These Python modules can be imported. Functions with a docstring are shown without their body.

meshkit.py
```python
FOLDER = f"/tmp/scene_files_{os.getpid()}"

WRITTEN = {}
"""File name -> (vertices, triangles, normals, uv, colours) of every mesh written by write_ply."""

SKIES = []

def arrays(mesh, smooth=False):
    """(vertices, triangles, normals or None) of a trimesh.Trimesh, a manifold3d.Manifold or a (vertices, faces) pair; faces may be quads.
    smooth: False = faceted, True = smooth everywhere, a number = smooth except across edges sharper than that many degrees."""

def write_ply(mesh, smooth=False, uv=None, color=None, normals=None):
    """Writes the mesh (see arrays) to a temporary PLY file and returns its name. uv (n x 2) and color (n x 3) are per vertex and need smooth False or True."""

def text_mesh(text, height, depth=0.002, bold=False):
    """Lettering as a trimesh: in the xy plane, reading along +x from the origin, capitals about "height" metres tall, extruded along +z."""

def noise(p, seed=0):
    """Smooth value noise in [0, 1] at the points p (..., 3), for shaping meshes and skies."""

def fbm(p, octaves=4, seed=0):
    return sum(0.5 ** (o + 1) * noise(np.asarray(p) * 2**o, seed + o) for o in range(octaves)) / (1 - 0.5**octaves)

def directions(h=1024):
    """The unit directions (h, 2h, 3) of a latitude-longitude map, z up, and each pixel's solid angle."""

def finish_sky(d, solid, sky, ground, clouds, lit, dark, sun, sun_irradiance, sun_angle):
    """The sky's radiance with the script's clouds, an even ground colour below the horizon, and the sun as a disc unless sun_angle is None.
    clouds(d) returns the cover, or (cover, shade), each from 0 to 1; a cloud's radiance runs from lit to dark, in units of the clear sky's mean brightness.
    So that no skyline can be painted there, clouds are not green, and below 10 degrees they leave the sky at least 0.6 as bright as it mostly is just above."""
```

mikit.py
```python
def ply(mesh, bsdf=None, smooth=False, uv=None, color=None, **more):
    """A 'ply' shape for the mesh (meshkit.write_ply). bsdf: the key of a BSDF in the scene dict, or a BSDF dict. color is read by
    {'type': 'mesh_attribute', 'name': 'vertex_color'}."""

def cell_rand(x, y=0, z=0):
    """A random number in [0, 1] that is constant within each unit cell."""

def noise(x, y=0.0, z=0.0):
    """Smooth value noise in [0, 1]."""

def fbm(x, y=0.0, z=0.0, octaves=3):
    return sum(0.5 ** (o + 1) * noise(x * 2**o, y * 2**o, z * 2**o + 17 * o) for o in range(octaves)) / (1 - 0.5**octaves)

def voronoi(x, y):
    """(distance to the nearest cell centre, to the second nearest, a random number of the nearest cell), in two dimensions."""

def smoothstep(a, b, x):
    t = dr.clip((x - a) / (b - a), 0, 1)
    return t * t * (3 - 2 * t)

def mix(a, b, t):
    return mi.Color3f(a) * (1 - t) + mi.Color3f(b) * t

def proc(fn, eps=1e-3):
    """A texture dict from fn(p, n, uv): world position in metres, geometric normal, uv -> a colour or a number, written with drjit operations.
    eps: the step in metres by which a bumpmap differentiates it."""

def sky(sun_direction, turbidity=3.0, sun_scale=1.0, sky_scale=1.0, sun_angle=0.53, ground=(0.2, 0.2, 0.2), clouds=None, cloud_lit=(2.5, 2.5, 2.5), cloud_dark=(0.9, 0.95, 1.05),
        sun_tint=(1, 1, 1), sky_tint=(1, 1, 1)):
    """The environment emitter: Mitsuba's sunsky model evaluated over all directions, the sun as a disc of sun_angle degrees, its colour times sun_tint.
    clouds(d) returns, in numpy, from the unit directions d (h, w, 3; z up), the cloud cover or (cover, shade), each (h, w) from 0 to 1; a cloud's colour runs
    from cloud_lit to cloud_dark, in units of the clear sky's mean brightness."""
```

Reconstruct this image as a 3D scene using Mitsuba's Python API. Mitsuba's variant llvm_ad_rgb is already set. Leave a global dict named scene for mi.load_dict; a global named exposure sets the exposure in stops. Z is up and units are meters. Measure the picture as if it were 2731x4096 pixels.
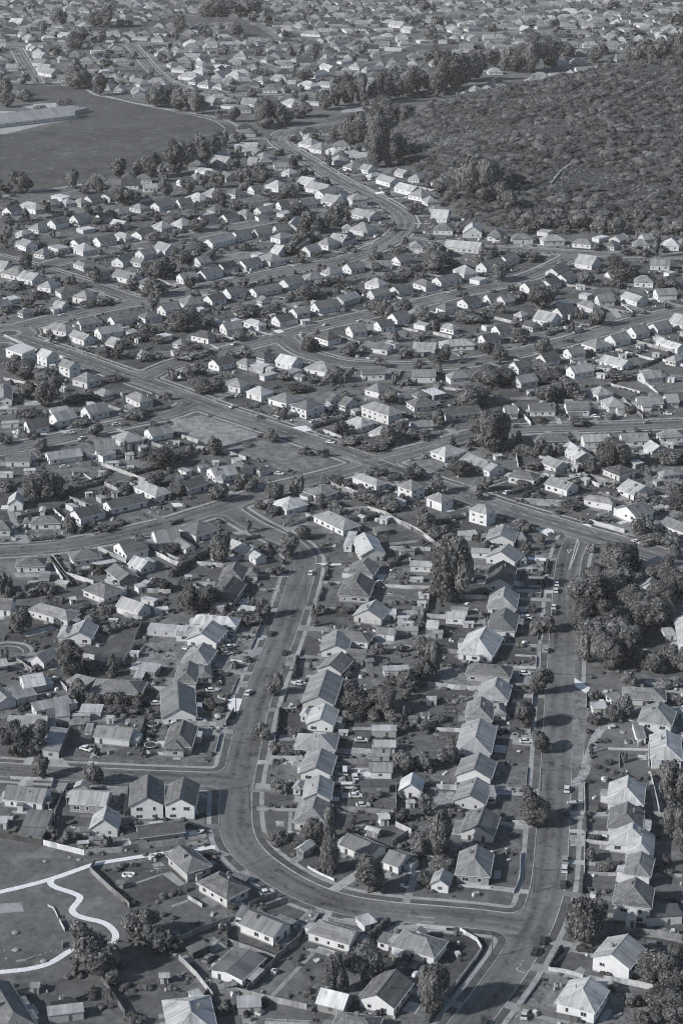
# An aerial view over a suburb of detached houses, streets, playing fields and a scrub-covered hill, under a low morning sun.
# Metres, z up; the camera hangs from a helicopter about 300 m above the streets and looks along +y.
import math, random
import numpy as np, trimesh, manifold3d as m3, shapely, shapely.geometry as sg, shapely.ops as so
from scipy.spatial import cKDTree, Voronoi
import drjit as dr, mitsuba as mi, mikit, meshkit
from mikit import noise, fbm, smoothstep, cell_rand

T = mi.ScalarTransform4f
CAM_Z, PITCH, F_PX = 303.6, math.radians(20.9), 8000.0
scene, labels = {}, {}
scene['camera'] = {'type': 'perspective', 'fov': math.degrees(2 * math.atan(1365.5 / F_PX)), 'fov_axis': 'x', 'near_clip': 1.0, 'far_clip': 30000.0,
                   'to_world': T().look_at(origin=[0, 0, CAM_Z], target=[0, math.cos(PITCH) * 100, CAM_Z - math.sin(PITCH) * 100], up=[0, 0, 1])}
SUN_EL, SUN_AZ = math.radians(28.5), math.radians(25)      # low, from the left and a little behind the camera
SUN = [-math.cos(SUN_EL) * math.cos(SUN_AZ), -math.cos(SUN_EL) * math.sin(SUN_AZ), math.sin(SUN_EL)]
scene['sky'] = mikit.sky(SUN, turbidity=3, sun_scale=1.26, sky_scale=0.97, sun_tint=(0.82, 1.0, 1.44), sky_tint=(1.24, 1.0, 0.86))
exposure = 1.94
HAZE = 3.8e-5
scene['haze_air'] = {'type': 'homogeneous', 'albedo': 0.95, 'sigma_t': HAZE}
scene['camera']['medium'] = {'type': 'ref', 'id': 'haze_air'}
scene['haze'] = {'type': 'cube', 'to_world': T().translate([0, 6800, 154]).scale([5200, 7300, 157]), 'bsdf': {'type': 'null'}, 'interior': {'type': 'ref', 'id': 'haze_air'}}
labels['haze'] = {'label': 'thin pale haze over the whole suburb', 'kind': 'stuff'}

HOUSES = [
(-38.4,428.1,-79,16.8,12.4,'h',7,9,3.0,'curveN',[(-36.9,437.5,28,3.2,7.1,'f',6,2.5)]),(-85.6,432.0,117,21.4,9.0,'hg',4,7,3.0,'edge',[]),
(-274.9,1745.6,36,87.2,24.0,'g',7,8,3.6,'school',[]),(-54.9,606.4,96,21.3,11.8,'g',4,9,3.0,'msL',[]),
(43.8,580.5,80,19.7,11.6,'hg',6,8,2.9,'rsL',[]),(-6.5,615.7,82,21.4,11.3,'g',5,7,3.4,'msR',[]),
(11.5,439.4,65,12.7,10.5,'g',4,9,3.0,'curveN',[]),(61.9,435.7,64,11.5,10.9,'hg',7,9,3.8,'rsR',[(67.5,443.2,-31,3.3,3.2,'f',7,3.2)]),
(49.8,653.5,73,17.8,13.0,'hg',8,9,2.9,'rsL',[]),(-27.4,452.1,61,12.0,10.4,'gl',4,9,2.8,'curveN',[]),
(73.7,454.7,59,11.2,11.2,'g',6,9,4.4,'rsR',[]),(20.9,461.4,-27,13.3,9.3,'h',5,9,3.0,'corner',[(21.1,467.7,63,2.5,3.9,'g',5,2.9),(12.1,465.0,-23,3.6,5.3,'f',8,2.5)]),
(125.6,661.2,-95,26.0,8.5,'g',7,9,4.0,'hillR',[]),(-76.4,619.6,-7,17.9,11.0,'h',4,6,2.7,'leftM',[]),
(-59.3,539.8,94,14.7,10.6,'g',4,9,5.2,'duplex',[(-48.7,539.6,88,13.9,9.7,'g',4,5.0)]),(104.0,572.4,83,16.7,10.1,'hg',8,8,4.0,'rsR',[]),
(38.4,502.5,81,13.3,10.1,'hg',5,5,2.9,'rsL',[]),(87.6,543.7,79,13.3,11.3,'hg',8,9,3.0,'rsR',[]),
(81.1,480.9,77,10.8,10.8,'hg',4,9,5.6,'rsR',[]),(-13.7,422.5,-4,11.0,8.5,'g',6,8,3.0,'curveN',[]),
(3.9,425.5,-13,11.8,8.0,'h',4,7,2.8,'edge',[]),(85.4,528.2,79,12.5,10.5,'hg',4,9,3.0,'rsR',[]),
(-8.0,578.6,-6,13.5,11.3,'h',6,8,2.8,'msR',[]),(-44.0,701.2,76,19.9,10.5,'hg',3,5,3.0,'msL',[]),
(-8.6,532.0,82,12.6,10.3,'hg',5,8,2.9,'msR',[]),(-33.4,490.5,134,13.0,8.7,'h',4,8,3.2,'curveN',[]),
(41.5,525.3,76,12.1,10.3,'g',4,8,2.9,'rsL',[]),(-20.8,470.7,-36,12.2,8.5,'g',5,9,3.2,'curveN',[(-27.7,476.6,-19,2.0,4.7,'m',5,3.1)]),
(-1.9,466.9,-28,13.3,7.6,'hg',5,9,3.0,'curveN',[]),(-7.3,563.2,82,13.4,10.2,'g',5,9,2.9,'msR',[]),
(62.1,717.6,81,18.7,10.8,'g',3,9,3.0,'rsL',[]),(42.5,560.3,77,11.6,11.4,'g',5,9,2.9,'rsL',[]),
(5.8,705.6,81,15.7,12.3,'hg',4,6,2.9,'msR',[]),(-52.3,582.2,86,14.8,9.3,'hg',4,6,2.9,'msL',[(-53.5,576.9,89,7.8,6.3,'hg',4,2.8)]),
(40.5,544.3,75,12.1,10.1,'g',5,7,3.0,'rsL',[(45.8,545.4,4,3.3,6.0,'m',5,2.9)]),(-44.0,504.3,-57,12.4,8.6,'gh',4,6,3.0,'curveN',[(-41.1,498.7,122,2.0,2.2,'f',8,2.5)]),
(-96.5,543.7,-12,13.0,9.0,'g',5,9,2.9,'leftN',[(-98.1,538.6,91,2.0,2.1,'f',7,2.5)]),(-1.9,777.2,-53,21.3,9.9,'h',6,9,3.0,'wedge',[]),
(-76.8,541.5,-8,11.9,9.5,'g',7,5,3.0,'leftN',[(-80.5,549.6,84,3.5,4.8,'g',6,2.9)]),(-53.9,522.4,15,14.1,7.5,'g',3,6,3.0,'leftN',[]),
(10.8,747.6,101,18.6,10.4,'g',8,8,3.2,'msR',[(3.6,755.2,-11,3.6,12.0,'m',9,3.1)]),(103.0,613.9,-8,14.6,9.4,'h',5,7,2.8,'rsR',[(93.1,612.1,19,4.2,8.2,'f',6,2.4)]),
(104.5,594.8,73,11.4,11.4,'hg',5,8,4.0,'rsR',[]),(59.6,673.7,80,15.3,10.5,'hg',4,8,2.8,'rsL',[]),
(61.0,693.2,81,15.0,11.1,'hg',6,9,2.8,'rsL',[]),(51.6,632.2,-11,15.8,9.0,'h',4,6,2.8,'rsL',[]),
(52.3,615.5,79,12.9,10.5,'hg',6,8,2.8,'rsL',[]),(6.3,513.0,-39,12.2,8.0,'g',4,8,2.8,'msBack',[]),
(-107.1,682.8,-32,19.5,8.1,'h',5,8,3.0,'leftM',[]),(-48.8,662.6,73,12.3,12.0,'g',6,9,2.9,'msL',[(-56.9,666.0,-4,6.2,6.7,'f',7,2.5)]),
(46.2,600.5,83,13.1,9.4,'hg',5,8,2.8,'rsL',[(52.7,602.8,93,9.2,4.6,'h',5,2.7)]),(-103.5,592.7,-2,13.3,9.0,'g',6,8,2.8,'leftM',[(-106.1,589.2,0,3.2,4.0,'g',6,2.7)]),
(-7.2,546.4,86,11.7,8.9,'g',6,8,2.9,'msR',[(-13.2,550.3,72,5.7,3.0,'h',6,2.8)]),(85.4,515.8,79,7.2,13.0,'hg',8,9,3.4,'rsR',[(87.7,512.1,79,12.3,7.8,'hg',8,3.3)]),
(-2.0,654.7,87,13.2,10.4,'g',5,9,2.9,'msR',[]),(85.3,499.6,75,10.8,7.9,'hg',5,9,4.0,'rsR',[]),
(-6.3,596.5,82,12.1,9.4,'g',7,9,2.9,'msR',[(-11.9,600.4,77,6.0,3.1,'h',7,2.8)]),(63.3,848.3,-54,21.3,9.5,'g',6,9,3.0,'',[]),
(-46.2,675.0,-11,17.1,8.0,'h',9,8,2.8,'msL',[]),(-74.0,585.1,-11,12.5,8.5,'g',5,8,2.9,'leftN',[(-82.8,588.3,-2,2.5,5.3,'m',5,2.8)]),
(-58.9,768.2,42,13.0,12.9,'h',4,8,3.0,'cresS',[]),(-50.5,644.5,77,12.1,10.1,'hg',5,8,2.8,'msL',[]),
(-90.9,703.5,-43,13.1,10.8,'h',4,8,3.0,'leftM',[]),(3.4,661.5,-17,15.6,8.0,'h',4,9,2.8,'msR',[]),
(-53.6,629.4,88,14.2,8.0,'hg',4,7,2.8,'msL',[(-47.8,631.8,98,9.8,5.2,'h',4,2.7)]),(65.6,760.2,79,12.9,11.8,'g',5,8,2.9,'rsL',[(73.0,761.6,8,3.8,9.3,'f',6,2.5)]),
(-2.1,637.4,68,11.9,9.4,'g',4,7,2.8,'msR',[(-6.9,639.9,-10,3.0,5.9,'f',4,2.4)]),(-92.5,799.4,34,17.6,9.0,'g',3,9,2.9,'',[]),
(-94.4,665.5,83,11.9,9.7,'g',6,8,2.8,'leftM',[(-100.2,665.7,88,10.4,5.4,'h',7,2.7)]),(11.2,682.7,71,10.4,11.5,'g',6,7,2.8,'msR',[]),
(107.8,864.3,-72,17.7,9.9,'g',9,7,2.6,'',[]),(19.4,921.0,-48,20.0,9.8,'h',6,8,5.2,'',[]),
(-42.1,720.1,83,12.9,9.5,'hg',4,7,2.8,'msL',[(-34.7,722.5,87,8.1,4.9,'h',4,2.7)]),(139.9,770.4,-51,15.3,9.0,'g',5,9,3.0,'mainN',[(131.1,775.7,-21,2.8,6.6,'f',4,2.5)]),
(8.6,725.1,75,11.4,10.8,'hg',4,8,2.8,'msR',[(3.5,728.5,-14,2.3,6.0,'f',4,2.4)]),(-84.8,746.7,33,10.6,12.2,'g',4,9,3.2,'cresS',[]),
(128.1,815.6,-56,11.4,13.0,'g',7,9,2.8,'',[]),(-71.6,759.5,18,10.3,12.6,'g',5,8,2.9,'cresS',[(-77.0,754.8,-4,4.7,5.4,'f',8,2.5),(-64.0,752.5,-58,13.1,5.1,'g',5,2.8)]),
(65.0,738.6,64,9.5,13.0,'g',6,8,2.9,'rsL',[(71.5,739.4,8,3.3,9.3,'f',7,2.5)]),(-22.3,797.3,-52,11.9,11.8,'h',9,9,3.0,'',[]),
(123.6,786.9,36,11.0,12.4,'g',4,9,4.0,'mainN',[]),(-85.5,720.3,-60,13.5,8.6,'g',4,4,2.8,'leftM',[]),
(-168.2,951.8,100,22.2,8.4,'g',5,8,3.2,'',[]),(-115.9,612.4,123,11.8,7.4,'g',5,8,2.8,'leftM',[(-107.9,614.2,27,7.7,5.2,'m',9,2.7),(-113.8,618.3,27,3.7,4.5,'f',9,2.4)]),
(79.2,1269.5,-20,24.0,13.0,'g',8,8,3.2,'',[]),(57.6,924.4,19,19.0,9.0,'g',3,9,2.9,'',[]),
(-81.9,814.4,-50,16.1,8.5,'h',6,9,3.0,'',[(-86.6,823.8,-36,4.7,4.0,'g',6,2.9)]),(-102.3,739.3,18,11.9,9.6,'h',4,8,2.9,'cresS',[]),
(-126.5,860.7,22,16.0,9.0,'g',6,9,2.9,'',[]),(-8.9,812.4,-44,11.5,11.2,'h',5,8,3.0,'',[]),
(-10.2,997.8,-30,14.6,12.6,'h',6,9,3.2,'',[]),(-97.5,606.2,26,13.1,5.9,'m',6,8,2.8,'leftM',[(-93.4,601.4,11,4.9,8.3,'m',6,2.7)]),
(97.3,882.9,8,16.3,9.0,'h',4,8,3.2,'',[]),(-99.5,884.1,-59,12.4,11.5,'h',6,8,3.2,'',[]),
(-53.1,837.4,26,11.3,11.5,'g',6,9,3.0,'',[(-53.0,830.6,74,6.9,4.1,'h',8,2.9)]),(-27.9,944.6,-42,13.2,12.1,'h',5,9,3.2,'',[]),
(-293.2,1769.4,-3,20.9,24.0,'f',8,8,3.6,'school',[]),(-122.5,731.2,3,11.8,8.5,'h',4,8,2.9,'cresS',[]),
(48.5,865.0,40,13.0,10.4,'h',7,9,3.0,'',[]),(-16.5,928.0,45,13.0,11.7,'h',4,8,5.0,'',[]),
(96.2,820.4,-43,12.8,9.2,'g',5,9,3.2,'',[]),(-39.7,746.4,-48,13.5,7.5,'g',7,9,3.0,'cresS',[(-33.8,739.1,-58,7.6,5.7,'g',7,2.9)]),
(-106.7,624.1,23,7.6,9.6,'g',9,7,2.8,'leftM',[]),(80.9,831.9,-27,12.8,9.2,'h',4,9,3.2,'',[]),
(16.3,505.8,-34,6.0,8.4,'g',5,9,2.8,'msBack',[]),(123.7,839.2,-56,11.7,10.1,'h',3,8,3.0,'',[]),
(-107.5,785.6,39,11.2,9.3,'g',3,9,3.2,'',[]),(-123.0,777.4,4,12.8,8.0,'h',4,8,3.0,'cres',[(-130.6,777.7,90,6.0,3.8,'h',4,2.9)]),
(62.2,1042.4,10,18.3,9.3,'h',7,9,3.2,'',[]),(-156.2,1073.0,-33,17.3,10.1,'h',6,8,3.2,'',[]),
(-240.6,1796.7,-32,22.7,20.0,'f',5,6,4.0,'school',[]),(-199.3,1198.9,-37,16.3,13.0,'h',5,8,3.2,'',[]),
(-65.4,821.4,43,11.3,9.3,'g',3,8,3.2,'',[]),(12.1,827.0,-49,16.5,6.4,'h',6,9,3.0,'',[]),
(39.4,937.7,23,13.0,10.2,'h',4,8,3.0,'',[]),(144.0,1009.2,-46,16.1,9.3,'g',7,9,2.6,'',[]),
(136.3,883.8,4,12.7,9.3,'g',5,8,3.2,'',[]),(137.7,1041.7,-56,12.6,12.4,'h',5,9,3.0,'',[]),
(-146.2,855.8,1,11.4,9.3,'g',4,8,3.2,'',[]),(16.6,1364.2,-42,18.9,13.0,'g',6,8,3.2,'',[]),
(-45.4,1158.8,40,20.0,9.0,'g',4,9,3.2,'',[]),(151.6,940.2,2,13.1,9.3,'g',5,9,3.2,'',[(149.2,933.3,9,5.3,4.0,'g',6,3.1)]),
(97.5,928.8,4,12.8,9.3,'g',4,9,3.2,'',[]),(19.8,1037.0,-29,15.7,9.2,'g',4,9,3.0,'',[]),
(-86.1,893.0,33,11.8,9.3,'g',5,9,3.2,'',[]),(-130.8,1190.8,-39,17.1,10.8,'g',5,9,3.2,'',[]),
(8.6,907.1,-47,12.0,9.3,'h',7,8,3.0,'',[]),(-79.6,1285.6,49,22.5,9.3,'g',6,9,3.2,'',[]),
(-100.1,945.4,-53,14.4,8.3,'h',5,8,3.0,'',[]),(-105.1,643.5,58,8.9,6.8,'g',6,8,2.8,'leftM',[]),
(-129.9,977.6,-37,11.2,11.2,'h',5,8,3.2,'',[]),(-87.6,1129.7,-63,13.3,12.2,'h',5,8,3.2,'',[]),
(19.4,893.3,54,10.5,10.1,'h',6,8,3.0,'',[]),(-127.2,689.5,-7,8.4,8.0,'g',4,9,2.8,'leftM',[]),
(-15.7,1452.2,-43,19.5,13.0,'g',6,9,3.2,'',[]),(-115.6,1173.5,-38,13.1,13.0,'h',4,8,3.2,'',[]),
(-119.7,925.1,40,11.9,9.3,'g',5,9,3.2,'',[]),(-171.0,1026.1,-43,14.3,9.3,'m',8,9,4.5,'',[]),
(-44.1,1235.4,-57,15.7,11.8,'h',5,9,3.2,'',[]),(63.9,1182.9,41,18.2,9.3,'g',4,9,3.2,'',[]),
(92.8,1218.7,47,19.2,9.3,'g',4,9,3.2,'',[]),(114.7,930.2,5,11.7,9.3,'g',4,9,3.2,'',[]),
(-133.8,914.6,38,11.3,9.3,'g',6,9,3.2,'',[]),(133.4,937.3,-76,11.6,9.5,'h',6,8,3.0,'',[]),
(-141.0,770.5,0,9.7,8.0,'h',4,7,3.0,'cres',[]),(-217.1,1387.9,-44,21.1,10.6,'h',6,9,3.2,'',[]),
(116.1,1093.5,-40,12.9,11.2,'g',6,9,3.2,'',[]),(-53.2,969.2,-32,11.9,9.8,'h',5,8,3.2,'',[]),
(42.1,985.1,0,12.8,9.3,'g',5,9,3.2,'',[]),(-9.2,1120.7,36,16.1,9.3,'g',4,9,3.2,'',[]),
(12.5,561.6,-3,7.5,6.0,'g',5,9,2.6,'msBack',[]),(117.9,882.0,7,12.2,8.0,'g',7,8,3.2,'',[]),
(18.6,961.2,51,11.7,9.7,'h',5,9,3.2,'',[]),(-188.5,1187.4,-42,14.5,11.4,'g',6,9,3.2,'',[]),
(48.8,1449.3,-52,20.2,11.7,'g',8,9,3.2,'',[]),(16.1,989.4,4,12.6,9.3,'g',4,8,3.2,'',[]),
(30.2,813.8,-47,9.5,8.8,'h',5,9,5.0,'',[]),(122.9,731.3,48,12.3,5.6,'h',6,9,3.0,'hillR',[]),
(-145.0,903.3,27,10.7,9.3,'g',3,8,3.2,'',[]),(-128.5,1067.5,33,14.3,9.3,'g',6,9,3.2,'',[]),
(2.9,1138.3,50,16.0,9.3,'g',6,7,3.2,'',[]),(-40.8,955.3,-41,11.2,9.7,'h',7,8,3.2,'',[]),
(-62.6,1007.5,45,12.7,9.3,'g',3,9,3.2,'',[]),(154.3,1226.2,-36,13.0,13.0,'g',7,9,3.0,'',[]),
(-27.5,1009.1,-37,11.6,10.2,'g',9,9,3.2,'',[]),(123.3,993.1,27,12.7,9.0,'g',6,9,3.2,'',[]),
(14.5,1319.0,-33,14.7,13.0,'h',6,8,3.2,'',[]),(96.0,847.8,-56,10.7,8.1,'g',6,8,3.2,'',[]),
(42.0,801.3,-47,10.0,7.8,'h',5,9,4.0,'',[]),(-102.2,1417.1,-45,16.5,13.0,'h',8,9,3.2,'',[]),
(110.6,801.4,-29,13.7,5.5,'h',5,9,3.2,'',[]),(118.2,705.6,68,6.1,10.0,'g',6,8,3.0,'hillR',[]),
(-32.6,1330.4,81,20.1,9.3,'g',6,9,3.2,'',[]),(-7.4,1055.4,-49,11.8,10.4,'h',3,9,3.2,'',[]),
(76.2,1201.6,-63,14.3,10.8,'h',6,9,3.2,'',[]),(129.3,954.9,-66,11.0,9.3,'h',6,9,3.2,'',[]),
(93.4,976.0,30,11.4,9.3,'g',5,8,3.2,'',[]),(68.7,1320.6,-9,14.0,13.0,'h',4,8,3.2,'',[]),
(171.3,1138.5,-57,15.1,9.2,'g',7,9,3.0,'',[]),(-162.3,1155.3,28,13.0,10.9,'h',3,8,3.2,'',[]),
(5.4,645.4,-10,7.2,7.0,'g',4,9,2.8,'msBack',[]),(-80.9,1198.6,49,16.2,9.3,'g',5,9,3.2,'',[]),
(59.0,783.2,-40,9.9,7.1,'h',6,9,5.6,'wedge',[]),(133.0,1205.5,57,16.3,9.3,'g',4,8,3.2,'',[]),
(158.4,982.9,20,11.2,9.3,'g',6,8,3.2,'',[]),(87.1,1311.7,89,13.4,13.0,'g',8,8,3.2,'',[]),
(-141.9,1056.0,-48,14.6,8.1,'g',6,9,3.2,'',[]),(-75.2,1058.7,-35,13.0,9.0,'h',3,9,3.2,'',[]),
(150.5,1052.2,37,12.4,9.3,'g',5,9,3.2,'',[]),(44.8,1035.5,-10,12.3,9.0,'g',6,8,3.2,'',[(41.6,1028.2,0,5.2,4.0,'g',6,3.1)]),
(34.9,1479.9,-57,19.5,11.0,'g',6,9,3.2,'',[]),(153.9,888.5,10,12.1,6.8,'h',5,8,3.0,'',[]),
(94.0,1001.7,32,11.0,9.3,'g',3,8,3.2,'',[]),(-29.9,1175.4,46,14.7,9.3,'g',5,9,3.2,'',[]),
(177.5,1041.5,-55,17.7,6.2,'g',8,9,3.2,'',[]),(43.1,1107.5,54,13.0,9.4,'h',5,8,3.2,'',[]),
(-108.6,869.7,11,9.8,8.0,'g',5,9,3.4,'',[(-106.9,861.3,45,7.9,4.0,'m',6,3.3)]),(-137.3,1233.1,65,15.9,9.3,'g',4,9,3.2,'',[]),
(-93.6,1554.6,-35,17.3,13.0,'g',6,8,3.2,'',[]),(-17.2,1188.1,34,13.0,10.5,'h',5,9,3.2,'',[]),
(-57.5,1224.3,47,15.4,9.3,'g',4,9,3.2,'',[]),(190.8,1086.6,-48,10.5,11.0,'g',7,8,3.2,'',[]),
(-124.6,1091.6,34,12.4,9.3,'g',4,9,3.2,'',[]),(-113.3,1262.0,-49,14.0,10.7,'g',6,9,3.2,'',[]),
(127.0,1108.1,41,12.6,9.3,'g',3,8,3.2,'',[]),(59.9,982.3,19,12.1,7.8,'h',5,8,3.2,'',[]),
(-175.2,1168.9,67,13.0,9.8,'h',6,9,3.2,'',[]),(-10.0,1438.9,49,20.1,9.3,'g',5,9,3.2,'',[]),
(-131.3,1306.9,58,16.8,9.3,'g',4,9,3.2,'',[]),(-139.2,801.2,94,9.5,6.9,'g',7,9,2.8,'',[]),
(57.0,1428.3,-45,14.1,13.0,'h',5,9,3.2,'',[]),(108.8,1014.5,35,10.5,9.3,'g',3,8,3.2,'',[]),
(144.1,870.1,-71,9.3,8.0,'g',8,8,2.6,'',[]),(177.0,1075.7,35,11.6,9.3,'g',5,8,3.2,'',[]),
(-92.2,1432.1,-44,13.9,13.0,'h',6,8,3.2,'',[]),(143.2,1121.8,-59,15.4,7.4,'h',5,8,3.2,'',[]),
(-0.8,1287.9,-32,11.3,13.0,'g',7,9,3.2,'',[]),(163.5,1066.8,36,11.2,9.3,'g',5,9,3.2,'',[]),
(-47.2,1459.0,-41,14.4,12.8,'h',7,9,3.2,'',[]),(35.3,1159.4,44,12.9,9.3,'g',4,9,3.2,'',[]),
(46.2,955.9,-59,11.1,7.6,'f',9,5,3.2,'',[]),(-150.9,1142.7,-30,11.2,10.4,'h',5,9,3.2,'',[]),
(74.2,1130.6,44,12.2,9.3,'g',3,9,3.2,'',[]),(214.3,1275.6,80,13.0,10.8,'h',8,9,3.2,'',[]),
(105.0,1235.3,54,14.3,9.3,'g',4,9,3.2,'',[]),(-107.4,1334.5,48,13.0,11.7,'h',7,8,3.2,'',[]),
(191.0,1149.8,12,12.5,9.3,'g',5,9,3.2,'',[]),(136.2,1188.1,54,13.2,9.3,'g',4,9,3.2,'',[]),
(125.7,1174.9,54,12.9,9.3,'g',3,9,3.2,'',[]),(-44.4,844.3,-55,9.7,6.9,'h',4,8,3.2,'',[(-35.1,841.5,42,6.3,2.9,'h',4,3.1)]),
(-32.9,1092.6,37,11.3,9.3,'g',3,9,3.2,'',[]),(-6.1,1409.7,-37,12.9,13.0,'g',6,9,3.2,'',[]),
(138.0,1287.8,12,15.2,9.3,'h',6,8,3.2,'',[]),(-61.3,1075.4,31,10.9,9.3,'g',5,9,3.2,'',[]),
(-8.6,1278.6,52,13.0,10.6,'h',5,8,3.2,'',[]),(68.3,1358.2,-15,11.8,13.0,'g',8,9,3.2,'',[]),
(22.0,1148.6,31,12.1,9.3,'g',4,8,3.2,'',[]),(-24.4,1472.8,-40,13.6,13.0,'g',8,9,3.2,'',[]),
(-17.0,1609.2,-47,16.0,13.0,'h',6,8,3.2,'',[]),(102.6,1302.1,73,13.0,10.8,'h',4,9,3.2,'',[]),
(-63.5,1152.6,39,12.0,9.3,'g',4,9,3.2,'',[]),(80.7,1053.2,25,10.1,9.3,'g',3,9,3.2,'',[]),
(-147.8,1987.9,-33,23.5,13.0,'h',6,9,3.2,'',[]),(-165.1,1262.0,-51,12.3,10.6,'h',7,9,3.2,'',[]),
(21.0,1172.2,-40,11.7,9.7,'h',7,9,3.2,'',[]),(182.8,1179.3,-12,12.4,9.3,'h',5,9,3.2,'',[]),
(-210.5,1214.1,-28,11.1,10.9,'g',6,8,3.2,'',[]),(32.4,1095.9,40,10.7,9.3,'g',4,9,3.2,'',[]),
(113.5,1166.6,40,12.0,9.3,'g',4,9,3.2,'',[]),(124.1,1026.0,26,9.5,9.3,'g',4,9,3.2,'',[(124.9,1015.2,14,8.2,4.0,'f',5,2.7)]),
(-25.7,1630.6,-42,15.8,13.0,'h',6,8,3.2,'',[]),(-120.6,1326.3,-44,12.0,11.6,'h',6,8,3.2,'',[]),
(60.8,1117.0,39,11.3,9.0,'h',4,9,3.2,'',[]),(-30.9,1933.4,-52,21.6,13.0,'h',7,9,3.2,'',[]),
(49.8,1171.5,-55,13.4,8.3,'h',4,9,3.2,'',[]),(-99.4,1114.5,41,10.8,9.3,'g',5,9,3.2,'',[]),
(-74.0,1137.5,41,11.2,9.3,'g',3,9,3.2,'',[]),(-108.3,1098.7,33,11.5,8.6,'h',4,9,3.2,'',[]),
(198.9,1221.4,-13,12.8,9.3,'g',5,8,3.2,'',[]),(-39.2,1295.7,46,13.0,10.1,'h',6,9,3.2,'',[]),
(-71.3,1213.6,51,12.5,9.3,'g',2,9,3.2,'',[]),(2.7,1290.1,62,14.0,9.3,'g',3,9,3.2,'',[]),
(73.9,1473.9,53,13.0,12.8,'h',4,9,3.2,'',[]),(-154.9,1286.7,42,13.9,9.3,'g',4,9,3.2,'',[]),
(-6.1,1200.3,46,12.4,9.2,'h',6,9,3.2,'',[]),(-290.3,2012.6,-44,22.6,13.0,'g',6,8,3.2,'',[]),
(-44.7,1829.5,-49,18.9,13.0,'h',7,9,3.2,'',[]),(8.3,1069.4,27,9.8,9.3,'g',5,9,3.2,'',[]),
(37.9,904.7,13,11.2,6.0,'g',5,8,2.6,'',[]),(118.8,1293.3,6,13.8,9.3,'h',4,8,3.2,'',[]),
(7.3,1213.3,43,12.1,9.3,'g',5,9,3.2,'',[]),(-126.6,1395.2,53,15.7,9.3,'g',4,9,3.2,'',[]),
(-2.1,1559.0,-48,13.7,13.0,'h',6,8,3.2,'',[]),(-78.7,1616.6,0,15.8,12.0,'f',7,8,4.0,'',[]),
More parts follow.
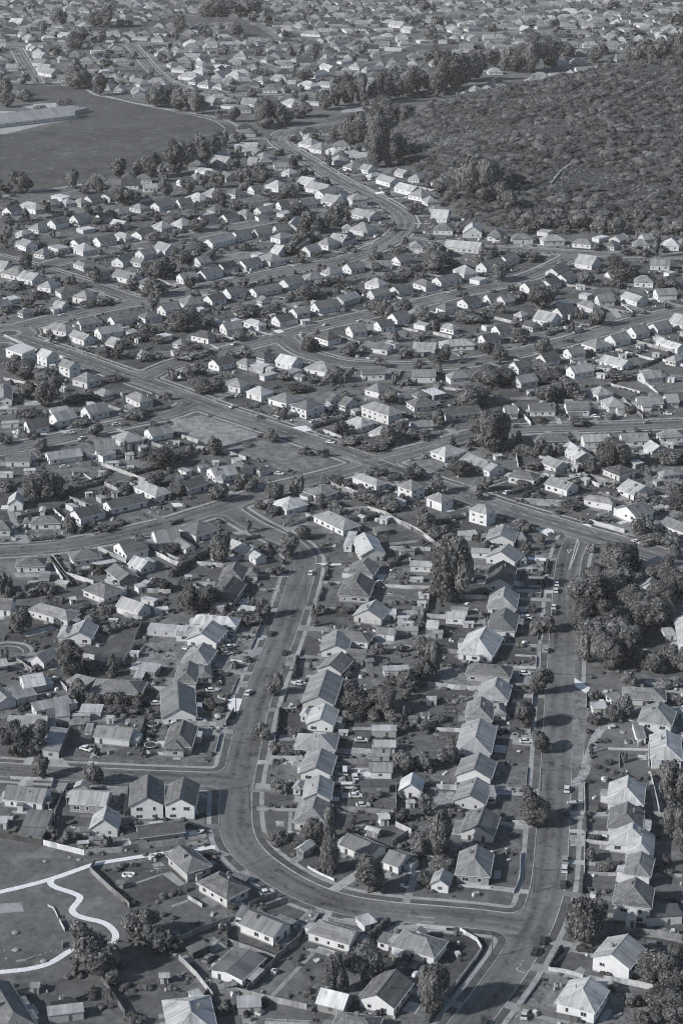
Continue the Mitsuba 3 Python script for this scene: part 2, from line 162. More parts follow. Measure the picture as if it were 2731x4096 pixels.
(48.4,1271.0,89,13.0,9.3,'h',5,9,3.2,'',[]),(-154.9,1014.1,-46,9.5,8.3,'g',8,9,5.0,'',[]),
(-141.7,1084.5,32,12.8,7.0,'g',5,9,3.2,'',[]),(-140.9,995.2,-44,9.6,8.0,'g',5,9,5.0,'',[]),
(-48.5,1084.4,-47,13.7,6.5,'h',8,9,3.0,'',[]),(-149.2,1208.0,21,11.7,9.3,'h',4,8,3.2,'',[]),
(-93.9,1188.5,36,11.3,9.3,'g',5,9,3.2,'',[]),(-167.7,1425.9,73,15.7,9.3,'g',5,9,3.2,'',[]),
(-24.0,1108.3,36,9.9,9.3,'g',5,9,3.2,'',[]),(-66.5,1302.2,46,13.3,9.3,'g',4,9,3.2,'',[]),
(23.8,1080.5,28,9.4,9.3,'g',3,9,3.2,'',[]),(-38.6,460.8,40,5.8,3.5,'f',4,1,2.5,'shed',[]),
(-182.5,1268.0,-49,12.3,9.5,'f',6,9,3.2,'',[]),(16.3,665.9,-11,7.4,5.0,'g',5,9,2.7,'msBack',[]),
(153.5,1134.8,14,10.1,9.3,'g',5,8,3.2,'',[]),(-124.6,1250.3,47,12.0,9.3,'g',5,8,3.2,'',[]),
(11.1,1408.6,20,12.2,11.3,'h',6,8,5.0,'',[]),(-178.6,1351.1,48,13.7,9.3,'g',4,9,3.2,'',[]),
(-203.6,1274.0,-52,11.6,9.7,'g',6,9,3.2,'',[]),(-196.7,1123.7,48,9.7,9.3,'g',5,7,3.2,'',[]),
(9.5,1532.8,34,13.0,12.1,'h',5,9,3.2,'',[]),(-19.7,1259.0,50,11.7,9.3,'g',5,8,3.2,'',[]),
(-122.0,1043.6,-40,8.0,9.6,'g',6,8,3.2,'',[]),(31.5,730.4,-7,9.1,4.5,'g',7,9,2.6,'msBack',[]),
(88.4,1070.4,31,8.6,9.3,'g',3,9,3.2,'',[]),(-192.3,1337.5,50,13.0,9.3,'g',4,9,3.2,'',[])]
GARAGES = [
(-1.7,436.5,-23,8.0,7.4,'g',9,5,2.5,'garage',[]),(-91.2,528.7,-6,7.7,8.4,'m',4,4,2.7,'garage',[(-91.9,522.8,-12,7.9,5.6,'f',7,2.3)]),
(-70.7,526.9,88,8.6,8.9,'g',7,8,2.8,'garage',[]),(-10.7,513.1,55,6.1,3.5,'g',8,4,2.5,'garage',[]),
(21.7,549.5,82,7.8,7.5,'g',8,9,2.8,'garage',[]),(28.5,494.7,76,6.7,5.8,'g',6,9,2.5,'garage',[]),
(-93.0,580.7,87,16.6,5.7,'m',6,7,2.5,'garage',[]),(-90.1,625.4,-28,8.3,7.0,'f',7,3,2.6,'garage',[]),
(-84.0,604.5,-3,7.5,6.2,'f',9,7,2.2,'garage',[]),(-68.6,636.5,-17,9.7,6.8,'f',7,4,2.5,'garage',[(-70.4,630.9,-7,3.5,5.7,'f',7,2.1)]),
(13.9,578.0,0,7.4,5.0,'g',7,7,2.5,'garage',[]),(-78.9,730.6,-44,8.4,8.1,'g',8,8,2.6,'garage',[]),
(-78.0,688.3,-38,11.8,7.9,'g',7,8,2.7,'garage',[]),(-63.6,669.2,-11,14.6,5.0,'m',8,7,2.4,'garage',[]),
(-93.8,733.0,27,9.2,3.7,'f',8,8,2.4,'garage',[]),(-35.3,688.0,-18,6.3,5.0,'f',9,8,2.2,'garage',[]),
(16.3,769.4,19,5.9,5.5,'f',4,4,2.4,'garage',[]),(51.8,764.5,13,7.9,4.0,'m',7,4,2.4,'garage',[]),
(56.0,744.6,-8,7.9,4.0,'g',6,9,2.5,'garage',[]),(42.4,680.2,-8,7.5,4.5,'m',8,9,2.6,'garage',[]),
(33.7,671.6,-12,4.6,6.0,'g',8,9,2.6,'garage',[]),(-70.0,841.9,-49,6.4,3.5,'f',6,9,2.4,'garage',[]),
(105.1,834.9,26,8.0,4.0,'f',8,4,2.4,'garage',[])]
FAR_HOUSES = [
(25.9,1220.8,7,10.9,9.3,'g',5,9),(-13.4,2045.4,-66,26.0,10.2,'g',7,9),(182.3,1292.4,51,12.1,9.3,'g',6,7),(-345.9,2262.2,-65,24.6,13.0,'h',6,8),(-120.5,638.2,23,5.7,5.6,'g',8,8),
(38.1,1233.9,40,11.1,9.3,'g',4,9),(-189.9,1253.0,54,11.0,9.6,'h',5,8),(-91.9,1349.0,40,13.0,9.3,'g',3,9),(-170.7,1283.1,51,11.8,9.3,'g',4,9),(128.8,2335.9,-79,26.0,13.0,'h',6,9),
(157.3,1280.2,-22,13.5,8.0,'h',5,9),(81.9,925.3,8,6.4,9.3,'g',5,8),(-203.5,1324.6,55,11.5,9.9,'h',6,9),(-143.9,1298.1,-52,15.5,7.1,'h',6,9),(-118.6,955.6,-48,9.3,6.8,'h',5,8),
(162.7,943.4,8,6.6,9.3,'g',6,8),(88.9,1140.1,23,9.3,9.3,'g',3,9),(-177.7,1418.0,54,13.7,9.3,'g',4,9),(194.5,1277.2,0,11.3,9.3,'h',5,8),(349.8,2389.0,-77,26.0,13.0,'f',8,8),
(-52.9,1310.7,33,11.8,9.3,'g',4,8),(-85.6,1496.1,-60,13.9,10.0,'g',4,8),(-161.7,2218.8,-51,22.4,13.0,'h',7,9),(-22.6,2004.6,56,25.6,9.3,'h',7,9),(-229.5,1378.2,56,12.7,9.3,'g',4,9),
(3.8,938.0,-50,5.9,9.9,'g',4,8),(145.4,836.2,19,9.2,5.2,'h',6,8),(-66.6,1365.1,-48,13.0,8.9,'h',5,8),(-80.0,991.9,53,10.0,6.4,'h',6,9),(175.9,1014.7,47,9.3,7.1,'h',6,8),
(-153.2,1372.9,43,12.4,9.3,'h',5,9),(32.8,2038.2,34,26.0,9.3,'h',5,8),(-42.8,1003.9,-31,9.3,7.0,'f',8,6),(-39.9,1020.2,48,9.9,6.6,'h',3,8),(-39.4,1257.5,-35,7.3,13.0,'g',8,9),
(-137.5,926.5,30,9.1,6.0,'g',7,8),(-69.3,1594.1,-47,13.7,10.8,'g',5,9),(63.2,1409.7,-71,12.1,9.7,'h',5,9),(-142.0,1387.9,-38,11.7,9.7,'h',5,8),(-103.1,1517.9,-36,18.1,7.4,'h',8,9),
(-150.0,1336.2,-37,11.8,8.9,'g',8,8),(-119.1,2011.3,62,24.2,9.3,'g',5,9),(-104.0,1994.9,-35,17.0,13.0,'h',7,9),(-60.8,1575.8,44,13.0,10.9,'h',6,8),(12.7,1724.8,-23,12.9,13.0,'g',8,9),
(95.6,1135.3,36,8.3,9.3,'g',5,8),(56.7,1493.0,63,13.0,9.8,'h',6,8),(175.3,1275.6,62,11.2,8.5,'h',4,8),(-82.9,1834.0,-20,14.3,13.0,'g',6,9),(-225.7,2276.2,-11,21.5,13.0,'f',6,7),
(-50.2,1007.2,-43,8.9,6.9,'h',5,8),(-24.1,1400.2,27,12.0,9.3,'g',4,9),(-76.7,1356.8,37,11.3,9.3,'g',3,9),(-208.7,1284.8,37,11.2,8.4,'h',5,9),(328.4,2349.3,-11,22.3,13.0,'f',7,9),
(-40.1,1319.8,27,10.5,9.3,'g',4,8),(166.2,1193.8,18,8.7,9.3,'g',5,9),(-87.6,1230.4,39,9.1,9.3,'g',5,8),(-143.3,1888.0,-34,14.4,13.0,'h',5,8),(-6.1,1595.2,-62,15.8,8.6,'h',8,9),
(60.2,1075.9,-41,10.5,6.3,'h',6,9),(-75.7,1435.8,41,11.1,10.0,'h',4,9),(-167.0,2331.7,-46,21.3,13.0,'f',7,7),(-163.1,1356.6,40,10.7,9.3,'g',1,9),(-78.0,1967.1,-38,15.2,13.0,'h',5,9),
(-129.0,1940.0,-38,14.8,13.0,'h',5,9),(-202.0,1426.0,-42,13.2,8.1,'f',9,8),(-54.7,1377.3,41,10.7,9.3,'g',5,8),(-116.0,1478.3,41,12.1,9.3,'g',4,9),(-298.3,2045.4,-36,16.0,13.0,'g',6,8),
(-307.9,2082.9,-35,16.5,13.0,'g',5,8),(-316.2,2129.7,-37,17.2,13.0,'g',6,8),(-96.9,1118.0,30,7.2,9.3,'g',5,8),(-162.0,1220.7,-53,13.5,5.8,'h',5,9),(223.1,2082.6,42,23.0,9.3,'h',7,7),
(-87.5,1380.8,42,10.6,9.3,'h',4,8),(39.4,951.9,26,7.4,6.7,'h',4,8),(153.0,2023.5,6,15.3,13.0,'h',6,8),(-86.6,1045.8,53,8.1,7.3,'h',5,8),(-111.7,1403.6,31,10.7,9.3,'g',3,9),
(125.9,1907.2,-43,13.5,13.0,'h',6,9),(105.9,1080.9,-49,9.0,6.8,'g',3,7),(20.5,1526.4,-47,10.6,10.9,'g',6,9),(-41.8,2113.4,43,22.9,9.3,'h',4,8),(-15.0,1940.1,-43,19.5,9.3,'h',6,9),
(-71.2,2174.4,-57,17.3,13.0,'h',5,9),(-141.2,2064.0,-49,15.5,13.0,'h',6,9),(-139.4,2023.4,-40,14.9,13.0,'h',7,9),(-171.7,1323.0,-50,8.7,10.1,'f',9,8),(-24.9,993.6,-41,6.4,8.1,'f',6,9),
(65.9,2382.4,-41,20.2,13.0,'g',7,9),(-38.8,1511.6,40,11.0,10.0,'h',7,9),(-193.1,1140.2,-46,7.9,8.2,'f',8,9),(-75.7,1632.7,-7,15.7,8.0,'f',8,8),(-126.9,1229.6,-38,9.5,7.8,'g',5,9),
(-215.0,2035.0,21,20.3,9.3,'g',4,8),(-140.5,1456.8,10,10.8,9.3,'g',6,9),(-46.6,1536.3,10,11.9,9.3,'g',5,8),(-60.1,1556.7,21,12.1,9.3,'h',5,8),(-359.4,2296.8,-71,26.0,9.0,'h',5,8),
(-210.6,1308.4,49,10.9,7.5,'h',7,9),(-100.6,1819.0,-21,16.1,9.3,'f',6,9),(7.1,2340.0,-78,26.0,9.3,'f',6,8),(-47.7,1911.5,22,17.5,9.3,'h',4,8),(-26.2,1836.8,-22,16.1,9.3,'f',7,8),
(83.1,1186.1,-40,7.9,8.4,'f',7,9),(221.3,1278.4,112,9.3,8.1,'h',5,8),(135.9,1314.9,-31,8.4,9.4,'f',7,8),(-0.3,1424.6,73,13.0,7.0,'h',7,8),(-319.4,2151.8,-70,17.2,11.5,'g',6,8),
(45.3,1083.8,-37,8.4,6.6,'f',8,9),(-33.5,2305.6,-23,24.1,9.3,'h',5,9),(-194.0,1405.1,-53,9.4,9.3,'h',7,8),(226.7,2005.5,71,13.0,12.9,'h',7,8),(-94.6,1911.5,23,16.5,9.3,'g',5,9),
(46.4,1510.6,-50,10.7,9.2,'g',6,8),(-115.8,1069.1,-49,7.5,6.9,'f',6,8),(285.4,2110.0,-51,13.9,13.0,'h',6,9),(-108.0,1266.4,37,7.5,9.3,'g',5,8),(186.7,1964.5,24,16.8,9.3,'h',6,9),
(-113.5,1862.8,12,15.2,9.3,'h',6,8),(-106.2,1024.8,-44,7.1,6.6,'h',6,8),(-55.0,1360.7,24,8.5,9.3,'f',3,9),(4.1,1324.4,90,9.3,8.0,'h',7,9),(66.7,1382.6,20,10.6,7.6,'h',5,9),
(55.2,2064.5,24,18.4,9.3,'h',4,9),(211.7,1992.1,24,17.2,9.3,'g',7,8),(-61.2,1980.3,-12,16.9,9.3,'h',7,9),(-162.1,1124.2,-38,8.2,6.7,'g',7,7),(-62.8,1450.0,38,9.3,9.3,'g',4,9),
(200.3,1293.7,24,7.6,9.3,'g',6,7),(15.1,2056.5,63,13.0,12.8,'h',6,9),(-205.1,1992.1,24,16.9,9.3,'h',4,8),(-115.2,1926.8,58,13.0,11.3,'h',6,9),(170.7,1297.3,-45,6.5,10.8,'f',8,8),
(242.4,2033.4,12,17.2,9.3,'g',5,9),(-59.3,2305.5,25,21.5,9.3,'h',4,8),(-382.4,2412.4,-22,16.7,13.0,'g',8,8),(152.2,1923.1,13,15.1,9.3,'h',5,9),(48.5,2345.7,13,21.9,9.3,'f',7,8),
(56.1,2189.4,-13,19.1,9.3,'f',8,7),(-37.6,987.3,-48,4.4,9.1,'f',7,8),(234.3,2371.9,26,22.1,9.3,'h',6,9),(-93.3,1578.8,26,10.3,9.3,'g',6,7),(24.6,1501.2,44,12.9,6.6,'h',8,8),
(-39.5,1372.0,-37,7.1,10.2,'f',7,8),(-59.5,2093.2,13,17.1,9.3,'f',7,9),(-180.7,1109.2,44,8.0,6.1,'h',4,8),(-67.4,1908.6,0,14.4,9.3,'h',4,9),(-192.4,1901.7,27,14.2,9.3,'h',7,8),
(129.7,1131.4,-44,9.2,5.5,'f',7,9),(-122.0,2064.4,-27,16.6,9.3,'f',8,8),(102.1,1103.9,53,7.6,6.3,'h',7,9),(-52.7,1501.3,27,9.1,9.3,'g',3,8),(171.9,1930.2,75,13.0,10.3,'h',5,9),
(270.0,2214.7,13,18.7,9.3,'h',6,9),(244.3,2091.4,0,16.8,9.3,'h',7,8),(76.9,2338.8,-40,14.9,13.0,'g',7,9),(262.2,2369.8,13,21.3,9.3,'h',6,9),(306.8,2388.5,-23,25.0,8.0,'f',3,3),
(-15.5,2113.9,47,13.0,12.2,'h',6,9),(78.2,1514.2,90,9.3,9.1,'h',6,8),(-184.9,1406.0,-42,9.0,8.2,'h',6,8),(-329.8,2184.3,-70,17.7,9.4,'g',6,8),(-41.4,1395.6,28,7.7,9.3,'g',3,9),
(-104.4,2218.8,-53,14.7,11.6,'h',5,9),(270.6,2458.0,0,22.2,9.3,'h',6,8),(-162.3,2034.8,-28,15.5,9.3,'f',7,8),(74.0,1965.2,71,14.5,9.3,'g',7,9),(201.9,1976.8,14,14.5,9.3,'h',5,9),
(-118.6,1841.5,-25,9.1,13.0,'g',6,9),(-3.9,1950.8,-28,14.1,9.3,'h',4,8),(-92.8,1366.8,-28,5.8,11.7,'f',7,7),(295.5,2221.3,0,17.8,9.3,'h',5,9),(-97.2,1060.9,-46,6.3,6.6,'f',9,9),
(-3.6,944.2,-47,3.7,9.2,'g',4,8),(-75.3,2107.3,47,16.0,9.3,'h',5,8),(-226.9,2093.2,14,15.8,9.3,'h',5,8),(-259.3,2168.6,14,16.9,9.3,'f',8,8),(-45.2,1134.8,-57,6.4,7.3,'g',5,9),
(113.9,1881.7,74,13.0,9.1,'h',7,9),(-143.0,2107.2,48,15.7,9.3,'g',4,8),(363.5,2305.3,30,18.6,9.3,'h',7,9),(-141.6,1960.3,57,13.0,9.6,'h',4,9),(-170.7,2157.9,31,16.0,9.3,'h',6,9),
(280.3,2519.3,-15,21.5,9.3,'h',7,9),(-127.2,2106.2,31,15.2,9.3,'h',5,8),(309.6,2314.5,31,18.0,9.3,'h',6,9),(-100.5,2166.0,31,15.8,9.3,'h',4,8),(252.1,2214.7,15,16.4,9.3,'h',5,9),
(150.6,2352.3,32,18.3,9.3,'h',5,9),(-190.5,1944.0,32,12.8,9.3,'h',5,9),(-154.9,2166.0,32,15.7,9.3,'h',5,8),(194.9,2223.3,15,16.4,9.3,'h',7,8),(-134.5,2164.5,15,15.4,9.3,'h',4,8),
(-196.0,2208.5,0,15.9,9.3,'g',5,9),(225.0,2450.1,16,19.4,9.3,'h',6,9),(324.4,2405.0,-31,13.4,13.0,'h',7,8),(-204.3,1400.8,33,6.7,9.3,'g',5,8),(-334.7,2195.0,-72,13.3,10.9,'g',7,8),
(-239.3,2172.7,16,15.2,9.3,'h',5,8),(-75.2,1501.0,33,7.6,9.3,'g',5,9),(287.8,2374.6,-16,17.8,9.3,'h',5,9),(-68.5,1558.0,-16,8.0,9.3,'g',6,7),(-105.4,2128.2,-16,14.4,9.3,'h',5,8),
(66.0,2260.6,7,11.5,13.0,'g',7,8),(-103.9,2046.3,0,13.2,9.3,'h',4,8),(-190.0,2149.6,34,14.5,9.3,'h',5,8),(356.9,2268.7,-34,15.9,9.3,'h',7,9),(-311.4,2295.9,-34,16.3,9.3,'g',6,8),
(-29.9,2064.1,34,13.3,9.3,'h',5,9),(3.1,2094.4,34,13.6,9.3,'f',6,9),(-55.1,2068.6,0,13.3,9.3,'h',5,9),(113.0,919.4,0,6.9,4.0,'g',4,8),(326.4,2323.7,34,16.6,9.3,'g',6,9),
(105.4,2336.1,-17,16.7,9.3,'h',7,9),(-109.4,2091.4,0,13.4,9.3,'h',6,8),(-26.7,1663.8,125,9.3,8.7,'h',6,8),(137.6,1915.1,0,11.3,9.3,'h',6,9),(-90.1,2051.7,-17,12.8,9.3,'h',5,8),
(-53.4,1250.1,-34,5.9,7.9,'f',7,8),(-126.0,2218.9,17,14.6,9.3,'g',7,8),(144.0,1148.9,-37,6.3,6.3,'f',8,7),(69.1,2223.2,17,14.4,9.3,'h',6,8),(-97.6,2017.3,0,11.9,9.3,'h',7,8),
(-141.7,2217.0,0,14.2,9.3,'g',5,9),(143.7,2389.3,18,16.3,9.3,'h',7,8),(262.2,2049.1,49,13.0,8.7,'h',6,9),(290.2,2458.0,0,17.0,9.3,'h',6,9),(328.9,2495.1,0,17.2,9.3,'h',5,9),
(-171.8,2071.4,39,12.1,9.3,'h',5,8),(273.1,2301.3,0,14.7,9.3,'h',5,9),(397.6,2511.3,0,17.3,9.3,'h',6,8),(40.8,2075.3,72,13.0,8.6,'h',5,9),(-91.4,2220.9,57,13.0,9.7,'h',5,9),
(-327.1,2271.5,19,14.1,9.3,'h',8,8),(-50.4,2369.6,-19,14.8,9.3,'h',6,9),(310.9,2225.3,62,13.0,9.3,'h',6,9),(-116.9,2164.4,20,12.1,9.3,'h',4,8),(-288.3,2104.6,20,11.4,9.3,'h',5,8),
(96.0,1552.5,-13,4.6,13.0,'g',8,9),(289.7,2301.3,0,13.5,9.3,'h',5,9),(141.1,2285.0,20,13.3,9.3,'h',5,9),(-70.2,1090.6,-48,7.0,4.2,'f',8,9),(-48.4,1961.5,0,9.0,9.3,'f',7,8),
(-88.0,1030.7,-56,4.2,6.0,'f',7,8),(211.8,2351.3,-50,12.5,9.3,'g',7,9),(-237.5,2029.5,24,9.1,9.3,'f',8,8),(4.5,2031.7,90,9.3,8.7,'h',6,9),(201.8,1202.1,-52,4.9,6.2,'f',7,9),
(28.7,1044.8,-48,5.4,4.4,'f',5,9),(-165.6,1117.0,-50,6.4,4.1,'f',7,9),(88.6,2249.0,27,9.6,9.3,'f',8,8),(111.7,2247.4,0,9.6,9.3,'f',6,8),(145.2,2045.5,-5,5.4,13.0,'g',6,9),
(-51.4,1399.6,-38,5.3,6.2,'f',8,8)]
SHEDS = [
(-80.0,443.2,1,2.4,2.4,'f',6,6,2.2),(-70.5,432.0,12,9.0,4.0,'f',7,6,2.6),(-46.6,447.7,8,2.6,2.4,'g',7,9,2.2),(-23.8,435.7,5,6.0,5.0,'f',7,6,2.4),(-29.8,444.2,25,4.5,2.0,'f',5,5,1.6),
(6.8,474.3,30,4.0,5.0,'f',8,8,2.3),(79.7,474.9,0,2.5,2.5,'f',7,9,2.6),(88.7,477.8,8,10.0,6.0,'f',3,8,3.0),(84.1,464.8,0,2.0,2.0,'f',5,5,1.2),(75.0,439.9,0,2.0,2.0,'f',5,5,1.2),
(-77.1,523.6,0,4.5,2.6,'f',5,4,2.2),(-76.4,517.3,10,3.2,1.6,'f',8,6,1.6),(-72.9,519.0,5,3.6,2.0,'f',5,5,1.9),(-102.5,529.2,0,4.0,4.0,'f',8,8,2.4),(-63.0,494.5,0,2.2,2.0,'f',4,3,1.9),
(-28.9,497.7,-30,5.0,2.2,'f',4,4,1.8),(21.1,541.0,5,2.6,1.8,'f',9,9,2.0),(12.7,530.9,10,3.2,3.6,'g',8,9,2.6),(9.5,523.5,-30,4.5,2.4,'g',9,4,2.4),(10.4,551.3,0,9.0,3.6,'f',3,4,2.6),
(-87.6,593.9,10,5.0,4.0,'f',5,3,2.4),(-86.9,599.5,5,6.0,2.0,'f',7,6,2.3),(-77.1,598.0,0,2.4,2.2,'f',7,9,2.2),(-73.9,649.7,-5,3.2,2.4,'f',9,8,2.0),(6.0,642.0,0,3.0,2.4,'f',4,6,2.4),
(9.7,642.2,10,3.0,3.0,'g',5,5,2.4),(19.1,635.5,5,9.0,4.0,'f',7,7,2.4),(14.0,589.2,0,8.0,4.0,'f',8,6,2.6),(12.9,576.8,0,6.0,2.4,'f',7,6,2.2),(11.9,571.8,0,7.0,2.0,'f',6,6,1.8),
(30.5,611.4,0,3.4,2.4,'m',7,9,2.3),(27.9,600.0,0,3.0,2.2,'f',5,9,2.3),(23.8,598.1,0,3.0,2.4,'f',4,4,2.0),(2.2,600.7,0,3.6,3.0,'f',4,7,2.4),(0.6,589.3,0,3.0,2.0,'f',9,9,1.4),
(86.7,606.2,5,5.0,5.0,'f',8,7,2.4),(112.6,602.3,0,5.0,3.0,'f',6,7,2.6),(97.7,588.1,0,3.0,12.0,'f',5,8,2.6),(89.4,593.8,20,2.0,1.4,'f',9,9,1.0),(-119.4,713.2,0,3.4,2.4,'f',9,9,2.0),
(-121.2,705.2,10,2.4,3.0,'f',8,9,2.0),(-108.2,714.5,-20,5.0,3.0,'f',8,5,1.8),(-102.1,697.4,20,2.4,3.0,'g',8,9,2.2),(-84.7,679.4,0,3.4,1.6,'f',8,8,1.6),(-75.8,713.3,-25,2.6,4.0,'f',9,8,2.2),
(-88.7,717.3,-15,6.0,3.2,'f',9,8,1.6),(-67.7,688.9,15,5.0,3.0,'f',9,8,1.8),(-72.8,696.6,-30,6.0,3.0,'f',8,8,2.4),(-57.5,711.5,0,2.4,2.0,'f',8,8,1.8),(-59.7,719.6,10,2.4,2.0,'f',8,8,2.2),
(18.3,684.3,0,4.0,5.0,'f',9,8,2.5),(17.8,782.2,-15,3.4,3.4,'f',8,9,2.6),(31.5,703.3,0,4.0,3.0,'f',9,9,1.8),(30.3,694.3,0,3.2,2.4,'f',8,8,2.0),(23.1,681.1,0,4.5,2.0,'f',8,8,1.8),
(23.8,676.6,0,6.0,2.0,'f',8,8,1.6),(24.0,670.0,0,8.0,4.0,'f',6,6,2.0),(29.3,719.2,0,5.0,2.4,'f',8,8,1.4),(28.6,688.4,0,4.0,3.0,'f',5,6,2.2),(46.9,675.7,0,4.0,2.0,'f',8,8,2.0),
(34.0,666.8,0,6.0,3.0,'f',6,6,2.2),(119.6,667.2,5,4.0,7.0,'f',7,9,2.0),(73.8,729.5,0,3.0,2.0,'f',7,7,1.4),(-152.7,901.2,20,3.0,3.0,'g',4,9,2.4),(-158.6,909.7,10,8.0,4.0,'f',7,8,2.4),
(-165.7,931.8,20,6.0,5.0,'f',8,8,2.4),(-161.2,931.1,10,5.0,3.0,'f',6,7,2.2),(-139.6,843.3,10,5.0,3.0,'f',9,8,2.0),(-149.2,838.8,0,6.0,2.5,'f',8,8,2.2),(-103.7,853.5,10,6.0,3.0,'f',8,8,2.0),
(-107.1,840.3,10,2.6,2.6,'f',7,9,2.2),(-109.6,813.7,20,3.0,2.0,'f',8,8,2.0),(-98.5,813.7,0,2.8,2.0,'f',5,8,2.0),(-97.6,828.4,20,4.0,3.0,'g',4,8,1.8),(-119.0,841.9,20,3.0,3.0,'g',5,6,1.8),
(-145.9,827.0,0,3.0,3.0,'g',8,8,2.2),(-94.9,848.7,0,3.0,2.0,'f',8,8,1.6),(-76.9,882.0,0,3.0,2.4,'f',8,9,2.0),(-65.3,874.2,-20,3.4,2.4,'f',8,8,2.0),(-57.1,854.7,0,3.0,2.4,'f',8,8,2.0),
(71.1,862.3,20,3.6,3.0,'g',8,9,2.2),(104.5,846.2,-10,3.0,3.0,'f',8,9,2.4),(151.4,878.6,-10,6.0,4.0,'g',8,8,2.4),(140.3,808.7,10,6.0,3.0,'f',8,8,2.0),(114.4,827.5,0,3.4,2.4,'f',6,9,2.2),
(-157.6,1001.9,-10,6.0,4.0,'f',8,7,2.2),(-151.3,1005.5,10,3.0,3.0,'f',8,8,2.2),(-20.7,1092.7,20,5.0,4.0,'g',8,9,2.4),(143.6,1170.3,0,5.0,4.0,'f',8,9,2.4),(137.3,1001.9,-20,7.0,4.0,'f',5,9,2.4),
(134.0,989.1,-20,5.0,3.0,'g',8,9,2.4),(168.4,982.4,-20,5.0,3.0,'f',8,9,2.4),(149.8,1025.5,0,4.0,3.0,'f',9,9,2.0),(167.8,1027.5,-15,4.0,3.0,'f',7,8,2.2)]
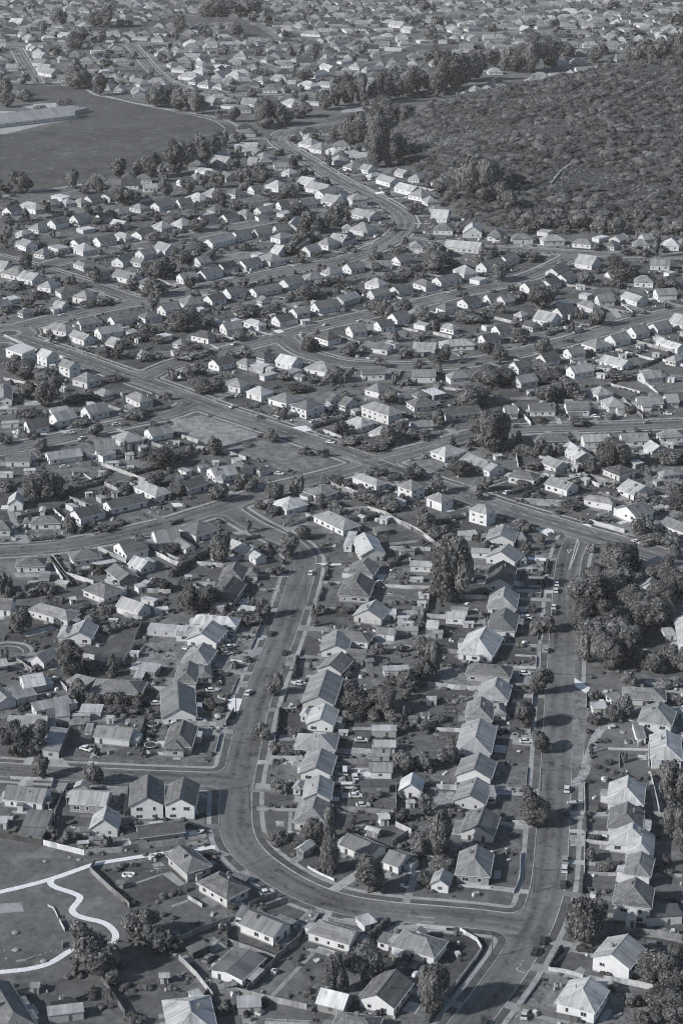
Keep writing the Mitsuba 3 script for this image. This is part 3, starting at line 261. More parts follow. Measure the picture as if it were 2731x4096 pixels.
TREES = [
(41.3,699.3,15.4,25.0,'r'),(-65.2,453.2,12.2,14.2,'r'),(23.2,434.7,9.8,13.4,'r'),(66.3,467.1,10.7,12.6,'r'),(5.8,448.7,10.6,9.9,'r'),(92.9,695.7,15.7,13.5,'r'),(82.7,447.0,10.9,9.2,'r'),(-3.5,503.6,5.5,21.8,'c'),
(107.9,726.1,17.1,12.7,'r'),(99.3,1424.9,26.0,27.5,'r'),(67.1,877.9,16.7,17.7,'r'),(-54.5,467.3,9.8,10.4,'r'),(83.2,433.3,11.7,7.6,'r'),(98.8,673.8,14.5,12.2,'r'),(29.0,511.8,8.0,13.7,'r'),(101.6,542.4,8.7,13.7,'r'),
(7.6,491.7,9.0,10.8,'r'),(113.9,675.5,13.3,12.0,'r'),(-95.1,636.0,12.6,11.4,'r'),(58.8,531.2,9.9,10.5,'r'),(89.2,673.7,13.3,11.4,'r'),(92.3,659.5,15.0,9.5,'r'),(99.3,1921.8,27.2,35.6,'r'),(101.5,702.0,13.7,11.4,'r'),
(93.7,639.6,10.0,12.6,'r'),(-100.2,578.6,9.9,10.5,'r'),(29.3,1578.8,19.9,30.6,'r'),(113.1,1929.4,26.2,33.4,'r'),(-106.2,574.3,8.4,11.7,'r'),(109.2,685.4,12.2,10.9,'r'),(-1.9,442.7,5.4,11.8,'r'),(5.9,606.6,9.6,11.1,'r'),
(102.4,660.9,13.0,9.1,'r'),(122.8,853.5,14.8,12.1,'r'),(13.9,604.8,10.6,9.3,'r'),(-144.3,940.2,12.9,15.6,'r'),(-131.0,808.2,12.2,12.4,'r'),(87.0,1899.4,23.7,28.5,'r'),(88.4,452.4,6.4,8.4,'r'),(99.4,523.4,6.5,10.4,'r'),
(46.5,717.0,7.2,15.8,'r'),(60.8,594.3,7.6,10.4,'r'),(-87.2,1079.3,18.2,12.2,'r'),(125.5,1979.0,23.6,28.5,'r'),(64.6,943.0,17.8,9.6,'r'),(77.3,977.8,21.1,8.7,'r'),(25.4,1548.8,15.3,27.4,'r'),(-50.6,461.8,6.5,7.7,'r'),
(58.1,1213.2,20.3,13.0,'r'),(171.2,1193.1,17.3,14.6,'r'),(190.5,2034.4,22.0,30.5,'r'),(-55.9,690.3,9.8,9.4,'r'),(114.4,728.1,7.7,13.1,'c'),(115.6,1124.4,15.2,14.3,'r'),(87.7,440.5,5.7,7.7,'r'),(-251.1,1933.3,23.1,25.6,'r'),
(-67.0,1726.9,20.7,23.0,'r'),(32.0,634.4,5.7,13.6,'r'),(68.9,619.4,7.9,9.5,'r'),(-125.8,1519.3,14.2,26.0,'r'),(-8.3,518.6,6.5,8.6,'r'),(124.4,718.5,9.8,9.8,'r'),(23.9,512.3,7.3,7.3,'r'),(99.6,643.3,7.7,10.2,'r'),
(206.6,2065.0,22.3,28.5,'r'),(-164.5,988.0,14.1,11.6,'r'),(121.8,698.0,10.8,8.2,'r'),(39.0,700.4,9.1,9.7,'r'),(75.0,882.1,8.6,15.1,'r'),(127.9,705.8,9.6,9.1,'r'),(-149.9,2480.5,42.4,20.5,'r'),(177.7,2036.4,22.0,26.9,'r'),
(-117.5,670.2,8.4,9.4,'r'),(61.3,1894.5,20.6,25.1,'r'),(35.6,1551.5,17.0,20.9,'r'),(-48.0,738.8,7.4,12.6,'r'),(35.5,1721.9,18.8,22.0,'r'),(-155.0,1407.1,19.4,14.5,'r'),(-81.3,851.2,12.8,8.7,'r'),(30.9,1844.0,17.0,26.8,'r'),
(35.6,1773.1,23.1,18.2,'r'),(111.2,954.3,13.6,9.9,'r'),(-49.8,691.0,8.2,9.2,'r'),(110.6,1450.2,16.0,17.8,'r'),(11.7,1639.5,17.9,19.0,'r'),(99.7,1466.0,16.1,17.1,'r'),(110.4,673.2,8.0,8.5,'r'),(115.8,640.1,7.7,8.2,'r'),
(16.9,1834.4,15.0,27.7,'r'),(-143.6,1505.4,14.9,19.0,'r'),(-77.9,555.5,6.5,7.3,'r'),(110.9,715.4,11.0,6.7,'r'),(-111.2,1574.0,15.5,19.3,'r'),(-119.9,1552.0,15.3,19.0,'r'),(-233.9,1448.9,16.0,16.0,'r'),(99.9,513.5,5.1,8.0,'r'),
(19.7,564.7,6.9,6.9,'r'),(22.6,623.2,8.3,6.7,'r'),(87.5,645.0,6.2,9.5,'r'),(98.3,719.4,10.2,7.0,'r'),(-21.3,744.1,7.9,9.4,'r'),(325.5,2097.7,20.4,24.0,'r'),(-166.8,1823.5,18.8,19.9,'r'),(25.2,536.2,5.8,7.3,'r'),
(-144.1,1806.6,19.6,18.7,'r'),(-51.2,1729.1,18.8,17.9,'r'),(22.5,1650.0,18.0,17.1,'r'),(347.2,2094.1,15.8,30.2,'r'),(34.6,773.5,8.4,9.2,'r'),(64.3,577.4,7.2,6.4,'r'),(-115.2,2501.5,33.4,19.5,'r'),(-20.9,1321.0,13.9,13.9,'r'),
(42.0,1603.0,17.5,15.7,'r'),(33.7,568.3,6.6,6.5,'r'),(-156.5,952.5,12.0,8.8,'r'),(40.3,1863.6,15.2,23.8,'r'),(119.6,638.0,6.1,8.4,'r'),(123.3,767.8,9.0,7.9,'r'),(-272.9,2378.6,21.7,25.7,'r'),(222.7,2114.4,20.5,21.7,'r'),
(166.3,2037.9,17.6,23.4,'r'),(110.3,636.6,6.9,7.3,'r'),(28.1,630.4,6.8,7.2,'r'),(10.8,804.6,11.7,6.4,'r'),(-47.6,461.7,4.7,6.3,'r'),(6.0,1831.3,12.0,27.8,'r'),(-128.5,702.7,5.4,10.8,'r'),(112.2,1407.1,15.5,13.0,'r'),
(198.4,1338.0,14.8,12.4,'r'),(159.6,1328.2,14.7,12.3,'r'),(-90.2,614.0,5.9,7.7,'r'),(52.6,841.3,11.2,7.0,'r'),(95.1,1470.3,13.8,15.5,'r'),(314.3,2105.8,18.2,22.9,'r'),(-14.4,1812.7,17.7,17.7,'r'),(71.0,1908.5,15.5,22.1,'r'),
(50.5,1870.8,15.2,21.6,'r'),(149.8,858.0,12.9,6.2,'r'),(19.4,1111.3,13.1,9.6,'r'),(45.9,1763.8,21.1,13.9,'r'),(-94.6,559.6,5.2,7.3,'r'),(101.8,946.8,10.3,9.0,'r'),(29.6,1699.1,18.5,14.5,'r'),(-168.3,1505.1,14.9,14.4,'r'),
(102.5,1400.3,15.4,12.1,'r'),(-53.4,808.7,8.9,7.7,'r'),(173.2,1325.2,14.7,11.4,'r'),(-111.3,1155.0,12.9,10.0,'r'),(-3.5,1340.3,11.9,14.2,'r'),(5.5,1644.8,14.4,17.2,'r'),(-22.8,619.0,5.6,7.6,'r'),(-128.3,1788.5,14.6,19.7,'r'),
(14.0,1703.6,16.7,15.7,'r'),(116.0,1385.5,13.8,12.9,'r'),(-68.1,967.1,16.5,5.6,'r'),(22.9,885.2,9.2,8.5,'r'),(-41.8,822.6,9.5,7.2,'r'),(95.0,602.4,5.1,7.8,'r'),(120.9,681.4,7.3,6.7,'r'),(-152.3,980.4,13.9,6.6,'r'),
(106.0,644.0,7.0,6.4,'r'),(-60.3,437.5,3.9,5.9,'p'),(102.3,558.4,6.2,5.6,'r'),(25.6,564.8,6.2,5.6,'r'),(153.9,2062.5,18.9,18.8,'r'),(301.0,2098.7,17.0,21.7,'r'),(-103.8,1593.0,13.1,16.7,'r'),(-112.9,1196.0,11.4,11.3,'r'),
(95.6,1190.7,11.3,11.2,'r'),(-100.5,1233.5,15.1,8.9,'r'),(72.2,1096.7,15.4,6.8,'r'),(74.5,671.7,7.2,6.1,'r'),(-122.8,813.2,6.2,9.9,'r'),(99.2,624.8,6.8,5.7,'r'),(23.8,945.5,10.3,7.7,'r'),(143.7,1090.0,10.4,9.7,'r'),
(133.7,1325.3,13.2,10.7,'r'),(28.8,650.7,5.5,7.3,'r'),(46.3,1097.7,12.4,8.1,'r'),(102.0,552.0,5.1,5.9,'r'),(-4.3,980.8,10.0,8.0,'r'),(-19.2,816.0,6.2,9.3,'r'),(-80.2,634.3,4.6,8.2,'c'),(338.4,2115.5,17.1,19.4,'r'),
(25.9,1762.5,15.3,15.2,'r'),(48.6,1589.6,13.9,13.8,'r'),(182.9,1315.1,11.7,11.6,'r'),(59.2,1253.3,13.2,9.3,'r'),(-185.4,2339.8,21.3,18.5,'r'),(90.7,599.7,5.8,5.7,'r'),(-36.1,1770.1,19.2,11.9,'r'),(20.0,797.6,9.3,5.7,'r'),
(31.5,836.8,9.2,6.2,'r'),(-313.6,1885.8,15.3,16.2,'r'),(-2.7,1830.4,13.9,16.9,'r'),(-107.1,1206.9,10.1,10.7,'r'),(92.2,866.6,7.5,8.0,'r'),(-29.0,811.1,7.1,7.5,'r'),(133.6,742.1,6.5,6.9,'r'),(-218.4,1283.0,9.3,13.0,'r'),
(139.1,2039.6,14.3,19.9,'r'),(-290.2,2249.8,20.5,16.5,'r'),(-20.4,1151.8,14.8,6.6,'r'),(-81.6,826.8,8.6,6.2,'r'),(141.5,801.3,11.2,4.5,'r'),(-178.2,1447.2,10.4,14.1,'r'),(131.3,804.8,10.3,4.9,'r'),(104.3,983.3,14.5,4.9,'r'),
(78.2,430.2,7.2,2.4,'r'),(-69.4,709.6,7.6,5.3,'r'),(40.8,817.6,6.2,8.2,'r'),(-226.5,1889.7,11.3,20.8,'r'),(-54.6,1110.3,13.7,6.4,'r'),(105.4,612.4,8.1,3.8,'r'),(-118.2,1022.9,7.5,10.0,'r'),(-85.9,1399.2,10.0,13.2,'r'),
(52.5,1725.1,14.1,13.9,'r'),(-58.7,869.7,7.3,7.7,'r'),(-2.4,1656.0,13.6,13.4,'r'),(99.0,1507.7,12.4,12.2,'r'),(118.5,1344.7,11.2,11.0,'r'),(125.4,1339.0,13.3,9.1,'r'),(108.4,1033.7,8.8,8.6,'r'),(110.9,843.2,7.3,7.2,'r'),
(262.2,2102.2,18.1,15.5,'r'),(221.8,1316.9,14.6,8.0,'r'),(-25.9,586.6,5.0,5.5,'r'),(98.2,1057.7,10.7,7.2,'r'),(4.7,1030.4,10.5,7.0,'r'),(-115.7,894.2,8.2,6.9,'r'),(39.9,1705.3,15.8,11.6,'r'),(0.6,443.0,2.6,6.7,'r'),
(-38.3,1434.0,13.4,9.8,'r'),(106.3,999.0,14.2,4.8,'r'),(-96.5,1326.4,13.9,8.1,'r'),(-98.6,1621.8,11.5,14.2,'r'),(25.4,1103.1,7.5,10.7,'r'),(-122.0,1292.6,15.8,6.7,'r'),(87.3,1444.7,11.9,10.9,'r'),(71.1,1437.1,11.9,10.8,'r'),
(145.8,1328.5,11.0,10.1,'r'),(-29.1,684.8,4.7,7.2,'r'),(-108.1,1069.0,11.5,6.4,'r'),(209.6,1323.0,13.2,8.2,'r'),(-91.4,1467.6,11.3,11.5,'r'),(147.4,1181.0,10.6,8.2,'r'),(-108.0,1363.2,18.1,6.1,'r'),(-17.4,1037.9,8.2,8.0,'r'),
(-98.1,866.8,7.0,6.8,'r'),(62.4,820.8,6.7,6.5,'r'),(-288.7,2199.0,17.7,14.9,'r'),(237.1,2141.9,17.3,14.6,'r'),(195.8,1174.4,13.1,6.2,'r'),(-149.8,1186.1,9.9,8.3,'r'),(-34.6,1966.4,17.0,12.2,'r'),(-198.5,1466.7,8.9,13.4,'r'),
(-70.9,817.0,7.1,5.8,'r'),(-112.3,770.3,5.0,7.4,'r'),(-139.0,875.2,8.6,5.4,'r'),(-93.4,1746.8,12.3,13.1,'r'),(49.5,991.4,6.2,9.2,'r'),(54.7,1016.9,6.3,9.4,'r'),(-330.2,2399.1,18.0,16.3,'r'),(-286.4,2384.3,17.9,16.2,'r'),
(-108.7,1124.5,7.0,10.2,'r'),(-127.3,1436.2,8.7,12.7,'r'),(-73.1,1488.0,11.4,10.3,'r'),(77.9,1415.0,10.9,9.8,'r'),(-33.0,887.2,7.7,6.0,'r'),(-303.5,1827.1,14.9,11.4,'r'),(-91.9,675.5,5.6,4.9,'r'),(-126.2,1026.1,8.7,6.5,'r'),
(46.5,912.2,5.8,7.9,'r'),(-0.9,896.2,6.2,7.2,'r'),(-63.9,1713.9,14.9,9.6,'r'),(-26.9,1287.4,9.3,9.0,'r'),(36.4,1118.1,8.2,7.9,'r'),(145.2,815.8,7.1,5.2,'r'),(-78.8,986.3,7.3,7.1,'r'),(28.9,898.0,6.7,6.5,'r'),
(-7.8,800.7,6.1,5.9,'r'),(-15.7,764.1,5.8,5.6,'r'),(-58.4,1488.3,11.4,9.4,'r'),(-156.7,1830.6,9.9,15.9,'r'),(-28.0,2115.8,11.4,18.2,'r'),(-11.5,1324.7,8.1,10.6,'r'),(77.2,1034.2,8.2,6.6,'r'),(-292.3,1857.7,15.1,10.5,'r'),
(89.3,1234.2,12.4,5.9,'r'),(-244.8,1445.7,11.9,8.2,'r'),(217.4,1326.1,11.0,7.5,'r'),(-120.1,2303.8,14.8,15.7,'r'),(-196.2,1220.8,7.5,9.5,'r'),(201.1,1252.2,4.9,15.2,'r'),(-112.6,1448.5,9.6,10.1,'r'),(28.5,1186.7,9.9,6.7,'r'),
(-31.6,1376.0,9.9,8.8,'r'),(83.3,1022.3,8.7,5.8,'r'),(-90.8,1173.0,8.5,7.5,'r'),(-172.4,998.5,8.5,5.7,'r'),(118.4,949.3,8.1,5.4,'r'),(58.2,1787.9,15.5,9.0,'r'),(-249.1,2137.4,20.7,9.3,'r'),(98.0,2100.3,10.2,18.1,'r'),
(192.1,1259.9,14.0,5.0,'r'),(-11.0,1176.6,10.5,5.8,'r'),(-50.7,1023.4,6.4,7.4,'r'),(-96.6,1076.5,6.7,7.8,'r'),(-206.2,1379.0,8.4,9.7,'r'),(51.7,1079.0,7.3,7.0,'r'),(-60.1,713.0,5.5,4.5,'p'),(3.1,1350.9,6.7,11.3,'r'),
(-17.7,1294.1,9.3,7.5,'r'),(-34.0,1257.8,9.1,7.3,'r'),(104.3,1145.9,9.6,5.7,'r'),(-159.0,1054.4,5.7,8.4,'r'),(-28.9,922.7,6.1,6.1,'r'),(17.0,626.9,5.7,3.4,'r'),(-56.6,1060.1,9.0,5.3,'r'),(-83.1,1541.0,11.8,7.8,'r'),
(-87.8,2399.6,14.1,15.0,'r'),(22.1,2158.2,12.8,13.5,'r'),(-154.0,1518.7,9.2,9.7,'r'),(90.8,1115.7,6.9,7.3,'r'),(395.6,2398.7,12.8,16.4,'r'),(-85.9,984.4,6.2,6.5,'r'),(68.9,1225.0,9.6,6.2,'r'),(-59.6,1177.2,11.2,4.9,'r'),
(86.6,848.5,7.4,4.1,'r'),(82.4,881.3,4.1,7.9,'c'),(32.2,973.9,7.8,4.9,'r'),(-28.8,1497.8,8.2,10.1,'r'),(-37.7,1544.4,9.3,9.4,'r'),(-74.0,1390.7,10.0,7.1,'r'),(-64.2,1531.0,12.6,6.7,'r'),(-186.8,1444.7,11.9,6.4,'r'),
(-119.8,646.2,3.5,5.2,'r'),(-106.3,726.3,4.3,5.1,'r'),(100.3,868.2,5.0,5.9,'r'),(41.1,1004.3,7.4,5.2,'r'),(-305.2,1952.2,10.5,12.3,'r'),(112.2,2390.6,14.1,13.5,'r'),(277.0,2158.9,12.8,12.3,'r'),(-81.9,1586.5,9.5,9.2,'r'),
(-102.9,1470.4,8.9,8.5,'r'),(-4.4,1187.3,9.9,5.1,'r'),(3.8,1709.7,8.4,11.9,'r'),(127.5,1074.7,6.7,6.4,'r'),(-264.0,2241.1,10.8,15.4,'r'),(60.9,881.2,6.6,4.5,'r'),(61.8,1329.0,7.3,8.5,'c'),(-177.7,1148.7,9.6,5.0,'r'),
(58.9,810.1,5.2,4.9,'r'),(-104.4,2431.6,15.6,12.3,'r'),(56.3,1100.7,9.3,4.7,'r'),(-304.8,2151.6,13.9,10.9,'r'),(-10.7,1547.6,6.8,11.8,'r'),(48.4,1016.0,6.9,5.3,'r'),(20.1,1008.1,6.9,5.3,'r'),(-13.7,979.2,6.7,5.1,'r'),
(336.9,2549.4,17.7,11.4,'r'),(-240.2,2067.4,14.5,9.3,'r'),(-103.7,1020.6,8.1,4.4,'r'),(78.1,2400.4,12.8,13.6,'r'),(-148.7,2269.0,12.2,12.9,'r'),(-29.5,985.4,7.8,4.3,'r'),(29.3,1057.1,6.0,6.3,'r'),(33.1,1025.7,5.8,6.2,'r'),
(-125.8,1344.9,6.7,8.7,'r'),(51.2,879.9,4.6,6.0,'c'),(-151.4,1326.5,9.5,6.0,'r'),(-8.8,865.7,5.7,4.6,'r'),(182.1,1258.4,9.1,5.6,'r'),(27.2,975.5,4.4,7.3,'r'),(-96.4,1646.5,7.2,11.5,'r'),(385.4,2398.6,10.3,16.4,'r'),
(-25.6,1259.4,11.2,4.5,'r'),(1.6,901.5,5.7,4.8,'r'),(100.4,2288.8,14.7,10.3,'r'),(-181.5,1130.9,7.6,5.1,'r'),(-34.0,694.3,3.7,4.4,'r'),(-172.9,1114.2,7.5,5.1,'r'),(-69.5,869.8,4.5,5.4,'r'),(-186.6,1207.5,6.1,7.2,'r'),
(-36.6,2487.4,12.0,14.1,'r'),(-217.4,1357.0,6.8,8.0,'r'),(-136.1,1564.0,7.7,9.1,'r'),(246.1,2371.9,12.7,12.1,'r'),(329.4,2287.7,12.3,11.7,'r'),(-4.9,1946.7,10.5,10.0,'r'),(91.3,1254.8,7.0,6.6,'r'),(123.5,1145.2,6.4,6.1,'r'),
(135.6,1104.3,6.2,5.9,'r'),(97.5,1085.9,6.1,5.8,'r'),(214.4,2271.8,15.8,8.8,'r'),(122.1,1251.6,9.7,4.7,'r'),(165.4,1176.9,9.2,4.4,'r'),(306.3,2519.0,20.1,8.2,'r'),(-69.5,1461.3,8.8,6.7,'r'),(-255.9,2395.0,19.2,7.8,'r'),
(-176.4,1376.7,8.4,6.3,'r'),(251.4,2300.2,18.5,7.5,'r'),(-61.8,1270.0,7.8,5.8,'r'),(-79.5,1323.6,5.9,8.3,'r'),(-72.5,992.6,6.2,4.6,'r'),(219.8,2373.9,15.2,9.3,'r'),(-138.8,1133.8,8.3,4.3,'r'),(-38.2,772.1,2.9,6.1,'r'),
(95.7,2570.3,12.3,13.1,'r'),(88.9,2095.7,9.0,12.0,'r'),(375.5,2516.1,13.4,11.3,'r'),(-132.5,1488.9,8.2,6.8,'r'),(-337.2,2311.8,7.4,17.2,'r'),(-10.5,685.5,2.4,5.7,'c'),(-229.5,1352.6,7.5,6.3,'r'),(-191.5,1303.7,7.2,6.0,'r'),
(-73.7,1086.2,6.1,5.1,'r'),(-103.6,1908.8,11.3,7.5,'r'),(312.7,2299.7,16.0,7.6,'r'),(-39.9,1346.3,8.2,5.3,'r'),(166.1,1270.3,7.8,5.0,'r'),(-139.6,1267.3,7.7,5.0,'r'),(104.0,2536.8,10.8,12.9,'r'),(-185.6,2104.7,10.2,9.6,'r'),
(78.7,1316.3,6.6,6.1,'r'),(-122.7,1199.8,6.0,5.6,'r'),(-185.0,2268.8,8.5,13.0,'r'),(-82.9,2010.6,13.0,6.6,'r'),(-217.3,2128.9,11.4,8.4,'r'),(113.0,1250.4,9.0,3.9,'r'),(138.9,1225.9,8.9,3.8,'r'),(37.5,1198.4,8.7,3.7,'r'),
(-26.6,1236.3,6.9,4.9,'r'),(-132.6,1370.7,9.1,4.4,'r'),(-125.8,2161.8,12.8,7.2,'r'),(102.5,2252.7,9.7,10.2,'r'),(-110.4,1306.6,5.8,6.1,'r'),(-162.6,1182.1,4.6,6.4,'c'),(20.9,598.8,1.5,6.1,'c'),(16.0,2289.2,11.0,9.0,'r'),
(91.3,1877.0,9.1,7.5,'r'),(-270.3,1793.7,8.8,7.2,'r'),(82.1,1805.1,8.8,7.2,'r'),(56.6,1387.3,6.9,5.6,'r'),(188.9,1288.3,6.4,5.2,'r'),(161.9,999.1,6.8,3.1,'r'),(-9.5,676.5,2.0,5.2,'c'),(59.4,752.6,3.1,4.1,'r'),
(-42.1,2141.1,5.8,14.8,'r'),(-53.6,2142.4,6.9,12.3,'r'),(265.5,2272.2,12.2,7.6,'r'),(-94.6,1412.9,7.8,4.7,'r'),(-20.7,637.3,2.3,3.9,'n'),(39.4,1264.5,7.0,4.2,'r'),(62.8,1465.2,6.4,5.9,'r'),(-149.5,2036.6,6.6,10.5,'r'),
(173.5,2355.1,11.3,7.9,'r'),(-88.5,2153.4,10.4,7.3,'r'),(-10.8,639.0,1.7,4.6,'c'),(-128.9,2002.2,7.6,8.0,'r'),(-108.1,1770.9,6.7,7.1,'r'),(-155.4,1257.9,4.9,5.2,'r'),(1.4,1180.8,4.0,5.7,'r'),(1.7,979.6,2.2,7.1,'r'),
(300.3,2308.1,9.9,7.8,'r'),(-84.8,1902.6,8.2,6.5,'r'),(73.5,1151.5,5.2,3.8,'c'),(-131.7,2105.1,6.8,8.4,'r'),(300.9,2245.2,7.2,7.7,'r'),(246.0,2038.4,6.6,7.0,'r'),(-267.2,1805.9,6.8,5.1,'r'),(187.3,1125.7,3.2,4.1,'r'),
(33.2,1436.5,4.0,5.1,'r'),(71.9,1526.2,4.2,5.3,'r'),(-110.5,2281.4,7.3,6.4,'r'),(-249.2,1841.1,6.0,5.2,'r'),(-255.4,1835.1,6.0,5.2,'r'),(146.4,2203.8,7.1,4.9,'r'),(277.9,2099.3,6.8,4.7,'r'),(-296.8,1972.4,3.2,4.5,'r')]
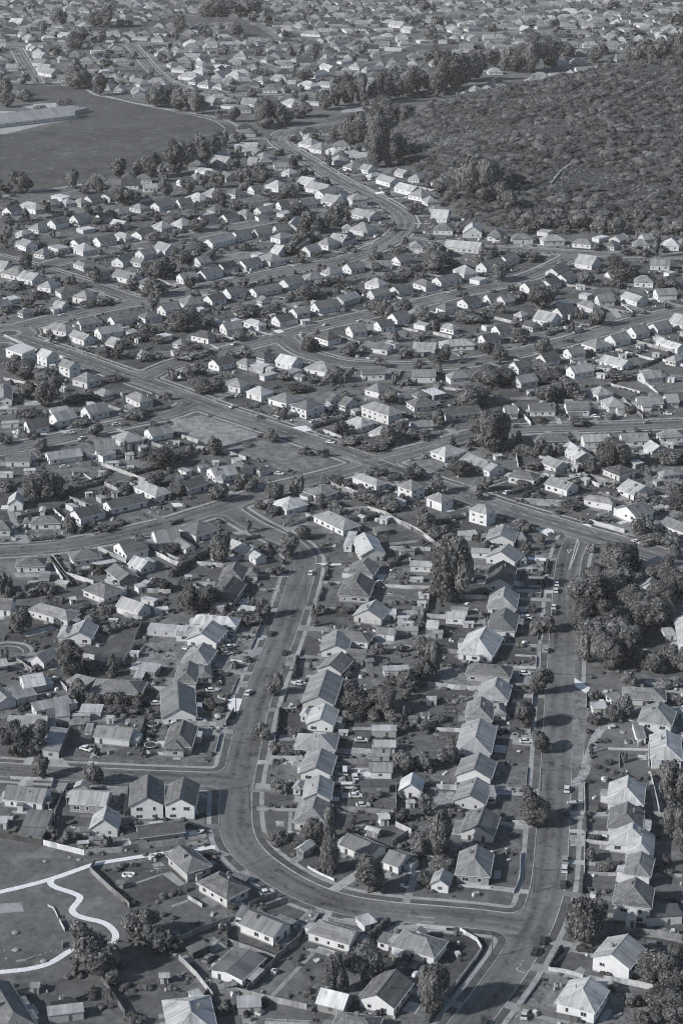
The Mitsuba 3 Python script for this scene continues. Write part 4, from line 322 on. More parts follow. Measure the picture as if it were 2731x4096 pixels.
SHRUBS = [
(29.4,505.4,6.6,3.2),(-33.5,680.9,9.7,3.1),(134.1,758.5,11.1,3.2),(15.2,879.6,14.2,3.2),(-18.6,519.6,5.5,3.2),(-79.4,1026.2,17.4,3.2),(-45.2,463.2,4.4,3.2),(-18.9,551.4,5.8,3.2),
(6.2,884.3,12.7,3.2),(-117.3,707.0,8.4,3.2),(-100.1,923.5,13.2,3.2),(-69.4,979.0,14.5,3.2),(-29.8,434.0,3.6,3.2),(-60.2,446.6,3.7,3.2),(11.0,601.3,5.8,3.2),(-62.4,600.1,5.5,3.2),
(75.5,436.9,3.7,2.8),(126.7,759.5,8.9,2.8),(113.7,625.5,7.5,2.4),(-52.3,430.3,5.5,1.8),(18.8,532.9,4.3,3.2),(143.0,988.5,12.3,3.2),(36.0,893.0,10.3,3.2),(4.4,599.7,5.1,3.2),
(27.7,592.0,5.4,2.9),(-151.9,923.5,10.6,3.2),(-68.9,611.1,5.2,3.2),(-74.2,611.9,5.2,3.2),(-26.0,726.1,6.8,3.2),(-22.4,967.7,11.0,3.2),(-96.5,1273.2,17.6,3.2),(23.7,496.1,3.4,3.2),
(-84.2,612.8,4.8,3.2),(-79.1,612.8,4.8,3.2),(72.7,509.6,3.5,3.2),(-88.3,689.8,6.5,2.8),(-81.5,519.6,3.5,3.2),(-112.7,1060.0,11.9,3.2),(40.1,768.8,6.7,3.2),(-85.9,523.2,3.6,3.1),
(-4.2,832.0,8.7,2.8),(97.7,800.7,8.4,2.7),(15.6,841.9,8.8,2.8),(72.7,876.7,8.6,3.1),(-2.6,798.7,7.0,3.2),(-44.7,1111.0,12.5,3.2),(107.7,639.3,5.0,3.0),(-2.2,634.9,5.0,3.0),
(-94.3,818.9,7.1,3.2),(-146.7,822.3,7.1,3.2),(17.5,599.1,5.1,2.6),(-124.4,703.8,5.4,3.2),(12.9,652.8,4.7,3.2),(36.6,582.5,4.6,2.7),(-81.6,1040.7,10.6,3.2),(-44.4,608.4,4.4,3.0),
(84.4,597.9,4.4,2.9),(-74.9,862.0,7.4,3.2),(42.1,1216.3,13.5,3.2),(-133.9,948.7,8.6,3.2),(-146.3,1132.7,11.4,3.2),(74.5,774.5,5.9,3.1),(-95.8,727.7,6.0,2.8),(-69.2,517.4,2.9,3.2),
(86.5,869.6,7.0,3.2),(-70.4,451.1,2.3,3.2),(-196.9,1173.2,11.8,3.2),(-42.4,747.8,5.3,3.2),(86.5,615.3,3.7,3.2),(21.6,615.7,3.7,3.2),(-43.0,691.9,4.5,3.2),(-69.9,746.7,5.3,3.1),
(-125.7,952.5,8.1,3.0),(-28.9,791.5,5.5,3.2),(29.0,674.3,4.8,2.8),(82.2,871.9,6.5,3.2),(38.5,1028.2,8.7,3.2),(-124.9,910.1,8.3,2.7),(16.3,456.0,4.7,1.5),(93.2,502.2,5.0,1.6),
(-98.7,773.0,7.2,2.3),(114.3,912.5,8.4,2.7),(40.0,961.0,8.8,2.8),(20.5,511.6,5.1,1.6),(54.6,629.0,6.1,1.9),(-76.3,604.2,5.8,1.9),(-21.4,576.7,3.2,3.2),(-12.5,519.1,5.2,1.7),
(-38.3,1125.4,10.1,3.2),(-100.4,1055.6,8.9,3.2),(20.2,591.3,3.2,3.2),(38.1,765.1,4.9,3.2),(77.5,771.9,5.0,3.2),(-104.3,774.4,5.0,3.2),(-111.7,706.0,4.2,3.2),(-17.1,575.5,3.9,2.4),
(114.7,612.5,5.5,1.9),(80.0,828.3,7.2,2.4),(-156.9,884.3,6.1,3.2),(55.3,846.2,6.4,2.8),(-13.9,574.7,3.5,2.6),(-116.7,984.6,8.4,2.7),(104.4,1013.8,8.6,2.8),(-8.9,519.4,3.2,2.3),
(44.8,764.0,6.7,2.1),(29.6,568.1,5.2,1.7),(-34.7,799.3,5.6,2.8),(-7.2,687.8,3.7,3.2),(18.9,547.0,3.0,2.6),(94.5,506.7,2.2,3.0),(-100.5,1288.5,10.7,3.2),(76.2,504.6,4.1,1.6),
(2.4,824.4,4.8,3.2),(20.4,735.2,4.8,2.6),(78.2,1104.0,8.1,3.2),(-67.6,749.5,4.0,3.2),(81.5,759.1,4.0,3.2),(-97.5,691.8,5.7,1.9),(-59.6,1025.7,7.5,2.9),(42.6,1062.1,7.2,3.2),
(-80.0,676.4,5.6,1.8),(32.0,598.4,5.1,1.6),(26.3,806.7,4.2,3.2),(-65.5,1057.8,6.6,3.2),(-86.1,670.1,3.6,2.6),(-181.6,1282.4,9.2,3.2),(74.8,751.3,3.5,3.2),(-16.4,869.4,6.5,2.2),
(-91.4,863.9,6.0,2.4),(-70.5,604.9,4.8,1.6),(-22.2,1108.6,6.8,3.2),(103.3,830.9,6.3,2.1),(-166.6,1350.0,9.7,3.2),(23.3,835.1,6.3,2.1),(-64.0,573.7,2.1,3.2),(26.3,679.8,3.2,2.7),
(95.4,916.6,6.8,2.2),(140.9,931.2,4.8,3.2),(-145.4,893.0,6.7,2.1),(-128.5,1170.2,8.5,2.7),(55.5,763.8,5.8,1.9),(-234.7,1409.8,10.1,3.2),(-64.9,440.0,2.3,1.8),(-62.5,740.2,5.2,1.8),
(24.4,723.4,5.1,1.8),(115.2,1152.4,7.7,2.6),(45.1,817.7,4.3,2.6),(-13.9,610.5,2.6,2.6),(-29.6,797.4,3.3,3.2),(105.5,928.6,4.2,3.2),(-83.0,674.3,4.0,1.9),(71.6,690.0,3.7,2.1),
(78.9,505.2,3.8,1.2),(1.3,689.6,4.9,1.6),(21.2,654.6,3.5,2.0),(155.9,1179.7,7.9,2.5),(-72.3,1033.0,7.0,2.2),(-15.0,590.7,4.3,1.4),(70.2,450.4,3.5,1.1),(104.5,783.1,5.5,1.8),
(-107.6,638.7,4.6,1.5),(-193.2,1115.7,5.6,3.2),(90.5,570.0,1.7,3.2),(-78.8,574.8,1.8,3.2),(137.3,842.7,3.9,2.8),(1.9,632.9,3.4,1.9),(-271.6,2016.2,16.2,3.2),(-160.1,1325.1,7.3,3.2),
(-13.3,1039.7,4.7,3.2),(11.2,547.2,3.0,1.6),(-41.4,607.1,4.0,1.4),(33.3,537.7,3.0,1.5),(-135.3,1136.9,5.7,2.9),(-29.9,1141.8,5.8,2.9),(-86.6,952.3,3.8,3.2),(-46.1,1430.2,7.9,3.2),
(-159.6,1132.7,5.1,3.2),(8.6,820.3,2.9,3.2),(100.6,1167.9,5.2,3.2),(78.4,1488.7,8.2,3.2),(-21.7,780.8,5.0,1.6),(-30.7,483.5,2.7,1.3),(9.5,432.8,2.0,1.5),(115.4,1087.2,4.9,2.9),
(85.5,815.1,4.3,2.0),(112.0,784.5,4.6,1.7),(70.4,672.8,2.4,2.4),(78.8,538.6,2.0,2.0),(-92.4,520.4,1.9,1.9),(130.0,920.3,3.7,2.5),(132.0,1029.3,3.5,3.2),(-155.9,1175.2,6.6,2.1),
(-189.2,1375.2,6.8,2.7),(-16.4,591.4,3.6,1.2),(-43.9,881.1,5.1,1.6),(-17.0,463.6,1.8,1.6),(-208.4,1204.3,6.0,2.3),(3.7,530.5,1.3,2.5),(85.5,568.8,2.8,1.3),(123.8,1056.7,5.4,1.9),
(-97.5,526.3,2.3,1.4),(-108.3,770.1,2.7,2.2),(32.9,758.0,2.7,2.1),(-23.3,737.0,2.6,2.1),(91.9,503.5,2.5,1.1),(-63.9,875.5,3.5,1.7),(-87.3,1187.6,4.0,2.5),(69.8,1154.0,3.9,2.5),
(27.3,696.4,3.3,1.1),(-39.4,1656.4,4.5,3.2),(31.3,470.2,1.5,1.0),(-82.1,531.1,2.3,0.8),(55.7,432.5,1.7,0.7),(61.3,430.1,1.7,0.7),(83.2,908.7,2.6,1.4)]
FENCES = [
(8,0.5,[(-82.3,484.7),(-80.6,483.4),(-79.3,480.4),(-78.6,478.3)]),(7,1.1,[(-78.1,476.8),(-75.9,471.6)]),(7,1.1,[(-75.9,466.0),(-75.4,463.3)]),
(8,0.4,[(-87.0,457.2),(-84.5,457.6),(-82.4,459.4)]),(4,1.8,[(-64.7,490.8),(-62.2,488.0),(-59.3,483.5)]),(3,1.8,[(-65.0,453.5),(-62.9,447.5),(-59.0,440.1),(-55.4,432.5)]),
(3,1.8,[(-75.1,436.3),(-68.6,438.2),(-62.6,442.1)]),(7,1.0,[(-79.6,442.3),(-83.6,442.3)]),(6,1.8,[(-29.7,477.8),(-39.3,471.0),(-43.8,467.0)]),
(6,1.8,[(-33.4,440.4),(-38.2,449.7),(-43.6,458.1)]),(5,1.8,[(-31.0,465.7),(-24.3,461.8),(-17.7,457.6),(-14.9,461.8),(-11.9,467.0),(-10.2,472.9)]),(3,1.8,[(-31.7,473.5),(-30.9,463.9)]),
(5,1.8,[(-17.5,457.1),(-20.1,452.0),(-24.7,443.5)]),(6,1.8,[(-31.7,441.8),(-27.5,442.6),(-18.8,438.9),(-8.9,435.3)]),(5,1.8,[(-21.2,482.6),(-15.1,486.8)]),
(5,1.8,[(-25.8,484.0),(-18.1,489.7)]),(7,1.0,[(-6.0,480.6),(-8.3,474.0)]),(7,1.2,[(-43.3,488.5),(-39.0,484.0)]),
(8,1.2,[(32.5,471.9),(36.8,467.0),(37.9,462.8),(36.5,459.2),(30.0,446.0)]),(8,1.1,[(20.7,474.0),(28.8,472.4)]),(4,1.8,[(29.7,445.8),(23.7,433.7),(22.2,429.2)]),
(4,1.8,[(0.6,457.6),(6.0,466.0)]),(8,1.2,[(54.9,453.0),(59.1,452.0),(63.8,449.5)]),(8,1.8,[(69.0,448.0),(75.2,446.5),(81.4,444.0)]),
(3,1.8,[(59.0,462.3),(55.2,453.0)]),(5,1.8,[(79.9,470.8),(86.6,469.7),(92.8,467.6)]),(3,1.8,[(46.2,435.3),(54.8,431.6),(60.1,429.7)]),
(2,1.8,[(-102.1,522.4),(-95.0,520.2),(-88.4,518.1)]),(9,1.8,[(-88.2,518.1),(-81.7,515.1),(-75.4,512.3)]),(7,1.8,[(-75.3,512.3),(-69.9,513.3),(-64.6,514.2)]),
(5,1.8,[(-64.3,514.4),(-60.0,516.1)]),(6,1.8,[(-59.3,516.1),(-50.5,517.9),(-46.2,519.4)]),(7,1.2,[(-85.4,555.6),(-86.7,546.2),(-87.4,538.4),(-86.7,531.1)]),
(7,1.0,[(-104.3,558.8),(-90.6,557.7),(-90.7,553.1)]),(3,1.8,[(-65.9,535.1),(-66.1,541.8),(-66.3,554.2)]),(5,1.8,[(-71.8,507.7),(-72.6,502.9),(-66.7,494.0),(-62.9,488.8)]),
(3,1.8,[(-23.3,522.7),(-19.9,517.6)]),(6,0.9,[(-24.9,538.7),(-13.4,538.4)]),(4,1.8,[(-21.0,522.7),(-20.0,517.6),(-15.7,518.9)]),
(7,1.2,[(-45.6,521.4),(-40.2,522.7)]),(6,1.8,[(17.0,552.8),(16.5,529.8)]),(5,1.8,[(0.0,538.4),(8.0,537.4),(15.9,535.7)]),
(8,1.8,[(16.3,529.1),(20.9,524.6)]),(6,1.8,[(19.9,524.0),(14.9,517.6)]),(7,1.8,[(29.6,552.4),(36.0,551.7)]),
(7,1.0,[(35.0,545.2),(34.1,541.1)]),(8,0.8,[(33.3,494.9),(42.5,494.0)]),(8,0.8,[(76.2,555.6),(72.9,525.3),(70.0,501.7)]),
(3,1.8,[(69.6,501.4),(68.1,490.6)]),(8,1.2,[(72.6,519.5),(79.2,517.9)]),(8,0.9,[(52.7,513.3),(51.1,498.7),(48.7,491.1)]),
(6,1.8,[(97.6,560.6),(96.9,537.1)]),(5,1.8,[(94.9,535.1),(99.4,533.7)]),(6,1.2,[(70.8,501.1),(80.8,500.5)]),
(6,1.2,[(90.5,500.5),(98.0,499.9)]),(7,1.0,[(51.6,531.1),(57.5,530.8)]),(8,1.8,[(-92.4,649.3),(-85.5,646.1),(-78.6,643.9)]),
(6,1.8,[(-77.5,643.9),(-74.7,659.6)]),(7,1.8,[(-68.0,622.8),(-59.8,621.5)]),(3,1.8,[(-66.3,579.4),(-65.4,600.4)]),
(7,1.0,[(-63.6,576.4),(-55.3,574.1)]),(6,1.8,[(-97.2,626.2),(-94.3,621.1)]),(5,1.8,[(-115.6,645.7),(-108.9,636.7)]),
(7,1.8,[(-89.4,602.8),(-79.1,602.8)]),(4,1.0,[(-86.2,571.5),(-64.3,568.9)]),(4,1.8,[(-89.8,591.7),(-90.3,573.4)]),
(6,1.8,[(-62.2,596.8),(-56.8,596.8),(-39.3,594.5)]),(7,1.8,[(-23.1,571.1),(-12.3,570.8)]),(3,1.8,[(-38.3,595.6),(-36.2,606.1)]),
(2,1.8,[(-21.1,591.7),(-20.8,606.1)]),(2,1.8,[(-17.3,630.6),(-15.6,647.5)]),(8,0.8,[(-17.7,628.4),(-11.9,625.4)]),
(7,1.0,[(-14.4,655.3),(-15.1,649.3)]),(7,1.8,[(29.8,625.8),(38.8,623.2),(47.7,621.9)]),(8,1.4,[(31.4,591.7),(39.2,591.1)]),
(5,1.8,[(36.4,653.0),(43.4,652.1)]),(6,1.8,[(19.6,590.1),(20.4,599.6)]),(6,1.8,[(42.3,653.9),(43.9,660.5)]),
(5,1.8,[(0.0,568.9),(9.8,568.9)]),(8,0.8,[(81.8,576.4),(86.4,578.6),(99.2,577.9)]),(6,0.8,[(89.8,576.0),(88.5,566.0)]),
(8,0.8,[(100.7,587.0),(98.0,566.7)]),(8,0.7,[(62.2,650.3),(69.6,649.3),(68.6,640.7)]),(8,0.8,[(60.8,640.1),(68.5,639.7)]),
(3,1.0,[(55.5,580.1),(60.3,578.6)]),(8,1.8,[(-107.9,724.4),(-101.8,720.0),(-96.2,715.6)]),(8,1.8,[(-114.6,734.4),(-108.4,718.3)]),
(8,1.8,[(-75.2,746.5),(-71.4,742.4),(-68.0,737.8)]),(7,1.8,[(-74.8,708.1),(-65.6,707.0)]),(6,1.8,[(-81.3,685.4),(-74.0,680.9)]),
(6,1.8,[(-98.6,751.7),(-85.8,737.8)]),(3,1.8,[(-118.3,743.6),(-104.4,713.5)]),(5,1.8,[(-75.2,664.3),(-74.0,677.4)]),
(7,1.8,[(-57.5,735.6),(-46.9,733.3),(-41.0,735.0)]),(7,1.8,[(-56.5,714.5),(-48.9,714.5)]),(6,1.8,[(-25.5,786.0),(-15.1,789.9),(-12.7,787.3)]),
(6,1.0,[(-7.1,717.2),(0.0,716.2)]),(7,1.8,[(-68.0,737.8),(-64.3,734.4)]),(7,1.8,[(19.8,786.0),(25.6,779.7),(31.7,771.6),(38.0,757.7)]),
(8,1.2,[(16.9,713.5),(25.3,712.4),(34.6,711.8)]),(7,1.8,[(19.5,751.7),(36.0,750.6)]),(6,1.8,[(31.8,683.9),(39.1,682.9)]),
(7,1.8,[(45.0,701.8),(55.7,701.3)]),(5,1.8,[(32.4,690.4),(33.9,704.9)]),(6,1.8,[(30.1,681.4),(31.1,688.4)]),
(6,1.8,[(51.2,729.9),(58.6,729.9)]),(8,1.0,[(19.6,757.1),(31.2,760.1)]),(2,1.8,[(95.7,794.4),(99.8,789.9),(104.0,784.1)]),
(8,1.8,[(104.0,782.2),(107.7,778.5),(111.8,775.4),(117.1,770.4)]),(6,0.8,[(80.7,739.0),(79.3,727.7)]),(6,0.8,[(78.3,721.6),(76.1,702.8)]),
(7,1.8,[(-108.8,853.9),(-94.0,839.4),(-83.3,828.1)]),(7,1.8,[(-117.5,809.6),(-109.3,800.3)]),(7,1.0,[(-115.2,841.5),(-108.2,829.5)]),
(6,1.8,[(-88.6,882.7),(-82.5,876.5)]),(6,1.8,[(-104.4,828.1),(-96.7,818.4)]),(7,1.8,[(-75.3,892.9),(-67.0,885.0)]),
(7,1.8,[(-55.1,871.9),(-43.6,861.3)]),(8,1.0,[(-46.5,938.7),(-35.0,948.4)]),(7,1.2,[(-33.2,925.0),(-28.8,919.9)]),
(7,1.8,[(-8.6,901.0),(0.1,890.5)]),(7,1.8,[(0.1,824.6),(8.6,813.0)]),(7,1.0,[(65.9,829.5),(74.1,835.1)]),
(8,1.0,[(65.4,828.1),(70.0,832.3)]),(8,1.8,[(84.3,941.3),(87.9,927.5),(90.8,911.6)]),(8,1.3,[(155.4,978.5),(159.2,960.9)]),
(5,1.8,[(111.0,838.0),(121.3,828.1)]),(6,1.8,[(139.9,951.1),(146.0,921.6)]),(4,1.8,[(74.3,815.7),(84.0,823.9)]),
(7,1.2,[(-188.6,1066.7),(-186.3,1067.8),(-163.3,1036.8)]),(8,1.8,[(-150.1,1025.5),(-145.4,1020.4)]),(7,1.8,[(-61.6,1112.1),(-53.8,1105.1)]),
(7,1.8,[(-51.8,1006.4),(-41.1,994.7)]),(6,1.0,[(-71.5,1049.4),(-66.3,1041.0)]),(7,1.8,[(50.8,1071.1),(60.6,1062.3)]),
(7,1.4,[(32.4,1082.2),(42.5,1075.5)]),(7,1.8,[(86.9,1102.8),(96.5,1093.5)]),(8,1.4,[(147.8,1038.9),(166.6,1018.4)]),
(6,1.8,[(161.0,1053.7),(178.3,1034.7)]),(8,1.4,[(170.2,1019.4),(179.4,1009.4)])]
HEDGES = [
(2.4,1.6,[(6.5,466.0),(13.0,475.6)]),(1.3,1.0,[(59.4,463.1),(55.6,454.3)]),(1.2,0.8,[(31.9,537.1),(37.1,535.1)]),
(1.2,0.9,[(74.2,535.7),(73.2,525.3)]),(1.4,1.0,[(-20.9,591.7),(-20.5,606.9)]),(1.6,1.0,[(-16.6,631.4),(-15.6,647.5)]),
(1.5,1.5,[(-127.4,761.3),(-115.4,764.9)]),(1.3,1.2,[(-104.0,771.0),(-93.4,777.2)]),(2.0,1.5,[(-81.9,675.4),(-74.1,678.4)]),
(3.0,2.5,[(-66.9,723.3),(-60.1,736.7),(-51.5,751.7)]),(1.5,1.2,[(-39.6,762.5),(-33.5,765.5)]),(1.4,1.2,[(-71.4,779.7),(-66.7,784.1)]),
(1.2,1.0,[(-7.1,717.8),(-5.0,729.9)]),(1.2,1.0,[(-8.6,699.7),(-7.0,711.3)]),(2.0,2.0,[(39.7,780.4),(49.7,787.3)]),
(2.0,2.0,[(0.1,781.0),(14.8,789.9)]),(1.2,1.0,[(80.4,726.6),(82.5,739.0)]),(1.2,1.0,[(78.2,712.4),(80.0,721.6)]),
(2.0,2.0,[(-120.3,817.1),(-105.2,830.9)]),(1.8,1.5,[(-94.2,840.8),(-83.2,849.5)]),(1.4,1.2,[(-103.5,925.0),(-84.1,938.7)]),
(2.0,2.0,[(-13.4,907.5),(0.1,919.9)]),(1.6,1.5,[(113.2,1070.0),(123.7,1077.7)]),(1.8,1.5,[(156.8,1006.4),(172.1,1024.5)])]
PATCHES = [
('c',[(-75.6,433.4),(-68.8,437.2),(-67.3,433.9),(-74.1,431.1)]),('d',[(-68.5,436.8),(-61.9,438.7),(-59.5,432.0),(-66.2,430.2)]),('c',[(-95.5,480.9),(-96.3,486.0),(-90.1,486.7),(-88.7,482.0)]),
('d2',[(-78.4,480.1),(-77.0,480.2),(-76.6,477.9),(-77.8,477.8)]),('c',[(-10.2,464.4),(-4.0,461.8),(-7.2,461.2),(-9.6,462.8)]),('c',[(-8.5,486.8),(-3.9,483.4),(-5.7,481.8),(-9.4,486.8)]),
('c',[(-36.7,468.1),(-34.7,469.2),(-30.9,463.9),(-33.8,462.8)]),('c',[(-26.1,436.8),(-22.1,437.2),(-21.8,429.5),(-25.2,429.5)]),('c',[(0.0,478.7),(7.6,478.1),(10.5,474.6),(15.1,474.6),(28.7,476.8),(31.2,473.5),(21.0,474.0),(12.0,471.9),(9.9,471.3)]),
('c',[(15.0,474.0),(12.6,470.2),(9.9,472.4),(12.7,475.1)]),('c',[(56.1,466.0),(59.3,468.1),(68.6,463.3),(67.0,459.7),(60.3,462.8)]),('c',[(50.0,453.5),(52.0,456.6),(54.3,455.6),(52.7,451.5)]),
('c',[(61.5,452.5),(63.8,455.0),(64.8,453.5),(63.9,450.5)]),('c',[(79.5,470.2),(86.5,471.0),(93.0,467.0),(92.8,466.0),(86.1,468.6)]),('c',[(-55.3,507.4),(-52.6,508.5),(-51.4,506.5),(-54.2,505.6)]),
('c',[(-52.0,502.0),(-49.4,503.5),(-44.7,496.4),(-46.5,495.2)]),('c',[(-72.7,553.5),(-66.9,553.5),(-66.5,546.5),(-70.6,546.9)]),('c',[(-99.0,554.2),(-99.1,558.4),(-96.9,558.3),(-96.6,554.2)]),
('c',[(-88.7,556.3),(-85.7,556.3),(-87.0,548.6),(-89.2,552.1)]),('c',[(-26.9,556.3),(-22.3,555.6),(-22.1,551.7),(-27.1,552.8)]),('c',[(-26.0,541.8),(-13.6,539.7),(-13.5,538.1),(-25.9,538.7)]),
('c',[(-15.3,509.3),(-13.3,512.6),(-10.9,510.8),(-13.8,507.1)]),('w',[(-43.8,516.4),(-38.1,518.1),(-37.2,516.4),(-41.9,514.8)]),('c',[(-42.1,513.3),(-35.2,515.1),(-32.2,512.6),(-34.7,511.4)]),
('c',[(-29.7,500.5),(-27.3,502.9),(-24.0,499.3),(-26.5,498.1)]),('c',[(-46.4,519.5),(-39.8,521.4),(-39.9,518.9),(-46.0,518.3)]),('c',[(-40.4,526.6),(-38.8,526.6),(-37.9,523.3),(-39.6,523.3)]),
('e',[(-20.0,532.4),(-17.4,532.4),(-17.3,529.1),(-19.6,529.1)]),('c',[(-44.6,549.3),(-42.9,550.0),(-40.7,546.9),(-42.7,546.5)]),('e',[(29.2,551.0),(35.0,550.7),(34.1,541.4),(28.5,542.4)]),
('e',[(2.1,566.3),(8.7,566.3),(8.6,559.1),(2.1,558.4)]),('c',[(0.0,550.0),(5.8,550.3),(5.8,547.9),(0.0,546.5)]),('c',[(72.3,557.0),(75.5,557.0),(75.1,553.5),(71.9,553.5)]),
('c',[(69.8,535.7),(73.2,535.7),(81.4,537.7),(81.2,536.4),(74.3,534.4),(70.2,533.1)]),('e',[(68.3,524.0),(72.5,524.0),(71.8,517.6),(67.6,517.6)]),('c',[(72.8,521.1),(79.3,518.9),(79.1,517.3),(72.6,519.5)]),
('e',[(96.6,558.4),(99.6,559.9),(98.5,537.1),(95.5,536.4)]),('c',[(51.5,530.5),(55.7,529.8),(55.5,527.2),(51.3,527.8)]),('e',[(-97.4,654.9),(-93.0,653.9),(-92.3,651.2),(-95.1,652.1)]),
('c',[(-95.1,572.6),(-89.9,573.4),(-86.3,566.7),(-93.2,566.7)]),('e',[(-64.3,592.5),(-61.4,591.7),(-61.3,587.0),(-63.2,588.6)]),('c',[(-82.5,603.7),(-70.7,602.0),(-70.6,598.0),(-84.3,599.6)]),
('w',[(-42.5,618.5),(-33.6,615.6),(-34.3,604.5),(-38.2,607.7),(-38.9,614.3),(-42.4,616.9)]),('w',[(-39.5,647.7),(-33.4,646.1),(-33.3,644.6),(-39.6,646.1)]),('e',[(-46.9,594.8),(-39.3,594.8),(-38.9,588.6),(-45.8,588.6)]),
('c',[(-24.6,589.4),(-15.0,589.4),(-14.9,587.0),(-24.8,584.3)]),('c',[(-35.2,629.7),(-32.1,629.7),(-33.0,624.5),(-38.0,625.4)]),('c',[(-39.6,593.3),(-35.2,592.5),(-35.4,589.4),(-39.0,590.1)]),
('c',[(-25.0,609.4),(-21.7,609.4),(-21.9,606.1),(-25.2,606.1)]),('c',[(-19.9,626.2),(-11.9,625.4),(-12.3,623.6),(-19.8,624.1)]),('c',[(-44.4,651.2),(-27.8,658.6),(-26.1,654.9),(-33.7,647.5)]),
('e',[(3.2,580.1),(9.9,579.4),(9.9,573.4),(3.5,571.9)]),('c',[(3.7,594.8),(10.2,594.8),(10.1,592.5),(3.6,592.5)]),('w',[(81.2,632.7),(85.9,624.5),(84.4,619.4),(81.0,625.4)]),
('e',[(107.7,632.7),(118.6,629.7),(117.3,619.4),(112.3,621.1),(104.8,628.8)]),('c',[(62.7,619.4),(70.2,619.4),(69.5,616.0),(62.1,616.9)]),('c',[(56.3,590.9),(64.0,591.7),(62.6,580.9),(55.7,582.4)]),
('c',[(70.8,658.6),(73.8,656.7),(71.8,652.1),(70.4,653.9)]),('c',[(-129.4,727.7),(-115.9,726.6),(-115.5,723.3),(-127.8,723.3)]),('c',[(-106.1,769.8),(-104.3,769.8),(-101.9,764.9),(-105.1,764.9)]),
('c',[(-117.4,670.6),(-107.1,677.4),(-105.0,673.5),(-115.2,666.7)]),('c',[(-45.4,771.0),(-39.3,774.7),(-38.2,769.8),(-43.5,768.6)]),('w',[(-10.3,737.8),(0.0,738.4),(0.0,735.6),(-6.4,735.0)]),
('c',[(-32.3,711.8),(-23.9,712.4),(-23.8,708.1),(-31.4,710.2)]),('c',[(-25.3,776.0),(-14.1,784.8),(-13.5,781.0),(-22.0,771.0)]),('e',[(-39.7,666.7),(-30.7,671.5),(-28.1,664.3),(-38.4,664.3)]),
('c',[(-15.6,677.4),(-4.7,675.4),(-4.7,671.5),(-15.9,672.5)]),('e',[(17.3,713.5),(34.6,711.8),(34.5,710.2),(17.3,712.4)]),('e',[(49.4,679.4),(53.8,685.4),(53.2,675.4),(49.4,673.5)]),
('e',[(18.6,729.9),(26.7,727.7),(25.7,723.3),(18.8,723.3)]),('e',[(20.6,690.4),(28.0,691.4),(27.8,685.4),(20.5,686.4)]),('w',[(74.7,744.2),(82.0,743.0),(81.7,740.1),(74.9,741.3)]),
('c',[(73.4,724.4),(83.5,723.3),(82.8,720.5),(73.2,722.2)]),('c',[(67.8,703.3),(80.2,702.3),(79.7,699.2),(68.4,700.7)]),('c',[(72.6,715.6),(77.6,715.1),(77.4,712.9),(72.9,713.5)]),
('w',[(81.0,774.7),(87.9,776.0),(88.1,771.0),(85.1,771.0),(85.2,766.7)]),('c',[(72.0,787.3),(77.4,786.7),(81.6,782.2),(76.0,781.0)]),('w',[(99.7,780.4),(103.4,781.0),(104.5,778.5),(102.5,776.6)]),
('c',[(87.5,791.2),(92.9,793.8),(94.6,792.5),(90.5,788.6)]),('c',[(110.2,769.8),(114.0,771.0),(115.4,768.0),(112.5,766.1)]),('e',[(120.9,685.4),(125.9,691.4),(123.8,677.4),(120.0,676.4)]),
('e',[(-158.8,947.5),(-149.5,951.1),(-148.5,944.0),(-156.4,942.2)]),('c',[(-107.9,942.2),(-103.7,943.1),(-100.2,935.3),(-105.1,935.3)]),('c',[(-115.2,911.6),(-111.9,914.9),(-110.5,911.6),(-113.8,908.3)]),
('y',[(-82.6,919.9),(-68.2,926.7),(-49.4,909.9),(-37.4,896.1),(-49.3,885.8),(-55.5,878.8),(-67.1,885.8),(-75.5,895.3),(-81.2,903.4)]),('z',[(-54.9,876.5),(-36.7,890.5),(-28.4,888.2),(-18.5,876.5),(-6.3,861.3),(-8.2,855.4),(-16.5,846.6),(-27.8,848.0),(-33.0,856.8),(-43.2,864.3)]),('c',[(-68.1,908.3),(-65.5,908.6),(-64.5,905.0),(-67.0,904.2)]),
('c',[(-63.6,903.1),(-60.8,903.4),(-60.8,899.8),(-63.6,899.8)]),('w',[(-24.8,908.3),(-17.1,911.6),(-13.9,905.0),(-18.5,901.0)]),('c',[(-15.8,897.7),(-8.6,901.8),(-6.6,899.3),(-14.2,895.3)]),
('c',[(-54.0,818.4),(-48.0,821.2),(-44.9,817.1),(-51.4,814.3)]),('w',[(-73.4,805.6),(-68.8,806.3),(-66.2,802.3),(-71.7,801.0)]),('c',[(16.0,832.3),(26.1,833.7),(24.0,823.9),(16.7,820.5)]),
('c',[(37.0,840.8),(43.1,845.1),(45.5,843.7),(40.4,839.4)]),('c',[(48.0,908.3),(54.1,905.0),(56.8,897.7),(52.2,898.5)]),('c',[(53.1,823.9),(59.6,828.1),(61.3,825.3),(56.3,821.2)]),
('e',[(9.6,925.0),(17.4,919.9),(17.3,913.2),(10.6,919.9)]),('y',[(74.0,813.0),(101.0,809.0),(92.7,801.0),(82.6,803.6)]),('c',[(117.4,925.0),(123.3,925.8),(124.1,914.9),(119.9,914.9)]),
('c',[(126.7,945.7),(129.2,935.3),(128.2,918.2),(125.7,928.4)]),('e',[(134.8,878.0),(140.4,878.0),(139.6,868.8),(135.3,870.3)]),('c',[(-146.6,1038.9),(-139.9,1042.0),(-136.9,1036.8),(-142.5,1034.7)]),
('c',[(-145.2,1161.2),(-139.1,1158.7),(-140.6,1154.9),(-144.6,1156.2)]),('w',[(-38.7,1080.0),(-33.9,1081.1),(-29.4,1072.2),(-33.0,1068.9)]),('w',[(-21.5,1084.5),(-16.4,1089.0),(-15.7,1085.6),(-20.5,1082.2)]),
